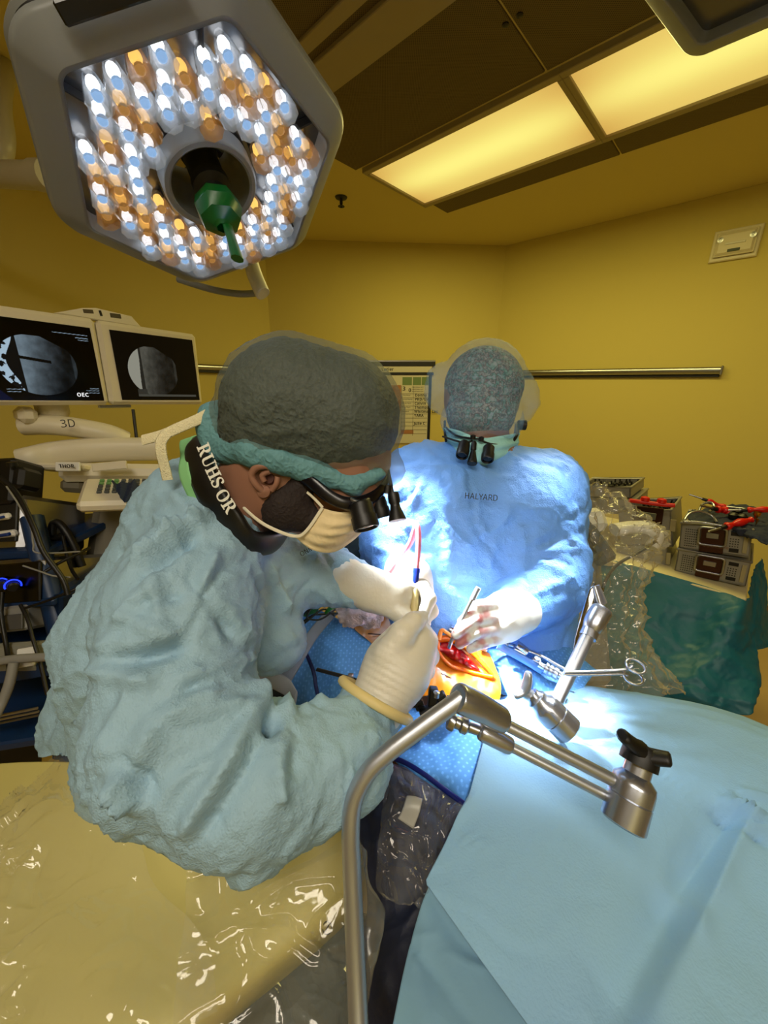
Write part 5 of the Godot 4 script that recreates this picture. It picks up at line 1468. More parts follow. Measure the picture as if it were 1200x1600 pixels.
func patient_and_drapes() -> void:
	# patient: the stained skin of the back inside the opening of the drape, with the open wound
	var t := thing("person", "patient lying covered by blue drapes, only iodine stained skin and a small open wound showing", "person")
	var skin := sheet([
		[Vector3(-0.0785, 1.128, -0.782), Vector3(0.0042, 1.1408, -0.7809), Vector3(0.084, 1.1508, -0.7526), Vector3(0.1428, 1.1525, -0.7111), Vector3(0.1835, 1.1515, -0.6739), Vector3(0.2167, 1.1447, -0.6454)],
		[Vector3(-0.0601, 1.116, -0.757), Vector3(0.0192, 1.1263, -0.7446), Vector3(0.0882, 1.1393, -0.712), Vector3(0.144, 1.142, -0.6709), Vector3(0.1899, 1.1402, -0.6387), Vector3(0.2217, 1.135, -0.6129)],
		[Vector3(-0.0161, 1.1041, -0.7164), Vector3(0.0467, 1.1114, -0.6977), Vector3(0.0986, 1.1191, -0.6687), Vector3(0.1455, 1.1274, -0.6346), Vector3(0.1892, 1.1289, -0.6035), Vector3(0.2224, 1.129, -0.5825)],
		[Vector3(0.0194, 1.079, -0.6662), Vector3(0.0581, 1.091, -0.6438), Vector3(0.1014, 1.1024, -0.6159), Vector3(0.1452, 1.1158, -0.5919), Vector3(0.1838, 1.117, -0.5755), Vector3(0.2166, 1.1215, -0.559)],
		[Vector3(0.0324, 1.0464, -0.6135), Vector3(0.0688, 1.0746, -0.6016), Vector3(0.1086, 1.0937, -0.5889), Vector3(0.1483, 1.1074, -0.5723), Vector3(0.181, 1.1104, -0.5607), Vector3(0.2078, 1.1115, -0.5484)]], 60, 40, func(p, u): return crumple(p, 0.0012, 0.07) + 0.003 * sin(u.x * PI) * sin(u.y * PI), 0.0)
	var wound_at := Vector3(0.153, 1.1396, -0.6385)
	var iodine := Color(0.93, 0.55, 0.08).srgb_to_linear()
	var tan_c := Color(0.72, 0.48, 0.22).srgb_to_linear()
	var red := Color(0.72, 0.06, 0.02).srgb_to_linear()
	for i in skin.v.size():
		var p := skin.v[i]
		var c := iodine.lerp(tan_c, clampf((skin.uv[i].x * -4.0) + 1.2, 0.0, 1.0))
		var d := p.distance_to(wound_at) + 0.012 * wr.get_noise_3dv(p * 3000.0)
		c = c.lerp(red, clampf((0.034 - d) / 0.03, 0.0, 0.8))
		skin.col[i] = c
	var sk := mat(Color(1, 1, 1), 0.3)
	sk.vertex_color_use_as_albedo = true
	sk.clearcoat_enabled = true
	sk.clearcoat = 0.5
	sk.clearcoat_roughness = 0.15
	obj("stained_skin", skin, sk, t)
	var pb := MB.new()
	Body3.new([
		[Vector3(0.2, 0.94, -0.55), Vector3(0.02, 0.94, -0.7), 0.075, 0.09, 0.05],
		[Vector3(0.02, 0.94, -0.7), Vector3(-0.22, 0.94, -0.9), 0.09, 0.085, 0.05],
		[Vector3(-0.32, 0.95, -0.98), Vector3(-0.35, 0.95, -1), 0.075, 0.075, 0.05],
		[Vector3(0.2, 0.94, -0.55), Vector3(0.32, 0.94, -0.42), 0.075, 0.085, 0.04],
		[Vector3(0.3, 0.95, -0.46), Vector3(0.5, 0.95, -0.32), 0.07, 0.05, 0.03],
		[Vector3(0.34, 0.95, -0.38), Vector3(0.54, 0.95, -0.24), 0.07, 0.05, 0.03]], 0.016).build(pb)
	obj("body", pb, M.skin, t)
	# the table that carries the patient
	var ax := Vector3(0.75, 0, 0.66).normalized()
	var tf := Transform3D(Basis(ax, Vector3.UP, ax.cross(Vector3.UP)), Vector3(0.12, 0, -0.60))
	var ot := thing("operating_table", "operating table almost hidden under the blue drapes and the patient", "table")
	obj("mattress", MB.new().cbox(tf.translated_local(Vector3(0, 0.84, 0)), Vector3(1.3, 0.06, 0.40), 0.015), M.black, ot)
	obj("top", MB.new().cbox(tf.translated_local(Vector3(0, 0.795, 0)), Vector3(1.28, 0.03, 0.38), 0.004), M.metal, ot)
	obj("pedestal", MB.new().cbox(tf.translated_local(Vector3(0, 0.44, 0)), Vector3(0.28, 0.69, 0.24), 0.01), M.metal, ot)
	obj("foot", MB.new().cbox(tf.translated_local(Vector3(0, 0.05, 0)), Vector3(0.8, 0.1, 0.42), 0.015), M.grey, ot)
	var w := MB.new()
	var blood := mat(Color(0.55, 0.015, 0.02), 0.18)
	w.grid(sheet([
		[Vector3(0.1231, 1.1574, -0.6706), Vector3(0.1415, 1.1553, -0.6615), Vector3(0.1614, 1.1511, -0.6475), Vector3(0.1749, 1.1443, -0.6295), Vector3(0.1898, 1.1373, -0.6094)],
		[Vector3(0.1184, 1.152, -0.6531), Vector3(0.1375, 1.1491, -0.6416), Vector3(0.156, 1.1464, -0.6302), Vector3(0.1732, 1.1402, -0.6198), Vector3(0.1893, 1.1363, -0.607)],
		[Vector3(0.1233, 1.1442, -0.6474), Vector3(0.1397, 1.139, -0.6352), Vector3(0.1555, 1.1388, -0.6246), Vector3(0.1722, 1.1365, -0.6134), Vector3(0.1891, 1.1347, -0.6054)]], 30, 16, func(p, u): return crumple(p, 0.006, 0.16) * sin(u.y * PI)).v, 31, 17, false, false)
	obj("wound", w, blood, t)
	var lip := MB.new()
	var edge := mat(Color(0.80, 0.36, 0.03), 0.25)
	lip.tube(curve([Vector3(0.1144, 1.1604, -0.6663), Vector3(0.135, 1.1645, -0.6655), Vector3(0.1564, 1.1619, -0.6531), Vector3(0.1803, 1.1559, -0.6302), Vector3(0.2099, 1.1396, -0.5933)], 6), [0.005, 0.006, 0.006, 0.007, 0.007, 0.007, 0.007, 0.006, 0.006, 0.006, 0.006, 0.006, 0.006, 0.006, 0.006, 0.005, 0.005, 0.005, 0.005, 0.004, 0.004, 0.004, 0.003, 0.003, 0.002], 8)
	lip.tube(curve([Vector3(0.1144, 1.1604, -0.6663), Vector3(0.1176, 1.1443, -0.6432), Vector3(0.1361, 1.1317, -0.6254), Vector3(0.1618, 1.1296, -0.6142), Vector3(0.2094, 1.1365, -0.5902)], 6), 0.004, 8)
	obj("wound_edge", lip, edge, t)
	var cr := MB.new()
	for e in [[Vector3(-0.0313, 1.121, -0.7387), Vector3(0.0306, 1.123, -0.733), Vector3(0.075, 1.1423, -0.7235), Vector3(0.1109, 1.158, -0.7255)], [Vector3(0.0162, 1.1275, -0.7429), Vector3(0.0364, 1.1378, -0.7505), Vector3(0.0622, 1.1461, -0.7489)], [Vector3(0.1177, 1.122, -0.6149), Vector3(0.1465, 1.1177, -0.5999), Vector3(0.1801, 1.1208, -0.5872)]]:
		cr.tube(curve(e, 5), 0.0012, 6)
	obj("film_crease", cr, mat(Color(0.3, 0.15, 0.05), 0.4), t)
	# dotted drape over the patient's near side
	var dots := dot_material(Color(0.42, 0.68, 0.95))
	var soft := func(p: Vector3, u: Vector2) -> float: return crumple(p, 0.005, 0.035)
	tag(obj("dotted_drape", sheet([
		[Vector3(-0.2902, 1.1404, -0.8648), Vector3(-0.154, 1.1204, -0.8268), Vector3(-0.0623, 1.1099, -0.7656), Vector3(-0.0088, 1.0934, -0.7129), Vector3(0.0223, 1.0712, -0.6657), Vector3(0.0327, 1.0363, -0.6155), Vector3(0.1273, 1.0741, -0.5752), Vector3(0.2217, 1.0932, -0.5341), Vector3(0.3365, 1.0959, -0.5139)],
		[Vector3(-0.2662, 1.0854, -0.7944), Vector3(-0.1597, 1.0839, -0.7624), Vector3(-0.0871, 1.0861, -0.7158), Vector3(-0.0348, 1.0746, -0.67), Vector3(0, 1.0604, -0.6233), Vector3(0.0316, 1.0389, -0.5743), Vector3(0.1216, 1.0778, -0.5396), Vector3(0.2108, 1.0963, -0.4983), Vector3(0.3166, 1.1, -0.4732)],
		[Vector3(-0.2085, 1.0263, -0.7016), Vector3(-0.1407, 1.0485, -0.6878), Vector3(-0.0877, 1.0616, -0.6552), Vector3(-0.0445, 1.0612, -0.613), Vector3(-0.0053, 1.0622, -0.5661), Vector3(0.0354, 1.0578, -0.5226), Vector3(0.1134, 1.0838, -0.489), Vector3(0.1968, 1.0969, -0.4512), Vector3(0.2969, 1.0987, -0.4307)],
		[Vector3(-0.1698, 0.9648, -0.6396), Vector3(-0.1128, 1.0078, -0.6325), Vector3(-0.0696, 1.0365, -0.605), Vector3(-0.0351, 1.0502, -0.5622), Vector3(0.0014, 1.0572, -0.5224), Vector3(0.0407, 1.0715, -0.4744), Vector3(0.1054, 1.0859, -0.4371), Vector3(0.1845, 1.0894, -0.4067), Vector3(0.2772, 1.0939, -0.3871)],
		[Vector3(-0.1235, 0.8681, -0.5871), Vector3(-0.0824, 0.9377, -0.5887), Vector3(-0.0464, 0.9924, -0.5644), Vector3(-0.0158, 1.0228, -0.5322), Vector3(0.016, 1.0512, -0.4941), Vector3(0.0531, 1.064, -0.451), Vector3(0.1323, 1.0742, -0.3965), Vector3(0.1754, 1.0774, -0.3712), Vector3(0.2675, 1.0816, -0.3621)]], 110, 60, soft, 0.0015), dots), "bright blue dotted drape around the wound, under the surgeons' hands", "drape")
	tag(obj("dotted_drape", sheet([
		[Vector3(-0.0626, 1.118, -0.8786), Vector3(0.0692, 1.1386, -0.8643), Vector3(0.1899, 1.152, -0.816), Vector3(0.2978, 1.1389, -0.7592), Vector3(0.3971, 1.1174, -0.7102), Vector3(0.4458, 1.0931, -0.6602)],
		[Vector3(-0.067, 1.1219, -0.8273), Vector3(0.0658, 1.138, -0.8062), Vector3(0.1647, 1.1465, -0.7564), Vector3(0.2607, 1.1347, -0.7053), Vector3(0.3477, 1.1173, -0.6576), Vector3(0.4049, 1.0966, -0.6193)],
		[Vector3(-0.0789, 1.1193, -0.7844), Vector3(0.0044, 1.1305, -0.7859), Vector3(0.0995, 1.1409, -0.7578), Vector3(0.1961, 1.1399, -0.6964), Vector3(0.2948, 1.1283, -0.6244), Vector3(0.3719, 1.1084, -0.5811)],
		[Vector3(-0.0556, 1.0938, -0.7761), Vector3(0.0494, 1.1077, -0.7596), Vector3(0.1324, 1.12, -0.7215), Vector3(0.2078, 1.1221, -0.6697), Vector3(0.2953, 1.1145, -0.5936), Vector3(0.3704, 1.1008, -0.5628)],
		[Vector3(0.006, 1.0571, -0.7116), Vector3(0.0888, 1.0792, -0.6872), Vector3(0.1506, 1.0953, -0.6504), Vector3(0.2132, 1.0964, -0.5982), Vector3(0.2931, 1.1012, -0.5577), Vector3(0.3645, 1.0945, -0.5345)]], 60, 30, soft, 0.0015), dots), "blue dotted drape strip along the wound's far side", "drape")
	# light blue sheet over the patient's legs
	var crease := [
		[Vector3(0.4922, 1.12, -0.363), Vector3(0.3566, 1.12, -0.264), 0.028, 0.016], [Vector3(0.3566, 1.12, -0.264), Vector3(0.2318, 1.12, -0.1767), 0.028, 0.018], [Vector3(0.4804, 1.12, -0.3709), Vector3(0.3332, 1.12, -0.2746), 0.05, -0.018], [Vector3(0.3332, 1.12, -0.2746), Vector3(0.1957, 1.12, -0.1763), 0.055, -0.022],
		[Vector3(0.4662, 1.12, -0.3851), Vector3(0.5204, 1.12, -0.3419), 0.018, 0.018], [Vector3(0.5009, 1.12, -0.3946), Vector3(0.5473, 1.12, -0.3822), 0.012, 0.010], [Vector3(0.4455, 1.12, -0.3704), Vector3(0.4818, 1.12, -0.3269), 0.014, -0.012], [Vector3(0.4692, 1.12, -0.3486), Vector3(0.5212, 1.12, -0.3346), 0.012, 0.010], [Vector3(0.4865, 1.12, -0.3989), Vector3(0.4944, 1.12, -0.349), 0.012, 0.010],
		[Vector3(0.3885, 1.125, -0.432), Vector3(0.4586, 1.125, -0.3672), 0.006, -0.004], [Vector3(0.1345, 1.12, -0.3838), Vector3(0.0885, 1.12, -0.3424), 0.014, 0.006], [Vector3(0.1035, 1.12, -0.3353), Vector3(0.1375, 1.12, -0.3114), 0.01, 0.005], [Vector3(0.3504, 1.125, -0.4876), Vector3(0.3885, 1.125, -0.432), 0.006, -0.003]]
	var leg := func(p: Vector3, u: Vector2) -> float: return folds(p, crease) + cloth(p, 0.0012, 6.0)
	tag(obj("leg_drape", sheet([
		[Vector3(0.3085, 0.92, -0.7097), Vector3(0.4366, 0.92, -0.6943), Vector3(0.5794, 0.92, -0.663), Vector3(0.748, 0.9, -0.6359), Vector3(0.8703, 0.9, -0.5549)],
		[Vector3(0.2228, 1.085, -0.5975), Vector3(0.3807, 1.085, -0.6314), Vector3(0.5108, 1.085, -0.6123), Vector3(0.6393, 1.085, -0.577), Vector3(0.7283, 1.085, -0.5062)],
		[Vector3(0.2054, 1.115, -0.558), Vector3(0.3572, 1.112, -0.5896), Vector3(0.4794, 1.112, -0.5719), Vector3(0.6026, 1.11, -0.5413), Vector3(0.6874, 1.11, -0.4754)],
		[Vector3(0.1929, 1.13, -0.5252), Vector3(0.336, 1.125, -0.5477), Vector3(0.4538, 1.125, -0.5359), Vector3(0.5756, 1.12, -0.5121), Vector3(0.6593, 1.12, -0.4518)],
		[Vector3(0.1541, 1.13, -0.4445), Vector3(0.2821, 1.13, -0.4525), Vector3(0.3986, 1.125, -0.4481), Vector3(0.5055, 1.12, -0.4331), Vector3(0.6064, 1.12, -0.401)],
		[Vector3(0.1236, 1.12, -0.3818), Vector3(0.2201, 1.13, -0.3696), Vector3(0.3187, 1.13, -0.363), Vector3(0.4252, 1.12, -0.3556), Vector3(0.5375, 1.12, -0.3349)],
		[Vector3(0.0543, 1.112, -0.2876), Vector3(0.1503, 1.125, -0.2809), Vector3(0.2529, 1.13, -0.274), Vector3(0.3618, 1.12, -0.275), Vector3(0.4794, 1.12, -0.2656)],
		[Vector3(0.0989, 1.118, -0.2271), Vector3(0.1625, 1.125, -0.2205), Vector3(0.2388, 1.13, -0.2151), Vector3(0.3245, 1.125, -0.2139), Vector3(0.4305, 1.12, -0.2089)],
		[Vector3(0.1338, 1.12, -0.1826), Vector3(0.1837, 1.125, -0.1762), Vector3(0.2454, 1.13, -0.1718), Vector3(0.3149, 1.125, -0.1692), Vector3(0.4038, 1.12, -0.1652)],
		[Vector3(0.1577, 1.12, -0.1534), Vector3(0.199, 1.125, -0.1465), Vector3(0.2451, 1.13, -0.1428), Vector3(0.3026, 1.125, -0.1392), Vector3(0.389, 1.12, -0.1359)]], 120, 140, leg, 0.0015, 1.0, true), M.drape), "large pale blue sheet covering the patient's legs in the foreground", "drape")
	tag(obj("under_drape", sheet([
		[Vector3(0.0949, 1.0928, -0.3447), Vector3(0.1514, 1.1009, -0.3263), Vector3(0.2145, 1.103, -0.306), Vector3(0.2716, 1.1, -0.2839)],
		[Vector3(0.0603, 1.0761, -0.2993), Vector3(0.1232, 1.0802, -0.2691), Vector3(0.1857, 1.0844, -0.2473), Vector3(0.245, 1.0937, -0.2346)],
		[Vector3(0.0367, 1.0611, -0.2555), Vector3(0.094, 1.0724, -0.2276), Vector3(0.1571, 1.0836, -0.2071), Vector3(0.2212, 1.0937, -0.1925)],
		[Vector3(0.0175, 1.0588, -0.2022), Vector3(0.0687, 1.0662, -0.1888), Vector3(0.1396, 1.0804, -0.1745), Vector3(0.2035, 1.0892, -0.1595)],
		[Vector3(0.0045, 1.058, -0.1599), Vector3(0.0585, 1.0572, -0.1544), Vector3(0.1243, 1.0753, -0.1445), Vector3(0.1885, 1.0943, -0.1349)]], 50, 60, func(p, u): return cloth(p, 0.004, 5.0), 0.0015), rough_relief(mat(Color(0.46, 0.62, 0.72), 0.8), M.crinkle, 0.1, 3.0)), "second blue sheet layer showing below the pale sheet's slanted hem", "drape")  # tinted darker than the top sheet, its shading put into the colour
	# fluid pouch hanging at the near side
	var navy := rough_relief(mat(Color(0.05, 0.085, 0.19), 0.6), M.crinkle, 0.4, 3.0)
	tag(obj("fluid_pouch", sheet([
		[Vector3(-0.0585, 1.037, -0.4948), Vector3(0.0195, 1.0734, -0.4646), Vector3(0.0755, 1.0763, -0.4287), Vector3(0.1284, 1.0793, -0.3929), Vector3(0.1577, 1.0771, -0.3711)],
		[Vector3(-0.0293, 1.0414, -0.3911), Vector3(0.0167, 1.0671, -0.3837), Vector3(0.0607, 1.0671, -0.3679), Vector3(0.0989, 1.0623, -0.3558), Vector3(0.1412, 1.0698, -0.3372)],
		[Vector3(-0.0163, 1.0196, -0.3209), Vector3(0.0166, 1.0367, -0.3159), Vector3(0.0484, 1.0421, -0.3072), Vector3(0.0788, 1.0516, -0.2997), Vector3(0.1156, 1.0576, -0.2912)],
		[Vector3(-0.021, 0.9824, -0.2668), Vector3(0.0093, 1.0046, -0.2634), Vector3(0.0384, 1.0229, -0.2589), Vector3(0.0662, 1.0342, -0.252), Vector3(0.0928, 1.0423, -0.2442)],
		[Vector3(-0.0172, 0.934, -0.209), Vector3(0.0105, 0.9515, -0.2041), Vector3(0.0364, 0.9775, -0.1968), Vector3(0.0612, 0.9949, -0.192), Vector3(0.0846, 1.0124, -0.1871)]], 50, 70, func(p, u): return crumple(p, 0.005, 0.04), 0.002), navy), "dark navy pouch panel hanging between the steel post and the pale sheet", "pouch")
	var pl := obj("plastic_pouch", sheet([
		[Vector3(0.0126, 1.1022, -0.4371), Vector3(0.0451, 1.1039, -0.4271), Vector3(0.0849, 1.1022, -0.4003), Vector3(0.1202, 1.1, -0.3786)],
		[Vector3(0.0036, 1.0894, -0.3856), Vector3(0.0337, 1.0961, -0.3773), Vector3(0.063, 1.0959, -0.3615), Vector3(0.0906, 1.1007, -0.3472)],
		[Vector3(-0.0006, 1.0754, -0.339), Vector3(0.0243, 1.0737, -0.3332), Vector3(0.0522, 1.0781, -0.3241), Vector3(0.0749, 1.0844, -0.3209)],
		[Vector3(-0.0014, 1.0627, -0.3086), Vector3(0.02, 1.058, -0.3018), Vector3(0.0426, 1.0674, -0.2944), Vector3(0.0594, 1.0812, -0.2936)],
		[Vector3(0.0082, 1.0578, -0.3018), Vector3(0.0222, 1.0555, -0.2958), Vector3(0.0387, 1.0647, -0.2914), Vector3(0.0496, 1.0774, -0.2924)]], 60, 70, func(p, u): return cloth(p, 0.008, 14.0)), film(0.03, 0.06))
	tag(pl, "clear shiny plastic pouch in front of the navy panel", "plastic pouch")
	tag(obj("pouch_tag", sheet([[Vector3(0.0383, 1.1197, -0.3797), Vector3(0.0485, 1.1221, -0.3773), Vector3(0.0588, 1.121, -0.3749)], [Vector3(0.0327, 1.1142, -0.3674), Vector3(0.0436, 1.1151, -0.3645), Vector3(0.0545, 1.1149, -0.3624)], [Vector3(0.0257, 1.1077, -0.3579), Vector3(0.0358, 1.1039, -0.3535), Vector3(0.0457, 1.1009, -0.3494)]], 8, 10, func(p, u): return 0.002 * sin(u.y * 5.0), 0.003), mat(Color(0.62, 0.62, 0.60), 0.35)), "small white tag behind the clear plastic pouch", "tag")
	tag(obj("blue_strip", ribbon([Vector3(-0.0035, 1.0757, -0.4758), Vector3(0.0318, 1.0961, -0.4509), Vector3(0.0643, 1.1015, -0.4264), Vector3(0.0987, 1.0998, -0.3995), Vector3(0.1201, 1.1034, -0.3797)], 0.0045, 0.5, Vector3(-0.0175, 0.9509, -0.309)), mat(Color(0.02, 0.10, 0.45), 0.4)), "bright blue strip edging the clear pouch below the dotted drape", "strip")
	var gp := obj("plastic_skirt", sheet([
		[Vector3(-0.0292, 1.1857, -0.3118), Vector3(-0.0189, 1.144, -0.2982), Vector3(-0.0069, 1.1017, -0.2792)],
		[Vector3(-0.0261, 1.1274, -0.2771), Vector3(-0.0068, 1.108, -0.276), Vector3(0.0057, 1.0878, -0.2694)],
		[Vector3(-0.024, 1.0809, -0.2462), Vector3(-0.0056, 1.0812, -0.2463), Vector3(-0.0016, 1.0741, -0.2545)],
		[Vector3(-0.0188, 1.0383, -0.2008), Vector3(-0.0077, 1.0519, -0.221), Vector3(-0.0067, 1.0682, -0.2421)]], 30, 40, func(p, u): return crumple(p, 0.005, 0.06)), film(0.35, 0.2, Color(0.55, 0.55, 0.52)))
	tag(gp, "greyish translucent plastic skirt hanging just right of the steel post", "plastic cover")

# ---------------------------------------------------------------- the draped imaging drum in the lower left corner
func c_arm_drum() -> void:
	var o := obj("imaging_drum", sheet([
		[Vector3(-1.1363, 0.8259, -0.5734), Vector3(-0.7944, 0.9483, -0.5396), Vector3(-0.5534, 1.0288, -0.4921), Vector3(-0.3779, 1.0731, -0.4434), Vector3(-0.186, 1.0677, -0.4206), Vector3(-0.0507, 1.0699, -0.4214), Vector3(0.0085, 0.9806, -0.4765)],
		[Vector3(-1.0646, 0.8417, -0.526), Vector3(-0.7392, 0.9533, -0.4886), Vector3(-0.519, 1.0173, -0.4463), Vector3(-0.3612, 1.047, -0.4087), Vector3(-0.1771, 1.0444, -0.3868), Vector3(-0.0433, 1.0412, -0.391), Vector3(-0.0016, 0.9333, -0.4611)],
		[Vector3(-0.8211, 0.9054, -0.3679), Vector3(-0.5902, 0.9707, -0.3523), Vector3(-0.4332, 1.004, -0.3369), Vector3(-0.3205, 1.0225, -0.3218), Vector3(-0.1581, 1.0252, -0.3227), Vector3(-0.0371, 1.0067, -0.3482), Vector3(-0.0107, 0.8737, -0.4207)],
		[Vector3(-0.6776, 0.9273, -0.2699), Vector3(-0.4964, 0.9818, -0.2666), Vector3(-0.3691, 1.0125, -0.2608), Vector3(-0.2753, 1.0283, -0.2554), Vector3(-0.1502, 1.0164, -0.2725), Vector3(-0.0459, 0.9823, -0.3193), Vector3(-0.0301, 0.8485, -0.3915)],
		[Vector3(-0.5628, 0.9463, -0.1919), Vector3(-0.4193, 0.997, -0.1979), Vector3(-0.3179, 1.0192, -0.1998), Vector3(-0.236, 1.0327, -0.2042), Vector3(-0.1656, 1.0048, -0.232), Vector3(-0.0981, 0.939, -0.2947), Vector3(-0.0879, 0.8068, -0.3569)],
		[Vector3(-0.5052, 0.9482, -0.1505), Vector3(-0.3857, 0.973, -0.1586), Vector3(-0.296, 0.9917, -0.1646), Vector3(-0.2197, 1.0041, -0.1792), Vector3(-0.1996, 0.9509, -0.2145), Vector3(-0.1883, 0.8582, -0.2685), Vector3(-0.1864, 0.7196, -0.3286)]], 110, 80, func(p, u): return 0.0, 0.03), mat(Color(0.74, 0.70, 0.42), 0.4))
	tag(o, "large cream imaging drum under plastic in the lower left corner", "imaging machine")
	var ring := PackedVector3Array()
	for k in 20:
		var a := TAU * k / 20
		ring.append(Vector3(-0.0634, 0.9926, -0.3016) + Vector3(0.9998, 0.0166, -0.0054) * cos(a) * 0.006 + Vector3(-0.0175, 0.9509, -0.309) * sin(a) * 0.008)
	var mark := thing("drum_mark", "small dark printed circle mark near the drum's right edge", "mark")
	obj("circle", MB.new().tube(ring, 0.0007, 6, 1.0, Vector3.ZERO, true), M.dark, mark)
	obj("bar", MB.new().tube(PackedVector3Array([Vector3(-0.0656, 0.9893, -0.2995), Vector3(-0.0609, 0.9979, -0.3023)]), 0.0008, 6), M.dark, mark)
	# clear plastic over it
	var crump := func(p: Vector3, u: Vector2) -> float:
		var s := clampf(1.25 - u.x * 2.2, 0.12, 1.0)
		return cloth(p, 0.020 * s, 15.0, Vector3(0.9998, 0.0166, -0.0054)) + crumple(p, 0.002 * s, 0.11)
	tag(obj("plastic_drape", sheet([
		[Vector3(-0.9766, 0.8655, -0.5232), Vector3(-0.7142, 0.928, -0.5014), Vector3(-0.604, 0.9986, -0.5034), Vector3(-0.5481, 1.0427, -0.5177), Vector3(-0.4372, 1.0678, -0.4627)],
		[Vector3(-0.7912, 0.9759, -0.4118), Vector3(-0.5911, 1.0196, -0.405), Vector3(-0.4692, 1.0712, -0.3902), Vector3(-0.3939, 1.0795, -0.3772), Vector3(-0.3261, 1.0717, -0.3589)],
		[Vector3(-0.6976, 0.9873, -0.342), Vector3(-0.5186, 1.031, -0.3351), Vector3(-0.4251, 1.0445, -0.329), Vector3(-0.3476, 1.0561, -0.317), Vector3(-0.2769, 1.0619, -0.3083)],
		[Vector3(-0.6041, 1.0019, -0.2731), Vector3(-0.4563, 1.0325, -0.2725), Vector3(-0.373, 1.0544, -0.2691), Vector3(-0.3035, 1.0623, -0.2664), Vector3(-0.2118, 1.0641, -0.2723)],
		[Vector3(-0.5239, 1.0104, -0.2128), Vector3(-0.3993, 1.0391, -0.2168), Vector3(-0.3251, 1.0618, -0.2137), Vector3(-0.2581, 1.0677, -0.2209), Vector3(-0.1804, 1.0511, -0.247)],
		[Vector3(-0.4633, 0.9923, -0.1596), Vector3(-0.3522, 1.0255, -0.1651), Vector3(-0.2942, 1.0431, -0.1708), Vector3(-0.2279, 1.0581, -0.181), Vector3(-0.1601, 1.0446, -0.2134)]], 150, 120, crump), film(0.05, 0.05)), "crumpled clear plastic drape with bright yellow reflections over the drum's left part", "plastic cover")
	tag(obj("plastic_drape", sheet([
		[Vector3(-0.2504, 1.0633, -0.3351), Vector3(-0.16, 1.0653, -0.3147), Vector3(-0.0902, 1.0737, -0.328), Vector3(-0.0327, 1.0986, -0.3466)],
		[Vector3(-0.2268, 1.0584, -0.2862), Vector3(-0.1492, 1.059, -0.2811), Vector3(-0.0847, 1.0552, -0.2957), Vector3(-0.0271, 1.0599, -0.313)],
		[Vector3(-0.2154, 1.0505, -0.2468), Vector3(-0.1473, 1.0513, -0.2523), Vector3(-0.0813, 1.0387, -0.2745), Vector3(-0.0249, 1.0261, -0.281)],
		[Vector3(-0.2029, 1.0455, -0.2084), Vector3(-0.1425, 1.0434, -0.2182), Vector3(-0.0821, 1.0328, -0.2411), Vector3(-0.0215, 1.0138, -0.2349)],
		[Vector3(-0.1859, 1.0307, -0.172), Vector3(-0.1288, 1.0344, -0.1785), Vector3(-0.0709, 1.03, -0.1876), Vector3(-0.0177, 1.0192, -0.1841)]], 90, 90, func(p, u): return cloth(p, 0.007, 9.0, (Vector3(0.9998, 0.0166, -0.0054) + Vector3(-0.0175, 0.9509, -0.309) * 0.6).normalized()) + crumple(p, 0.0006, 0.13)), film(0.10, 0.08, Color(0.8, 0.78, 0.7))), "smoother clear plastic drape over the drum's right part beside the post", "plastic cover")
	tag(obj("grey_cover", sheet([
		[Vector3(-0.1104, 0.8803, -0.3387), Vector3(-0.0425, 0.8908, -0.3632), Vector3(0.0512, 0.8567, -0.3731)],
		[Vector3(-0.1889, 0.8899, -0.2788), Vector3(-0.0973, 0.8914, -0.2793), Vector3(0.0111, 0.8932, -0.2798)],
		[Vector3(-0.2087, 0.8967, -0.2179), Vector3(-0.094, 0.9194, -0.2042), Vector3(0.011, 0.9255, -0.1957)]], 20, 20, func(p, u): return crumple(p, 0.006, 0.04), 0.002), rough_relief(mat(Color(0.30, 0.33, 0.33), 0.7), M.crinkle, 0.3, 4.0)), "dark grey cover hanging in the gap below the drum at the frame's bottom", "cover")  # grey plastic film hanging below the drum

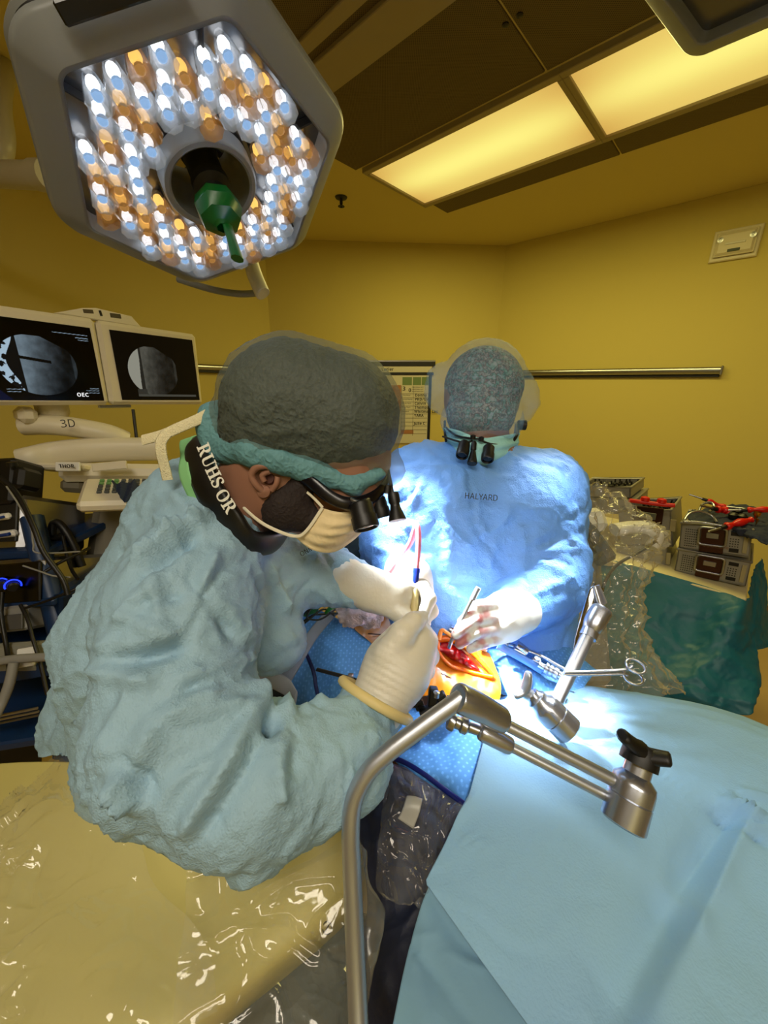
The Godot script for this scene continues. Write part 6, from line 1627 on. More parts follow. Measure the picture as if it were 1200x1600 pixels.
# ---------------------------------------------------------------- the surgeon beside the camera
func near_surgeon() -> void:
	var t := thing("person", "person close by in profile, pale blue crinkled gown, dark see-through cap, black collar", "person")
	var b := MB.new()
	Body3.new([
		[Vector3(-0.1257, 1.5911, -0.5802), Vector3(-0.0736, 1.6037, -0.5843), 0.0835, 0.077, 0.03],
		[Vector3(-0.0533, 1.5317, -0.5609), Vector3(-0.0533, 1.5317, -0.5609), 0.0546, 0.0546, 0.03],
		[Vector3(-0.0206, 1.5495, -0.5719), Vector3(-0.0206, 1.5495, -0.5719), 0.0247, 0.0247, 0.03],
		[Vector3(-0.1441, 1.4882, -0.552), Vector3(-0.09, 1.4615, -0.5381), 0.0483, 0.0319, 0.03],
		[Vector3(-0.0383, 1.4913, -0.5478), Vector3(-0.057, 1.4729, -0.5418), 0.0322, 0.0378, 0.03],
		[Vector3(-0.178, 1.5208, -0.5784), Vector3(-0.2559, 1.4411, -0.5788), 0.0675, 0.0511, 0.04],
		[Vector3(-0.2559, 1.4411, -0.5788), Vector3(-0.339, 1.3358, -0.5919), 0.0511, 0.0773, 0.05],
		[Vector3(-0.339, 1.3358, -0.5919), Vector3(-0.3883, 1.0211, -0.4896), 0.0773, 0.0778, 0.05],
		[Vector3(-0.2511, 1.4381, -0.5305), Vector3(-0.2524, 1.263, -0.3579), 0.0521, 0.0422, 0.04],
		[Vector3(-0.2524, 1.263, -0.3579), Vector3(-0.1447, 1.2232, -0.3345), 0.0362, 0.0361, 0.03],
		[Vector3(-0.1447, 1.2232, -0.3345), Vector3(-0.0134, 1.2155, -0.435), 0.0361, 0.0163, 0.03],
		[Vector3(-0.2323, 1.3743, -0.6465), Vector3(-0.0751, 1.2975, -0.6372), 0.0497, 0.0291, 0.03],
		[Vector3(-0.33, 1.02, -0.54), Vector3(-0.33, 0.06, -0.57), 0.08, 0.05, 0.03],
		[Vector3(-0.46, 1.02, -0.54), Vector3(-0.48, 0.06, -0.57), 0.08, 0.05, 0.03]], 0.009).build(b)
	# the ear, joined to the head's mesh
	b.tube(curve([Vector3(-0.1622, 1.514, -0.4987), Vector3(-0.1706, 1.5243, -0.4954), Vector3(-0.1753, 1.5365, -0.495), Vector3(-0.1682, 1.547, -0.4942), Vector3(-0.1555, 1.5498, -0.4944), Vector3(-0.144, 1.5447, -0.4995)], 6), 0.0048, 10)
	b.tube(curve([Vector3(-0.1515, 1.5154, -0.5007), Vector3(-0.1443, 1.5249, -0.4987), Vector3(-0.1425, 1.5341, -0.5007)], 5), 0.004, 8)
	b.tube(curve([Vector3(-0.1601, 1.5282, -0.4982), Vector3(-0.1617, 1.5371, -0.4974), Vector3(-0.1512, 1.5424, -0.4975)], 5), 0.004, 8)
	b.lathe(Vector3(-0.1625, 1.513, -0.5023), -Vector3(0, -0.309, -0.9511), [Vector2(0.010, -0.004), Vector2(0.009, 0.004), Vector2(0.004, 0.008), Vector2(0, 0.009)], 14)
	obj("body", b, M.skin, t)
	obj("ear_shade", MB.new().lathe(Vector3(-0.1554, 1.53, -0.5061), -Vector3(0, -0.309, -0.9511), [Vector2(0.009, 0), Vector2(0.007, 0.004), Vector2(0, 0.005)], 12), mat(Color(0.28, 0.13, 0.10), 0.7), t)  # dark disc, the shade inside the ear put into its colour
	var h := MB.new()
	Body3.new([
		[Vector3(-0.1384, 1.6146, -0.5836), Vector3(-0.0694, 1.6058, -0.5808), 0.0995, 0.0901, 0.02],
		[Vector3(-0.1933, 1.5603, -0.5754), Vector3(-0.1646, 1.5607, -0.5756), 0.0539, 0.0546, 0.03]], 0.009).build(h, func(p: Vector3, n: Vector3) -> float: return 0.002 * wr.get_noise_3dv(p * 6000.0))
	var hair := rough_relief(mat(Color(0.075, 0.065, 0.055), 0.7), M.crinkle, 0.3, 14.0)
	obj("hair", h, hair, t)
	var bd := MB.new()
	Body3.new([
		[Vector3(-0.1382, 1.4879, -0.5204), Vector3(-0.091, 1.4635, -0.5156), 0.0282, 0.0198, 0.02],
		[Vector3(-0.1165, 1.5167, -0.5192), Vector3(-0.1453, 1.4792, -0.5175), 0.0191, 0.0263, 0.02]], 0.006).build(bd, func(p: Vector3, n: Vector3) -> float: return 0.0015 * wr.get_noise_3dv(p * 9000.0))
	obj("beard", bd, rough_relief(mat(Color(0.11, 0.06, 0.045), 0.8), M.crinkle, 0.15, 16.0), t)
	# gown
	var g := MB.new()
	var list := [
		[Vector3(-0.2489, 1.4824, -0.4695), Vector3(-0.2921, 1.4475, -0.4026), 0.020, 0.012], [Vector3(-0.2352, 1.4723, -0.4549), Vector3(-0.2749, 1.4407, -0.3847), 0.020, -0.012], [Vector3(-0.2297, 1.4884, -0.4844), Vector3(-0.2478, 1.4808, -0.4667), 0.018, 0.010],
		[Vector3(-0.4004, 1.2965, -0.433), Vector3(-0.2618, 1.3758, -0.3281), 0.016, -0.012], [Vector3(-0.2618, 1.3758, -0.3281), Vector3(-0.2105, 1.3805, -0.346), 0.018, -0.012], [Vector3(-0.309, 1.3782, -0.3485), Vector3(-0.2185, 1.3923, -0.3517), 0.022, 0.010], [Vector3(-0.3121, 1.3584, -0.3421), Vector3(-0.2287, 1.3615, -0.3124), 0.020, 0.010],
		[Vector3(-0.208, 1.3612, -0.3221), Vector3(-0.1611, 1.3234, -0.3995), 0.016, 0.012], [Vector3(-0.1994, 1.3527, -0.3157), Vector3(-0.1553, 1.2962, -0.3993), 0.014, -0.010], [Vector3(-0.192, 1.3465, -0.3122), Vector3(-0.1424, 1.3002, -0.3767), 0.015, 0.012], [Vector3(-0.2133, 1.343, -0.2911), Vector3(-0.1432, 1.3184, -0.3334), 0.018, 0.008],
		[Vector3(-0.1397, 1.2988, -0.3752), Vector3(-0.1439, 1.3042, -0.277), 0.022, 0.016], [Vector3(-0.1439, 1.3042, -0.277), Vector3(-0.1776, 1.2611, -0.2431), 0.022, 0.012], [Vector3(-0.1248, 1.2878, -0.3748), Vector3(-0.1284, 1.2986, -0.2752), 0.018, -0.014], [Vector3(-0.1284, 1.2986, -0.2752), Vector3(-0.1581, 1.2621, -0.2417), 0.020, -0.008],
		[Vector3(-0.1183, 1.2818, -0.3813), Vector3(-0.1015, 1.2915, -0.2813), 0.018, 0.013], [Vector3(-0.1015, 1.2915, -0.2813), Vector3(-0.0928, 1.2681, -0.2611), 0.02, 0.008], [Vector3(-0.119, 1.3049, -0.3386), Vector3(-0.1139, 1.3054, -0.3129), 0.016, -0.018], [Vector3(-0.1019, 1.2784, -0.3749), Vector3(-0.0857, 1.2838, -0.2877), 0.016, -0.009],
		[Vector3(-0.2436, 1.3077, -0.2566), Vector3(-0.2234, 1.281, -0.2472), 0.016, 0.010], [Vector3(-0.2381, 1.3232, -0.2662), Vector3(-0.2055, 1.2885, -0.2508), 0.018, -0.007], [Vector3(-0.2117, 1.3394, -0.2871), Vector3(-0.2394, 1.2954, -0.2511), 0.022, 0.009],
		[Vector3(-0.0535, 1.2517, -0.4315), Vector3(-0.0026, 1.2484, -0.3368), 0.014, 0.009], [Vector3(-0.0647, 1.2553, -0.4158), Vector3(-0.0233, 1.2506, -0.3151), 0.014, -0.009], [Vector3(-0.0792, 1.2639, -0.4008), Vector3(-0.0435, 1.2589, -0.3081), 0.016, 0.008], [Vector3(-0.087, 1.284, -0.3599), Vector3(-0.06, 1.2285, -0.2763), 0.016, -0.006],
		[Vector3(-0.3873, 0.9601, -0.4012), Vector3(-0.113, 1.2275, -0.2372), 0.03, -0.008], [Vector3(-0.3667, 0.9229, -0.4057), Vector3(-0.1163, 1.2016, -0.2404), 0.018, 0.006],
		[Vector3(-0.2079, 1.4519, -0.4422), Vector3(-0.2099, 1.4211, -0.3858), 0.016, 0.008], [Vector3(-0.2099, 1.4211, -0.3858), Vector3(-0.1634, 1.3348, -0.4224), 0.02, 0.010], [Vector3(-0.2189, 1.4333, -0.393), Vector3(-0.1721, 1.3616, -0.3858), 0.018, -0.010], [Vector3(-0.177, 1.3879, -0.5401), Vector3(-0.1473, 1.2978, -0.5391), 0.02, 0.010], [Vector3(-0.1714, 1.4045, -0.4659), Vector3(-0.1651, 1.2943, -0.5089), 0.018, -0.008],
		[Vector3(-0.3859, 1.4175, -0.5126), Vector3(-0.3183, 1.4044, -0.3693), 0.02, -0.007], [Vector3(-0.2692, 1.4519, -0.4028), Vector3(-0.2399, 1.4127, -0.3589), 0.016, 0.006], [Vector3(-0.2625, 1.4241, -0.3653), Vector3(-0.221, 1.4243, -0.3798), 0.016, -0.006], [Vector3(-0.2885, 1.4117, -0.3589), Vector3(-0.2307, 1.3985, -0.3506), 0.014, 0.006], [Vector3(-0.2989, 1.5031, -0.5229), Vector3(-0.2285, 1.4713, -0.4577), 0.016, 0.007], [Vector3(-0.3213, 1.4792, -0.5076), Vector3(-0.2486, 1.4643, -0.4313), 0.018, 0.007],
		[Vector3(-0.1225, 1.3752, -0.6203), Vector3(-0.0872, 1.2903, -0.5926), 0.014, 0.008], [Vector3(-0.1002, 1.3638, -0.6193), Vector3(-0.0582, 1.308, -0.585), 0.012, -0.008], [Vector3(-0.1404, 1.3621, -0.5954), Vector3(-0.1148, 1.2614, -0.6173), 0.012, -0.008], [Vector3(-0.4157, 1.2393, -0.4188), Vector3(-0.2524, 1.3256, -0.2705), 0.018, 0.009], [Vector3(-0.4497, 1.1697, -0.4302), Vector3(-0.2599, 1.3022, -0.2575), 0.016, -0.008],
	]
	Body3.new([
		[Vector3(-0.3132, 1.4252, -0.6209), Vector3(-0.3888, 1.2303, -0.5576), 0.1073, 0.129, 0.05],
		[Vector3(-0.3888, 1.2303, -0.5576), Vector3(-0.3758, 1.0631, -0.5033), 0.129, 0.1081, 0.05],
		[Vector3(-0.251, 1.429, -0.5275), Vector3(-0.2653, 1.3586, -0.4416), 0.0763, 0.0879, 0.06],
		[Vector3(-0.2653, 1.3586, -0.4416), Vector3(-0.2338, 1.266, -0.3379), 0.0879, 0.0792, 0.05],
		[Vector3(-0.2338, 1.266, -0.3379), Vector3(-0.138, 1.2272, -0.3147), 0.0792, 0.0713, 0.05],
		[Vector3(-0.138, 1.2272, -0.3147), Vector3(-0.0506, 1.2079, -0.361), 0.0713, 0.059, 0.04],
		[Vector3(-0.0506, 1.2079, -0.361), Vector3(-0.0105, 1.2118, -0.4307), 0.0616, 0.0403, 0.03],
		[Vector3(-0.2323, 1.3743, -0.6465), Vector3(-0.1574, 1.3212, -0.666), 0.0772, 0.0688, 0.05],
		[Vector3(-0.1574, 1.3212, -0.666), Vector3(-0.0543, 1.3046, -0.6322), 0.0688, 0.0474, 0.03],
		[Vector3(-0.234, 1.3061, -0.5822), Vector3(-0.1829, 1.2463, -0.5418), 0.0862, 0.0566, 0.05],
		[Vector3(-0.2873, 1.4598, -0.6217), Vector3(-0.2766, 1.4652, -0.6234), 0.0456, 0.0458, 0.05],
		[Vector3(-0.548, 1.0917, -0.5546), Vector3(-0.5208, 1.2031, -0.5908), 0.0255, 0.0406, 0.05],
		[Vector3(-0.387, 1.03, -0.53), Vector3(-0.41, 0.45, -0.56), 0.13, 0.14, 0.05]], 0.0052).build(g, func(p: Vector3, n: Vector3) -> float: return cloth(p, 0.0052, 7.0, (Vector3(-0.1542, 1.271, -0.4026) - Vector3(-0.216, 1.1795, -0.2993)).normalized()) + cloth(p + Vector3(5, 2, 1), 0.0015, 26.0) + folds(p, list) * 2.1)
	obj("gown", g, M.gown, t)
	# back flap of the gown hanging at the left
	obj("gown_flap", sheet([
		[Vector3(-0.57, 1.2134, -0.5942), Vector3(-0.542, 1.2045, -0.5702), Vector3(-0.5013, 1.1866, -0.5434)],
		[Vector3(-0.5896, 1.1354, -0.5688), Vector3(-0.5439, 1.1365, -0.5376), Vector3(-0.4774, 1.1478, -0.4992)],
		[Vector3(-0.6164, 1.0683, -0.547), Vector3(-0.5524, 1.0916, -0.5125), Vector3(-0.4538, 1.1241, -0.46)],
		[Vector3(-0.6248, 1.0183, -0.5308), Vector3(-0.5604, 1.0475, -0.4982), Vector3(-0.4633, 1.0954, -0.4507)],
		[Vector3(-0.6109, 1.0088, -0.5172), Vector3(-0.5602, 1.0391, -0.4955), Vector3(-0.4813, 1.0899, -0.4594)]], 20, 30, func(p, u): return crumple(p, 0.006, 0.06), 0.002), M.gown, t)
	# collar band with lettering, green shirt below it
	var col := mat(Color(0.028, 0.03, 0.03), 0.42)
	obj("neck_shield", sheet([
		[Vector3(-0.2758, 1.5603, -0.6354), Vector3(-0.2908, 1.5741, -0.6399)],
		[Vector3(-0.2957, 1.5627, -0.6151), Vector3(-0.2858, 1.5803, -0.6209)],
		[Vector3(-0.2972, 1.5608, -0.5725), Vector3(-0.2636, 1.5724, -0.5605)],
		[Vector3(-0.2751, 1.5354, -0.5243), Vector3(-0.2369, 1.5497, -0.5142)],
		[Vector3(-0.2533, 1.5016, -0.4985), Vector3(-0.2152, 1.5219, -0.4915)],
		[Vector3(-0.2271, 1.4652, -0.4835), Vector3(-0.1915, 1.4911, -0.4783)],
		[Vector3(-0.1992, 1.4304, -0.4828), Vector3(-0.1718, 1.4595, -0.4817)],
		[Vector3(-0.175, 1.4128, -0.5139), Vector3(-0.148, 1.4472, -0.5198)],
		[Vector3(-0.1723, 1.3998, -0.5622), Vector3(-0.1504, 1.4312, -0.5724)],
		[Vector3(-0.2008, 1.3964, -0.6242), Vector3(-0.1789, 1.4234, -0.633)]], 6, 50, func(p, u): return 0.004 * sin(u.x * PI), 0.006), col, t)
	var word := "RUHS OR"
	var spots := [[313, 700], [318, 718], [325, 737], [332, 753], [338, 765], [342, 777], [351, 796]]
	var tops := [Vector3(-0.2406, 1.5731, -0.5008), Vector3(-0.2344, 1.5601, -0.4944), Vector3(-0.2275, 1.5464, -0.4879), Vector3(-0.2201, 1.5328, -0.4814), Vector3(-1.0231, 2.5923, -1.3576), Vector3(-0.214, 1.5183, -0.4756), Vector3(-0.2056, 1.5052, -0.4713)]
	var ends := [Vector3(-0.2345, 1.5617, -0.4949), Vector3(-0.2275, 1.548, -0.4884), Vector3(-0.2201, 1.5344, -0.4819), Vector3(-0.2137, 1.523, -0.4771), Vector3(-1.0231, 2.5923, -1.3576), Vector3(-0.2065, 1.5075, -0.4721), Vector3(-0.198, 1.4944, -0.4678)]
	var ink := mat(Color(0.85, 0.85, 0.80), 0.6)
	for k in 7:
		if word[k] == " ": continue
		var x: Vector3 = (ends[k] - tops[k]).normalized()
		text(word[k], 0.0165, ink, t, tops[k] - Vector3(0, -0.309, -0.9511) * 0.004 - (x.cross(Vector3(0, -0.309, -0.9511))).normalized() * 0.009, x, -x.cross(Vector3(0, -0.309, -0.9511)) * -1.0, "collar_letter", "Droid Serif", true, 0.0008)
	obj("green_shirt", sheet([
		[Vector3(-0.3222, 1.5642, -0.6156), Vector3(-0.295, 1.5736, -0.6082)],
		[Vector3(-0.3076, 1.557, -0.5712), Vector3(-0.2882, 1.5624, -0.5625)],
		[Vector3(-0.2851, 1.5259, -0.5254), Vector3(-0.2667, 1.5343, -0.5176)],
		[Vector3(-0.264, 1.4825, -0.5007), Vector3(-0.2453, 1.4924, -0.4935)],
		[Vector3(-0.2365, 1.4481, -0.4885), Vector3(-0.2188, 1.46, -0.4829)],
		[Vector3(-0.2117, 1.4264, -0.4867), Vector3(-0.1947, 1.435, -0.4811)]], 4, 24, func(p, u): return 0.003 * sin(u.y * 20.0), 0.003), mat(Color(0.50, 0.74, 0.50), 0.8), t)
	# cap
	var cl := [
		[Vector3(-0.2129, 1.6504, -0.5198), Vector3(-0.1085, 1.6943, -0.5234), 0.010, 0.007], [Vector3(-0.1846, 1.6206, -0.4908), Vector3(-0.0978, 1.6747, -0.5058), 0.010, 0.007], [Vector3(-0.1766, 1.6094, -0.4876), Vector3(-0.1262, 1.6443, -0.4857), 0.010, 0.007], [Vector3(-0.1937, 1.6355, -0.4978), Vector3(-0.1439, 1.6811, -0.5032), 0.012, -0.007],
		[Vector3(-0.1913, 1.6086, -0.4947), Vector3(-0.1106, 1.5561, -0.5006), 0.014, -0.009], [Vector3(-0.1106, 1.5561, -0.5006), Vector3(-0.0497, 1.5086, -0.5193), 0.012, -0.009], [Vector3(-0.1747, 1.5936, -0.4893), Vector3(-0.0814, 1.5979, -0.4856), 0.010, 0.007], [Vector3(-0.0814, 1.5979, -0.4856), Vector3(-0.002, 1.6063, -0.5125), 0.010, 0.007],
		[Vector3(-0.2426, 1.6037, -0.5467), Vector3(-0.1948, 1.6201, -0.4965), 0.012, -0.009], [Vector3(-0.0102, 1.6028, -0.5055), Vector3(0.0179, 1.5862, -0.5468), 0.010, 0.009], [Vector3(-0.0502, 1.5836, -0.4901), Vector3(-0.0013, 1.5576, -0.5276), 0.010, 0.007], [Vector3(-0.0362, 1.5319, -0.5187), Vector3(0.0166, 1.5681, -0.5479), 0.012, 0.007], [Vector3(-0.2345, 1.5738, -0.5402), Vector3(-0.1492, 1.5695, -0.492), 0.012, 0.007]]
	var cp := MB.new()
	Body3.new([
		[Vector3(-0.1392, 1.6164, -0.5832), Vector3(-0.0683, 1.6068, -0.5801), 0.1028, 0.0945, 0.03],
		[Vector3(-0.2419, 1.5881, -0.5897), Vector3(-0.1983, 1.5693, -0.5784), 0.0376, 0.0411, 0.03],
		[Vector3(-0.2391, 1.5603, -0.5702), Vector3(-0.1507, 1.5526, -0.5572), 0.0191, 0.0196, 0.02],
		[Vector3(-0.1507, 1.5526, -0.5572), Vector3(-0.0788, 1.5293, -0.5391), 0.0196, 0.0145, 0.02],
		[Vector3(-0.0788, 1.5293, -0.5391), Vector3(-0.0373, 1.5143, -0.5342), 0.0145, 0.011, 0.02],
		[Vector3(-0.0373, 1.5143, -0.5342), Vector3(0.0083, 1.5348, -0.5514), 0.011, 0.0223, 0.03]], 0.0062).build(cp, func(p: Vector3, n: Vector3) -> float: return crumple(p, 0.0022, 0.06) + crumple(p, 0.0008, 0.3) + folds(p, cl))
	var bn := MB.new()
	Body3.new([
		[Vector3(-0.2394, 1.5888, -0.5836), Vector3(-0.2024, 1.5712, -0.5632), 0.0407, 0.0329, 0.03],
		[Vector3(-0.2379, 1.5624, -0.5561), Vector3(-0.1727, 1.5649, -0.5128), 0.0202, 0.0185, 0.02],
		[Vector3(-0.1727, 1.5649, -0.5128), Vector3(-0.1378, 1.5577, -0.5084), 0.0185, 0.0172, 0.02],
		[Vector3(-0.1378, 1.5577, -0.5084), Vector3(-0.1052, 1.5442, -0.5135), 0.0172, 0.0152, 0.02],
		[Vector3(-0.1052, 1.5442, -0.5135), Vector3(-0.0756, 1.5308, -0.5164), 0.0152, 0.0122, 0.02],
		[Vector3(-0.0756, 1.5308, -0.5164), Vector3(-0.0446, 1.5213, -0.5133), 0.0122, 0.0105, 0.02],
		[Vector3(-0.0446, 1.5213, -0.5133), Vector3(-0.008, 1.534, -0.5238), 0.0105, 0.0089, 0.02]], 0.006).build(bn, func(p: Vector3, n: Vector3) -> float: return crumple(p, 0.0022, 0.06) + folds(p, cl))
	obj("cap_band", bn, rough_relief(mat(Color(0.36, 0.55, 0.58), 0.7), M.crinkle, 0.3, 10.0), t)
	var veil := rough_relief(mat(Color(0.45, 0.50, 0.46, 0.38), 0.6), M.crinkle, 0.3, 10.0)
	veil.transparency = BaseMaterial3D.TRANSPARENCY_ALPHA
	obj("bouffant_cap", cp, veil, t)
	# mask and its straps
	var mk := rough_relief(mat(Color(0.88, 0.80, 0.62), 0.75), M.crinkle, 0.1, 9.0)
	obj("mask", sheet([
		[Vector3(-0.0833, 1.4929, -0.4957), Vector3(-0.0597, 1.4908, -0.4866), Vector3(-0.0354, 1.4873, -0.5044), Vector3(-0.0095, 1.4857, -0.5354), Vector3(0.0037, 1.4818, -0.5762), Vector3(-0.0003, 1.4617, -0.6328)],
		[Vector3(-0.0937, 1.4739, -0.4916), Vector3(-0.0677, 1.4735, -0.4789), Vector3(-0.0417, 1.4721, -0.4942), Vector3(-0.0167, 1.4696, -0.5302), Vector3(-0.002, 1.4646, -0.5706), Vector3(-0.0066, 1.4438, -0.627)],
		[Vector3(-0.1069, 1.4583, -0.4929), Vector3(-0.0788, 1.4541, -0.481), Vector3(-0.0524, 1.4534, -0.4934), Vector3(-0.0295, 1.4552, -0.5255), Vector3(-0.0147, 1.4501, -0.5659), Vector3(-0.0217, 1.43, -0.6225)],
		[Vector3(-0.1236, 1.4468, -0.5018), Vector3(-0.0989, 1.4338, -0.4923), Vector3(-0.0717, 1.4268, -0.5005), Vector3(-0.0486, 1.4315, -0.5283), Vector3(-0.0345, 1.4355, -0.5612), Vector3(-0.0434, 1.4139, -0.6173)]], 40, 24, func(p, u): return 0.0016 * sin(u.y * 26.0) * minf(1.0, u.x * 5.0), 0.002), mk, t)
	var st := mat(Color(0.85, 0.82, 0.72), 0.7)
	obj("mask_strap", ribbon([Vector3(-0.2046, 1.4931, -0.5147), Vector3(-0.1747, 1.4732, -0.4998), Vector3(-0.1486, 1.4616, -0.4919), Vector3(-0.1208, 1.453, -0.4912), Vector3(-0.1042, 1.4634, -0.4893), Vector3(-0.0828, 1.4946, -0.4931)], 0.0024, 0.4, Vector3(-0.0175, 0.9509, -0.309)), st, t)
	obj("mask_strap", ribbon([Vector3(-0.1049, 1.5126, -0.5042), Vector3(-0.0935, 1.5048, -0.4975), Vector3(-0.0828, 1.4946, -0.4931)], 0.002, 0.4, Vector3(-0.0175, 0.9509, -0.309)), st, t)
	# glasses with loupes
	var navy := mat(Color(0.012, 0.015, 0.06), 0.25)
	obj("glasses_frame", ribbon([Vector3(-0.1142, 1.5363, -0.5046), Vector3(-0.0932, 1.5268, -0.491), Vector3(-0.0715, 1.5128, -0.4833), Vector3(-0.0507, 1.5043, -0.4837), Vector3(-0.0294, 1.5034, -0.4939), Vector3(-0.0094, 1.5083, -0.5165), Vector3(0.003, 1.5196, -0.5465), Vector3(0.0048, 1.5287, -0.5757)], 0.0085, 0.35, Vector3(-0.0175, 0.9509, -0.309), 6), navy, t)
	obj("white_rim", ribbon([Vector3(-0.0343, 1.4993, -0.4894), Vector3(-0.0144, 1.5025, -0.5072), Vector3(0.0003, 1.5127, -0.5358), Vector3(0.0068, 1.5242, -0.569)], 0.0022, 0.6, Vector3(-0.0175, 0.9509, -0.309)), M.white, t)
	obj("glasses_lens", sheet([[Vector3(-0.0679, 1.5067, -0.4865), Vector3(-0.0445, 1.5008, -0.4899), Vector3(-0.0247, 1.5007, -0.5035)], [Vector3(-0.0628, 1.4984, -0.4849), Vector3(-0.0445, 1.4907, -0.4877), Vector3(-0.0281, 1.4887, -0.5006)]], 10, 6, null, 0.001), film(0.15, 0.05), t)
	loupe(t, Vector3(-0.0315, 1.5038, -0.4866), (Vector3(-0.023, 1.4777, -0.4697) - Vector3(-0.0315, 1.5038, -0.4866)).normalized(), 0.0158, 0.036)
	loupe(t, Vector3(-0.0116, 1.4963, -0.5389), (Vector3(-0.0056, 1.4769, -0.5326) - Vector3(-0.0116, 1.4963, -0.5389)).normalized(), 0.013, 0.03)
	obj("loupe_bridge", MB.new().tube(curve([Vector3(-0.0443, 1.5084, -0.4881), Vector3(-0.0372, 1.5064, -0.4833), Vector3(-0.0288, 1.5063, -0.4843), Vector3(-0.018, 1.5044, -0.51)], 4), 0.003, 8), M.metal, t)
	var hl := MB.new()
	hl.tube(curve([Vector3(0.0046, 1.5337, -0.5563), Vector3(0.0076, 1.5232, -0.5476), Vector3(0.0105, 1.5095, -0.5379), Vector3(0.0125, 1.5024, -0.5324)], 5), 0.0028, 8)
	hl.lathe(Vector3(0.004, 1.5102, -0.5382), Vector3(-0.0175, 0.9509, -0.309), [Vector2(0, -0.008), Vector2(0.007, -0.006), Vector2(0.007, 0.005), Vector2(0, 0.007)], 12)
	obj("headlight_arm", hl, M.black, t)
	obj("headlight", MB.new().lathe(Vector3(0.0124, 1.5059, -0.5336), (Vector3(0.0193, 1.4715, -0.5151) - Vector3(0.0124, 1.5059, -0.5336)).normalized(), [Vector2(0, 0), Vector2(0.0075, 0.0), Vector2(0.0085, 0.004), Vector2(0.0085, 0.014), Vector2(0.0068, 0.017), Vector2(0.0075, 0.022), Vector2(0.0125, 0.038), Vector2(0.0125, 0.041), Vector2(0, 0.042)], 20), M.black, t)
	# tie straps at the nape
	var tie := rough_relief(mat(Color(0.86, 0.83, 0.68), 0.85), M.cells, 0.15, 30.0)
	obj("cap_tie", ribbon([Vector3(-0.2405, 1.6158, -0.5619), Vector3(-0.2608, 1.6033, -0.5474), Vector3(-0.2847, 1.5924, -0.5386), Vector3(-0.3066, 1.5828, -0.5354), Vector3(-0.3419, 1.5733, -0.5429)], 0.0075, 0.18, Vector3(-0.0175, 0.9509, -0.309)), tie, t)
	obj("cap_tie", ribbon([Vector3(-0.2993, 1.5857, -0.5343), Vector3(-0.3079, 1.5738, -0.5304), Vector3(-0.3088, 1.5584, -0.5275), Vector3(-0.3069, 1.5406, -0.527), Vector3(-0.3049, 1.5209, -0.5258)], 0.0078, 0.18, Vector3(0.9998, 0.0166, -0.0054)), tie, t)
	obj("strap_buckle", MB.new().tube(curve([Vector3(-0.2618, 1.604, -0.5739), Vector3(-0.2541, 1.6151, -0.5722), Vector3(-0.2469, 1.6222, -0.5745), Vector3(-0.2435, 1.6203, -0.5792)], 4), 0.006, 10, 0.6), M.black, t)
	# gloves
	var gv := MB.new()
	Body3.new([
		[Vector3(-0.0079, 1.2171, -0.4324), Vector3(0.0231, 1.2529, -0.4703), 0.0405, 0.0466, 0.02],
		[Vector3(0.0231, 1.2529, -0.4703), Vector3(0.0429, 1.272, -0.4975), 0.0466, 0.0426, 0.02],
		[Vector3(0.009, 1.2879, -0.4586), Vector3(0.0288, 1.3119, -0.4705), 0.0206, 0.0184, 0.008],
		[Vector3(0.0288, 1.3119, -0.4705), Vector3(0.0459, 1.3238, -0.4849), 0.0184, 0.0144, 0.006],
		[Vector3(0.0459, 1.3238, -0.4849), Vector3(0.0605, 1.3221, -0.5012), 0.0144, 0.0102, 0.006],
		[Vector3(0.0504, 1.2927, -0.5043), Vector3(0.0721, 1.2724, -0.5135), 0.0225, 0.0152, 0.008],
		[Vector3(0.0721, 1.2724, -0.5135), Vector3(0.071, 1.2468, -0.5314), 0.0152, 0.0128, 0.006],
		[Vector3(0.0533, 1.2642, -0.5003), Vector3(0.0751, 1.2452, -0.5099), 0.0223, 0.0161, 0.008],
		[Vector3(0.0751, 1.2452, -0.5099), Vector3(0.0721, 1.2174, -0.5271), 0.0161, 0.0127, 0.006],
		[Vector3(0.0502, 1.2371, -0.4967), Vector3(0.07, 1.2203, -0.507), 0.0204, 0.0151, 0.008],
		[Vector3(0.07, 1.2203, -0.507), Vector3(0.0645, 1.1915, -0.524), 0.0151, 0.0117, 0.006],
		[Vector3(0.0406, 1.216, -0.4899), Vector3(0.056, 1.1996, -0.5003), 0.0183, 0.014, 0.008],
		[Vector3(0.056, 1.1996, -0.5003), Vector3(0.0495, 1.1778, -0.5142), 0.014, 0.0106, 0.006]], 0.0036).build(gv, func(p: Vector3, n: Vector3) -> float: return 0.0008 * sin((p - Vector3(0.0046, 1.2273, -0.4409)).dot((Vector3(0.042, 1.2876, -0.4921) - Vector3(0.0046, 1.2273, -0.4409)).normalized()) * 700.0) * clampf(0.05 / maxf(p.distance_to(Vector3(0.0075, 1.2697, -0.4022)), 0.02) - 0.55, 0.0, 1.0))
	obj("glove", gv, M.glove, t)
	var cuff := PackedVector3Array()
	var ca := (Vector3(0.042, 1.2876, -0.4921) - Vector3(-0.0087, 1.2119, -0.4307)).normalized()
	var cs := ca.cross(Vector3(0, -0.309, -0.9511)).normalized()
	var cf := cs.cross(ca)
	for k in 24: cuff.append(Vector3(-0.008, 1.2306, -0.4336) + cs * cos(TAU * k / 24) * 0.053 + cf * sin(TAU * k / 24) * 0.053)
	obj("glove_cuff", MB.new().tube(cuff, 0.0068, 8, 1.0, Vector3.ZERO, true), mat(Color(0.84, 0.76, 0.52), 0.5), t)
	var gf := MB.new()
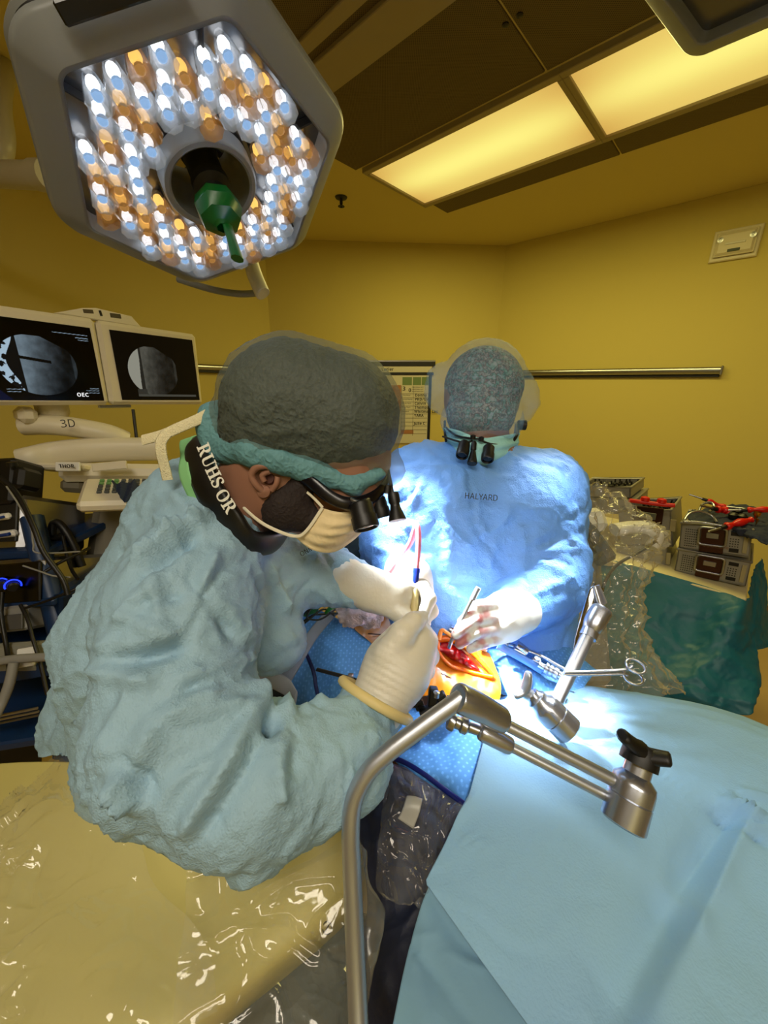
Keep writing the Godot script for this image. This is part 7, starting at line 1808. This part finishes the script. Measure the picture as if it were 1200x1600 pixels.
	Body3.new([
		[Vector3(-0.062, 1.3161, -0.6275), Vector3(-0.0182, 1.303, -0.6128), 0.0389, 0.0349, 0.02],
		[Vector3(-0.0182, 1.303, -0.6128), Vector3(0.0231, 1.2975, -0.6057), 0.0349, 0.0335, 0.02],
		[Vector3(0.005, 1.2911, -0.59), Vector3(0.0306, 1.2801, -0.5759), 0.0218, 0.016, 0.012],
		[Vector3(0.0306, 1.2801, -0.5759), Vector3(0.0478, 1.2746, -0.5636), 0.016, 0.0115, 0.008],
		[Vector3(0.0371, 1.3091, -0.62), Vector3(0.0708, 1.3124, -0.6106), 0.0193, 0.0134, 0.008],
		[Vector3(0.0708, 1.3124, -0.6106), Vector3(0.0822, 1.2988, -0.5925), 0.0134, 0.0119, 0.006],
		[Vector3(0.0822, 1.2988, -0.5925), Vector3(0.0702, 1.2798, -0.5737), 0.0119, 0.0106, 0.006],
		[Vector3(0.0399, 1.2923, -0.6198), Vector3(0.0797, 1.2863, -0.6179), 0.0182, 0.0136, 0.008],
		[Vector3(0.0797, 1.2863, -0.6179), Vector3(0.0876, 1.2715, -0.5973), 0.0136, 0.0121, 0.006],
		[Vector3(0.0876, 1.2715, -0.5973), Vector3(0.075, 1.2646, -0.5814), 0.0121, 0.0107, 0.006],
		[Vector3(0.0358, 1.2763, -0.6198), Vector3(0.076, 1.2602, -0.6146), 0.0171, 0.0125, 0.008],
		[Vector3(0.076, 1.2602, -0.6146), Vector3(0.0771, 1.2477, -0.5948), 0.0125, 0.011, 0.006]], 0.0035).build(gf)
	obj("glove", gf, M.glove, t)
	text("ONMCAH", 0.008, mat(Color(0.03, 0.04, 0.08), 0.6), t, Vector3(-0.1362, 1.3748, -0.5888), Vector3(0.9998, 0.0166, -0.0054) + Vector3(-0.0175, 0.9509, -0.309) * 0.55, Vector3(-0.0175, 0.9509, -0.309), "gown_lettering")

# ---------------------------------------------------------------- the steel retractor arms
func retractors() -> void:
	var t := thing("retractor_arm", "big bent stainless steel retractor arm with a black knob, rising in the foreground", "retractor")
	var post := curve([Vector3(-0.0096, 1.0365, -0.1529), Vector3(-0.0158, 1.074, -0.1966), Vector3(-0.0213, 1.1156, -0.2312), Vector3(-0.0268, 1.1708, -0.2649), Vector3(-0.0292, 1.2033, -0.2807), Vector3(-0.0267, 1.2304, -0.2948), Vector3(-0.013, 1.2541, -0.3067), Vector3(0.0088, 1.2718, -0.3166), Vector3(0.0465, 1.2946, -0.3303), Vector3(0.091, 1.3209, -0.3452)], 7)
	obj("post", MB.new().tube(post, 0.0097, 24), M.brushed, t)
	# knuckle
	var kx := (Vector3(0.1324, 1.2944, -0.3471) - Vector3(0.0915, 1.3167, -0.3459)).normalized()
	obj("knuckle", MB.new().tube(curve([Vector3(0.0839, 1.3222, -0.3456), Vector3(0.0877, 1.3201, -0.346), Vector3(0.1012, 1.3133, -0.3459), Vector3(0.119, 1.3022, -0.3465), Vector3(0.1354, 1.2917, -0.3462), Vector3(0.1386, 1.2895, -0.3466)], 5), [0.006, 0.010, 0.0135, 0.0155, 0.0165, 0.017, 0.0172, 0.0172, 0.0172, 0.0172, 0.0170, 0.0168, 0.0168, 0.0165, 0.0162, 0.0160, 0.0158, 0.0156, 0.0154, 0.0152, 0.0150, 0.0150, 0.0150, 0.0150, 0.0145, 0.012], 24, 0.95), M.steel, t)
	obj("upper_rod", MB.new().tube(PackedVector3Array([Vector3(0.1335, 1.2922, -0.3422), Vector3(0.2596, 1.2471, -0.3055)]), 0.0068, 20), M.brushed, t)
	obj("lower_rod", MB.new().tube(PackedVector3Array([Vector3(0.141, 1.2653, -0.3376), Vector3(0.2506, 1.2294, -0.3029)]), 0.0056, 18), M.brushed, t)
	obj("rod_sleeve", MB.new().tube(curve([Vector3(0.1136, 1.2762, -0.3443), Vector3(0.1201, 1.2737, -0.3425), Vector3(0.1331, 1.2684, -0.3397), Vector3(0.1454, 1.2632, -0.337), Vector3(0.1499, 1.2612, -0.3363)], 4), [0.006, 0.008, 0.0098, 0.0104, 0.0106, 0.0106, 0.0106, 0.0106, 0.0105, 0.0104, 0.0102, 0.0100, 0.0098, 0.0096, 0.0094, 0.009, 0.0075], 20), M.steel, t)
	var ft := MB.new()
	var fd := (Vector3(0.1151, 1.2748, -0.3439) - Vector3(0.0789, 1.2828, -0.3517)).normalized()
	ft.lathe(Vector3(0.0789, 1.2828, -0.3517), fd, [Vector2(0, 0), Vector2(0.010, 0), Vector2(0.011, 0.003), Vector2(0.011, 0.007), Vector2(0.007, 0.009), Vector2(0.007, 0.014), Vector2(0.0095, 0.016), Vector2(0.0095, 0.022), Vector2(0.006, 0.025), Vector2(0.006, 0.04)], 16)
	obj("threaded_fitting", ft, M.metal, t)
	# clamp barrel with the knob
	var ca := (Vector3(0.2587, 1.221, -0.2864) - Vector3(0.2833, 1.2684, -0.3155)).normalized()
	obj("clamp_barrel", MB.new().lathe(Vector3(0.2827, 1.2658, -0.3147), ca, [Vector2(0, -0.002), Vector2(0.0135, -0.002), Vector2(0.0135, 0.012), Vector2(0.0205, 0.018), Vector2(0.0215, 0.024), Vector2(0.0215, 0.036), Vector2(0.0205, 0.037), Vector2(0.0215, 0.038), Vector2(0.0215, 0.062), Vector2(0.019, 0.064), Vector2(0, 0.064)], 36), M.steel, t)
	var kb := MB.new()
	kb.lathe(Vector3(0.2839, 1.2737, -0.3173) - ca * 0.008, ca, [Vector2(0, -0.004), Vector2(0.014, -0.003), Vector2(0.0175, 0.003), Vector2(0.0185, 0.012), Vector2(0.0185, 0.018), Vector2(0, 0.018)], 20)
	for p in [[Vector3(0.2804, 1.2826, -0.3159), Vector3(0.2673, 1.2937, -0.3153), Vector3(0.2552, 1.3056, -0.314)], [Vector3(0.2826, 1.2774, -0.3142), Vector3(0.2934, 1.2832, -0.3067), Vector3(0.3023, 1.2878, -0.3008)]]:
		kb.tube(curve(p, 5), [0.0125, 0.0115, 0.0108, 0.010, 0.0097, 0.0094, 0.0092, 0.009, 0.0088, 0.0085, 0.006], 12, 0.75)
	obj("knob", kb, mat(Color(0.022, 0.022, 0.025), 0.5), t)
	# second arm, beyond the wound
	t = thing("retractor_arm", "shorter steel retractor arm slanting up beside the hemostat", "retractor")
	obj("rod", MB.new().tube(PackedVector3Array([Vector3(0.2823, 1.1682, -0.4954), Vector3(0.3588, 1.2584, -0.5667)]), 0.0105, 20), M.brushed, t)
	obj("rear_rod", MB.new().tube(PackedVector3Array([Vector3(0.2976, 1.1587, -0.5081), Vector3(0.3123, 1.19, -0.5287)]), 0.006, 14), M.steel, t)
	obj("collar", MB.new().tube(PackedVector3Array([Vector3(0.3519, 1.2487, -0.5604), Vector3(0.3609, 1.2594, -0.5691)]), 0.014, 20), M.steel, t)
	obj("upper_sleeve", MB.new().tube(curve([Vector3(0.3578, 1.2553, -0.5657), Vector3(0.3723, 1.2735, -0.579), Vector3(0.3848, 1.2879, -0.5889)], 4), [0.012, 0.0145, 0.0165, 0.0175, 0.0178, 0.018, 0.018, 0.018, 0.0165], 24), M.steel, t)
	obj("blade", MB.new().tube(PackedVector3Array([Vector3(0.3887, 1.3163, -0.6171), Vector3(0.382, 1.3074, -0.6121), Vector3(0.3504, 1.2332, -0.5743), Vector3(0.3396, 1.1937, -0.5562)]), [0.009, 0.013, 0.012, 0.010], 16, 0.5, Vector3(0.9998, 0.0166, -0.0054)), mat(Color(0.75, 0.76, 0.78), 0.06, 1.0), t)
	obj("blade_cap", MB.new().tube(PackedVector3Array([Vector3(0.3796, 1.3212, -0.6103), Vector3(0.3875, 1.2927, -0.5957)]), [0.008, 0.012], 14, 0.5), M.steel, t)
	var cb := (Vector3(0.2826, 1.1623, -0.4566) - Vector3(0.2369, 1.1974, -0.4838)).normalized()
	obj("clamp_barrel", MB.new().lathe(Vector3(0.2349, 1.1983, -0.4841), cb, [Vector2(0, 0), Vector2(0.011, 0), Vector2(0.012, 0.006), Vector2(0.016, 0.010), Vector2(0.016, 0.018), Vector2(0.021, 0.024), Vector2(0.0225, 0.030), Vector2(0.0225, 0.046), Vector2(0.0215, 0.047), Vector2(0.0225, 0.048), Vector2(0.0225, 0.072), Vector2(0.020, 0.074), Vector2(0, 0.074)], 32), M.steel, t)
	var hd := MB.new()
	hd.tube(curve([Vector3(0.2303, 1.2306, -0.4946), Vector3(0.2286, 1.2154, -0.4897), Vector3(0.2229, 1.202, -0.4853), Vector3(0.208, 1.1941, -0.4827)], 5), [0.006, 0.0075, 0.0085, 0.009, 0.0095, 0.010, 0.010, 0.010, 0.010, 0.0095, 0.009, 0.009, 0.009, 0.0085, 0.008, 0.006], 14, 0.7)
	hd.tube(PackedVector3Array([Vector3(0.2216, 1.2004, -0.4869), Vector3(0.239, 1.1927, -0.4823)]), 0.0095, 14)
	obj("lever", hd, M.brushed, t)

func small_instruments() -> void:
	# hemostat
	var t := thing("hemostat", "steel hemostat with two finger rings sticking out over the clear plastic", "clamp")
	for e in [[Vector3(0.2959, 1.2176, -0.5114), Vector3(0.3427, 1.2229, -0.5079), Vector3(0.3866, 1.23, -0.5049), Vector3(0.3987, 1.236, -0.5069), 7.0, 1041.0, 996.0], [Vector3(0.2939, 1.2136, -0.5101), Vector3(0.3427, 1.218, -0.5063), Vector3(0.3857, 1.2232, -0.5027), Vector3(0.3908, 1.2204, -0.5018), 7.0, 1057.0, 990.0]]:
		obj("shank", MB.new().tube(curve([e[0], e[1], e[2], e[3]], 4), 0.0022, 10), M.steel, t)
	for c in [Vector3(0.4024, 1.2365, -0.5049), Vector3(0.3974, 1.2215, -0.4979)]:
		var ring := PackedVector3Array()
		for k in 24: ring.append(c + Vector3(0.9998, 0.0166, -0.0054) * cos(TAU * k / 24) * 0.0135 + (Vector3(-0.0175, 0.9509, -0.309) * 0.0072 + Vector3(0, -0.309, -0.9511) * 0.011) * sin(TAU * k / 24))
		obj("finger_ring", MB.new().tube(ring, 0.0018, 8, 1.0, Vector3.ZERO, true), M.steel, t)
	obj("ratchet", MB.new().cbox(frame(Vector3(0.3856, 1.2261, -0.5037), Vector3(0.9998, 0.0166, -0.0054), Vector3(-0.0175, 0.9509, -0.309)), Vector3(0.004, 0.008, 0.003), 0.0005), M.steel, t)
	# suction wand
	t = thing("suction_wand", "cream suction wand with blue collar and pinkish tubing held by the near surgeon", "suction")
	obj("handle", MB.new().lathe(Vector3(0.0567, 1.3158, -0.6064), (Vector3(0.055, 1.2763, -0.5747) - Vector3(0.0567, 1.3158, -0.6064)).normalized(), [Vector2(0, 0), Vector2(0.0055, 0), Vector2(0.0075, 0.008), Vector2(0.0075, 0.035), Vector2(0.0068, 0.05), Vector2(0, 0.052)], 6, 0.9), mat(Color(0.78, 0.72, 0.50), 0.4), t)
	obj("collar", MB.new().lathe(Vector3(0.0601, 1.3433, -0.6217), (Vector3(0.0567, 1.3136, -0.6057) - Vector3(0.0601, 1.3433, -0.6217)).normalized(), [Vector2(0.0065, 0), Vector2(0.0068, 0.006), Vector2(0.0060, 0.010), Vector2(0.0062, 0.034), Vector2(0.005, 0.036)], 16), mat(Color(0.05, 0.17, 0.62), 0.35), t)
	var tb := mat(Color(0.90, 0.52, 0.58, 0.75), 0.3)
	tb.transparency = BaseMaterial3D.TRANSPARENCY_ALPHA
	obj("tubing", MB.new().tube(curve([Vector3(0.0602, 1.3368, -0.6195), Vector3(0.0623, 1.3612, -0.6317), Vector3(0.0633, 1.3922, -0.647), Vector3(0.0611, 1.4103, -0.6581), Vector3(0.057, 1.4018, -0.6606), Vector3(0.0484, 1.3751, -0.6572), Vector3(0.0255, 1.3411, -0.6514), Vector3(0.0068, 1.3158, -0.6432), Vector3(-0.0155, 1.2737, -0.6453)], 7), 0.0052, 12), tb, t)
	obj("blood_column", MB.new().tube(curve([Vector3(0.0601, 1.339, -0.6202), Vector3(0.0623, 1.3612, -0.6317), Vector3(0.0634, 1.39, -0.6463)], 5), 0.0032, 8), mat(Color(0.55, 0.05, 0.06), 0.3), t)
	# probe in the far surgeon's hand
	t = thing("probe", "thin steel probe held in the far surgeon's bloodied glove", "probe")
	obj("shaft", MB.new().tube(PackedVector3Array([Vector3(0.1647, 1.2973, -0.6109), Vector3(0.1503, 1.2697, -0.6019), Vector3(0.1259, 1.2201, -0.5858), Vector3(0.1233, 1.2005, -0.59)]), 0.0034, 12), M.steel, t)
	obj("grip", MB.new().tube(PackedVector3Array([Vector3(0.172, 1.3115, -0.6134), Vector3(0.1678, 1.3033, -0.6118), Vector3(0.1614, 1.2896, -0.6084)]), 0.0052, 12), M.brushed, t)
	# row of clamps on the ring along the wound's far side
	t = thing("ring_retractor", "steel retractor ring with blue rail and small clamps along the wound's far edge", "retractor")
	var rail := curve([Vector3(0.1091, 1.1769, -0.719), Vector3(0.1391, 1.1773, -0.6981), Vector3(0.1811, 1.1678, -0.6687), Vector3(0.2484, 1.1659, -0.6523), Vector3(0.3048, 1.1593, -0.6292), Vector3(0.3383, 1.1488, -0.61), Vector3(0.3713, 1.1415, -0.5918)], 5)
	obj("ring_rail", MB.new().tube(rail, 0.0045, 12, 0.6), M.steel, t)
	var blue := mat(Color(0.30, 0.50, 0.78), 0.35)
	obj("blue_rail", MB.new().tube(curve([Vector3(0.2285, 1.1715, -0.6384), Vector3(0.27, 1.1583, -0.6183), Vector3(0.3049, 1.146, -0.5985)], 5), 0.008, 10, 0.5, Vector3(-0.0175, 0.9509, -0.309)), blue, t)
	for e in [[Vector3(0.1242, 1.1809, -0.6993), 0.013], [Vector3(0.1474, 1.1736, -0.6811), 0.012], [Vector3(0.1631, 1.1644, -0.6623), 0.013], [Vector3(0.1728, 1.1586, -0.65), 0.011], [Vector3(0.2036, 1.1566, -0.6493), 0.012], [Vector3(0.2391, 1.1702, -0.6485), 0.017], [Vector3(0.2697, 1.1635, -0.6305), 0.017], [Vector3(0.2965, 1.1551, -0.612), 0.012]]:
		var c := frame(e[0], Vector3(0.3653, 1.1425, -0.5922) - Vector3(0.2355, 1.1694, -0.6535), Vector3.UP)
		var s: float = e[1]
		var cl := obj("clamp_block", MB.new().cbox(c, Vector3(s * 1.5, s * 0.7, s), 0.002), M.brushed, t)
		obj("clamp_screw", MB.new().lathe(c.origin + Vector3(0, s * 0.3, 0), Vector3.UP + c.basis.x * 0.2, [Vector2(s * 0.34, 0), Vector2(s * 0.34, s * 0.3), Vector2(s * 0.5, s * 0.32), Vector2(s * 0.5, s * 0.5), Vector2(0, s * 0.55)], 12), M.steel, cl)
	for e in [[Vector3(0.236, 1.1865, -0.6485), Vector3(0.2535, 1.1815, -0.6416), 0.010], [Vector3(0.2645, 1.1777, -0.6351), Vector3(0.2828, 1.167, -0.6264), 0.010]]:
		obj("clamp_lever", MB.new().tube(PackedVector3Array([e[0], e[1]]), e[2], 14, 0.55), M.steel, t)
	var jt := MB.new()
	var jd := (Vector3(0.3178, 1.1571, -0.5759) - Vector3(0.2933, 1.1619, -0.5932)).normalized()
	jt.lathe(Vector3(0.2933, 1.1641, -0.5939), jd, [Vector2(0.006, 0), Vector2(0.006, 0.01), Vector2(0.011, 0.012), Vector2(0.011, 0.016), Vector2(0.009, 0.018), Vector2(0.011, 0.02), Vector2(0.011, 0.024), Vector2(0.009, 0.026), Vector2(0.011, 0.028), Vector2(0.011, 0.034), Vector2(0.008, 0.036), Vector2(0.008, 0.06)], 16)
	obj("ribbed_joint", jt, M.steel, t)
	obj("orange_blade", MB.new().tube(curve([Vector3(0.1156, 1.1667, -0.6579), Vector3(0.122, 1.1792, -0.6724), Vector3(0.1343, 1.1762, -0.6662), Vector3(0.1601, 1.1664, -0.6472), Vector3(0.186, 1.1597, -0.6293)], 5), 0.0045, 8, 0.5), mat(Color(0.75, 0.42, 0.05), 0.3), t)
	# black blade rods at the near side
	t = thing("blade_rod", "black retractor rod with a small steel fitting lying on the dotted drape", "rod")
	obj("rod", MB.new().tube(PackedVector3Array([Vector3(-0.1233, 1.1342, -0.6052), Vector3(-0.0562, 1.137, -0.5799), Vector3(0.0055, 1.1403, -0.5494)]), 0.0045, 8, 0.6), M.black, t)
	obj("fitting", MB.new().cbox(frame(Vector3(-0.0558, 1.1429, -0.5765), Vector3(0.9998, 0.0166, -0.0054), Vector3(-0.0175, 0.9509, -0.309)), Vector3(0.010, 0.012, 0.012), 0.002), M.metal, t)
	t = thing("rod_clamp", "black jointed rod clamps on the dotted drape beneath the near glove", "clamp")
	for e in [[Vector3(0.0425, 1.1721, -0.4966), 0.016, 0.030, 0.35], [Vector3(0.0612, 1.1724, -0.4862), 0.014, 0.016, -0.3], [Vector3(0.0811, 1.1882, -0.4808), 0.014, 0.036, 0.1], [Vector3(0.0728, 1.173, -0.4706), 0.024, 0.014, -0.5], [Vector3(0.095, 1.1903, -0.4815), 0.016, 0.014, -0.6], [Vector3(0.0346, 1.1622, -0.4987), 0.012, 0.012, 0.3]]:
		obj("clamp_block", MB.new().cbox(frame(e[0], Vector3(0.9998, 0.0166, -0.0054) + Vector3(-0.0175, 0.9509, -0.309) * e[3] * -1.0, Vector3(-0.0175, 0.9509, -0.309)), Vector3(e[1], e[2], 0.016), 0.002), M.black, t)
	obj("rod", MB.new().tube(PackedVector3Array([Vector3(0.0284, 1.1642, -0.5046), Vector3(0.0653, 1.1746, -0.4764), Vector3(0.1089, 1.1788, -0.4515)]), 0.004, 8), M.black, t)
	for p in [Vector3(0.0484, 1.1895, -0.4865), Vector3(0.0855, 1.2025, -0.475)]: obj("screw", MB.new().lathe(p, Vector3.UP, [Vector2(0, -0.004), Vector2(0.005, -0.004), Vector2(0.005, 0.004), Vector2(0, 0.005)], 10), M.steel, t)
	# gauze, leads and straps at the patient's upper end
	tag(obj("gauze", sheet([
		[Vector3(-0.0995, 1.1835, -0.7527), Vector3(-0.0702, 1.2002, -0.7476), Vector3(-0.0318, 1.2008, -0.7425), Vector3(0.0008, 1.196, -0.7357)],
		[Vector3(-0.0969, 1.1784, -0.73), Vector3(-0.0651, 1.1978, -0.7205), Vector3(-0.0305, 1.1985, -0.7155), Vector3(0.0038, 1.1885, -0.7175)],
		[Vector3(-0.0905, 1.1654, -0.7205), Vector3(-0.0616, 1.1798, -0.7094), Vector3(-0.0343, 1.1776, -0.7087), Vector3(0.0013, 1.1698, -0.7167)],
		[Vector3(-0.0863, 1.1487, -0.7309), Vector3(-0.0586, 1.1524, -0.7216), Vector3(-0.0306, 1.1515, -0.7213), Vector3(-0.007, 1.1501, -0.7313)]], 30, 30, func(p, u): return crumple(p, 0.006, 0.13) + 0.008 * sin(u.x * PI) * sin(u.y * PI), 0.004), rough_relief(mat(Color(0.88, 0.80, 0.78), 0.9), M.cells, 0.15, 16.0)), "crumpled white gauze pad below the near surgeon's far wrist", "gauze")
	var k := 0
	for e in [[Vector3(-0.1926, 1.1459, -0.6774), Vector3(-0.1692, 1.178, -0.6878), Vector3(-0.1455, 1.1949, -0.6933), Vector3(-0.1312, 1.1921, -0.7029), Vector3(-0.0946, 1.1896, -0.7126)], [Vector3(-0.1868, 1.1773, -0.6771), Vector3(-0.1629, 1.1972, -0.694), Vector3(-0.1485, 1.2101, -0.6982), Vector3(-0.1542, 1.1967, -0.6834), Vector3(-0.1294, 1.1876, -0.6909), Vector3(-0.1002, 1.1973, -0.7151)], [Vector3(-0.1975, 1.1205, -0.6691), Vector3(-0.1774, 1.1712, -0.6751), Vector3(-0.1567, 1.1879, -0.6805), Vector3(-0.1231, 1.208, -0.6975), Vector3(-0.1027, 1.1843, -0.7109)]]:
		tag(obj("lead_wire", MB.new().tube(curve(e, 6), 0.0022, 6), mat(Color(0.01, 0.06, 0.05), 0.4)), ["dark green lead wire nearest the gauze among the tangled leads", "dark green lead wire looped over the others beside the gauze", "dark green lead wire hanging lowest towards the near gown"][k], "wire")
		k += 1
	tag(obj("lead_connector", MB.new().tube(PackedVector3Array([Vector3(-0.119, 1.2004, -0.6951), Vector3(-0.1085, 1.2107, -0.6984), Vector3(-0.0964, 1.208, -0.7081)]), [0.004, 0.007, 0.004], 10, 0.6), mat(Color(0.02, 0.45, 0.15), 0.4)), "bright green lead connector beside the gauze", "connector")
	tag(obj("green_tape", sheet([[Vector3(-0.1906, 1.2049, -0.7176), Vector3(-0.1662, 1.2184, -0.7219)], [Vector3(-0.1743, 1.1849, -0.7006), Vector3(-0.1421, 1.1983, -0.7049)], [Vector3(-0.1563, 1.1998, -0.6949), Vector3(-0.1298, 1.2104, -0.6983)]], 8, 8, func(p, u): return crumple(p, 0.003, 0.2), 0.002), mat(Color(0.15, 0.5, 0.25), 0.5)), "small green tape scrap between the near gown and the lead wires", "tape")
	tag(obj("grey_strap", ribbon([Vector3(-0.2176, 1.1913, -0.5449), Vector3(-0.1875, 1.1709, -0.5383), Vector3(-0.1573, 1.1631, -0.5253), Vector3(-0.1395, 1.1614, -0.5037)], 0.016, 0.15, Vector3(-0.0175, 0.9509, -0.309)), mat(Color(0.62, 0.64, 0.68), 0.5)), "grey strap emerging between the near gown's folds", "strap")
	tag(obj("grey_strap", ribbon([Vector3(-0.1185, 1.1377, -0.8009), Vector3(-0.1564, 1.1104, -0.75), Vector3(-0.1812, 1.0879, -0.6901), Vector3(-0.207, 1.0569, -0.6485)], 0.014, 0.15, Vector3(0.9998, 0.0166, -0.0054)), mat(Color(0.48, 0.51, 0.56), 0.5)), "dull grey strap running down beside the dotted drape's left edge", "strap")
	tag(obj("drape_seam", ribbon([Vector3(-0.1713, 1.0749, -0.7279), Vector3(-0.1479, 1.0551, -0.6899), Vector3(-0.1366, 1.0443, -0.6549), Vector3(-0.1248, 1.0281, -0.6286)], 0.004, 0.4, Vector3(0.9998, 0.0166, -0.0054)), mat(Color(0.03, 0.08, 0.3), 0.5)), "dark blue seam on the drape's left side", "seam")
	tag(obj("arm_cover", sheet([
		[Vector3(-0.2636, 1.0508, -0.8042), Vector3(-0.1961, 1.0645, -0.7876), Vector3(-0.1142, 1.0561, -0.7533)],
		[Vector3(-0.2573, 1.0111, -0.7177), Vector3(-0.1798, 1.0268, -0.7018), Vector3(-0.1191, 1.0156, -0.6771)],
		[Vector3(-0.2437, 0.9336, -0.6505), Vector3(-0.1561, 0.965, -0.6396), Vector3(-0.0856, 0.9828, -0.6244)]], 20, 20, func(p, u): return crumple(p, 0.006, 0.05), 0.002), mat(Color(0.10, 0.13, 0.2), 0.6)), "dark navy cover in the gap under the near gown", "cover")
	tag(obj("teal_sheet", sheet([
		[Vector3(-0.1388, 1.26, -0.9773), Vector3(-0.0694, 1.2911, -0.9874), Vector3(-0.0166, 1.2753, -0.9823)],
		[Vector3(-0.1146, 1.2281, -0.9144), Vector3(-0.0482, 1.2451, -0.9199), Vector3(0.002, 1.23, -0.915)],
		[Vector3(-0.0758, 1.1744, -0.8444), Vector3(-0.0125, 1.1755, -0.8447), Vector3(0.0511, 1.1615, -0.8402)]], 14, 14, func(p, u): return crumple(p, 0.006, 0.05), 0.002), mat(Color(0.02, 0.20, 0.28), 0.6)), "dark teal sheet glimpsed between the two surgeons", "drape")
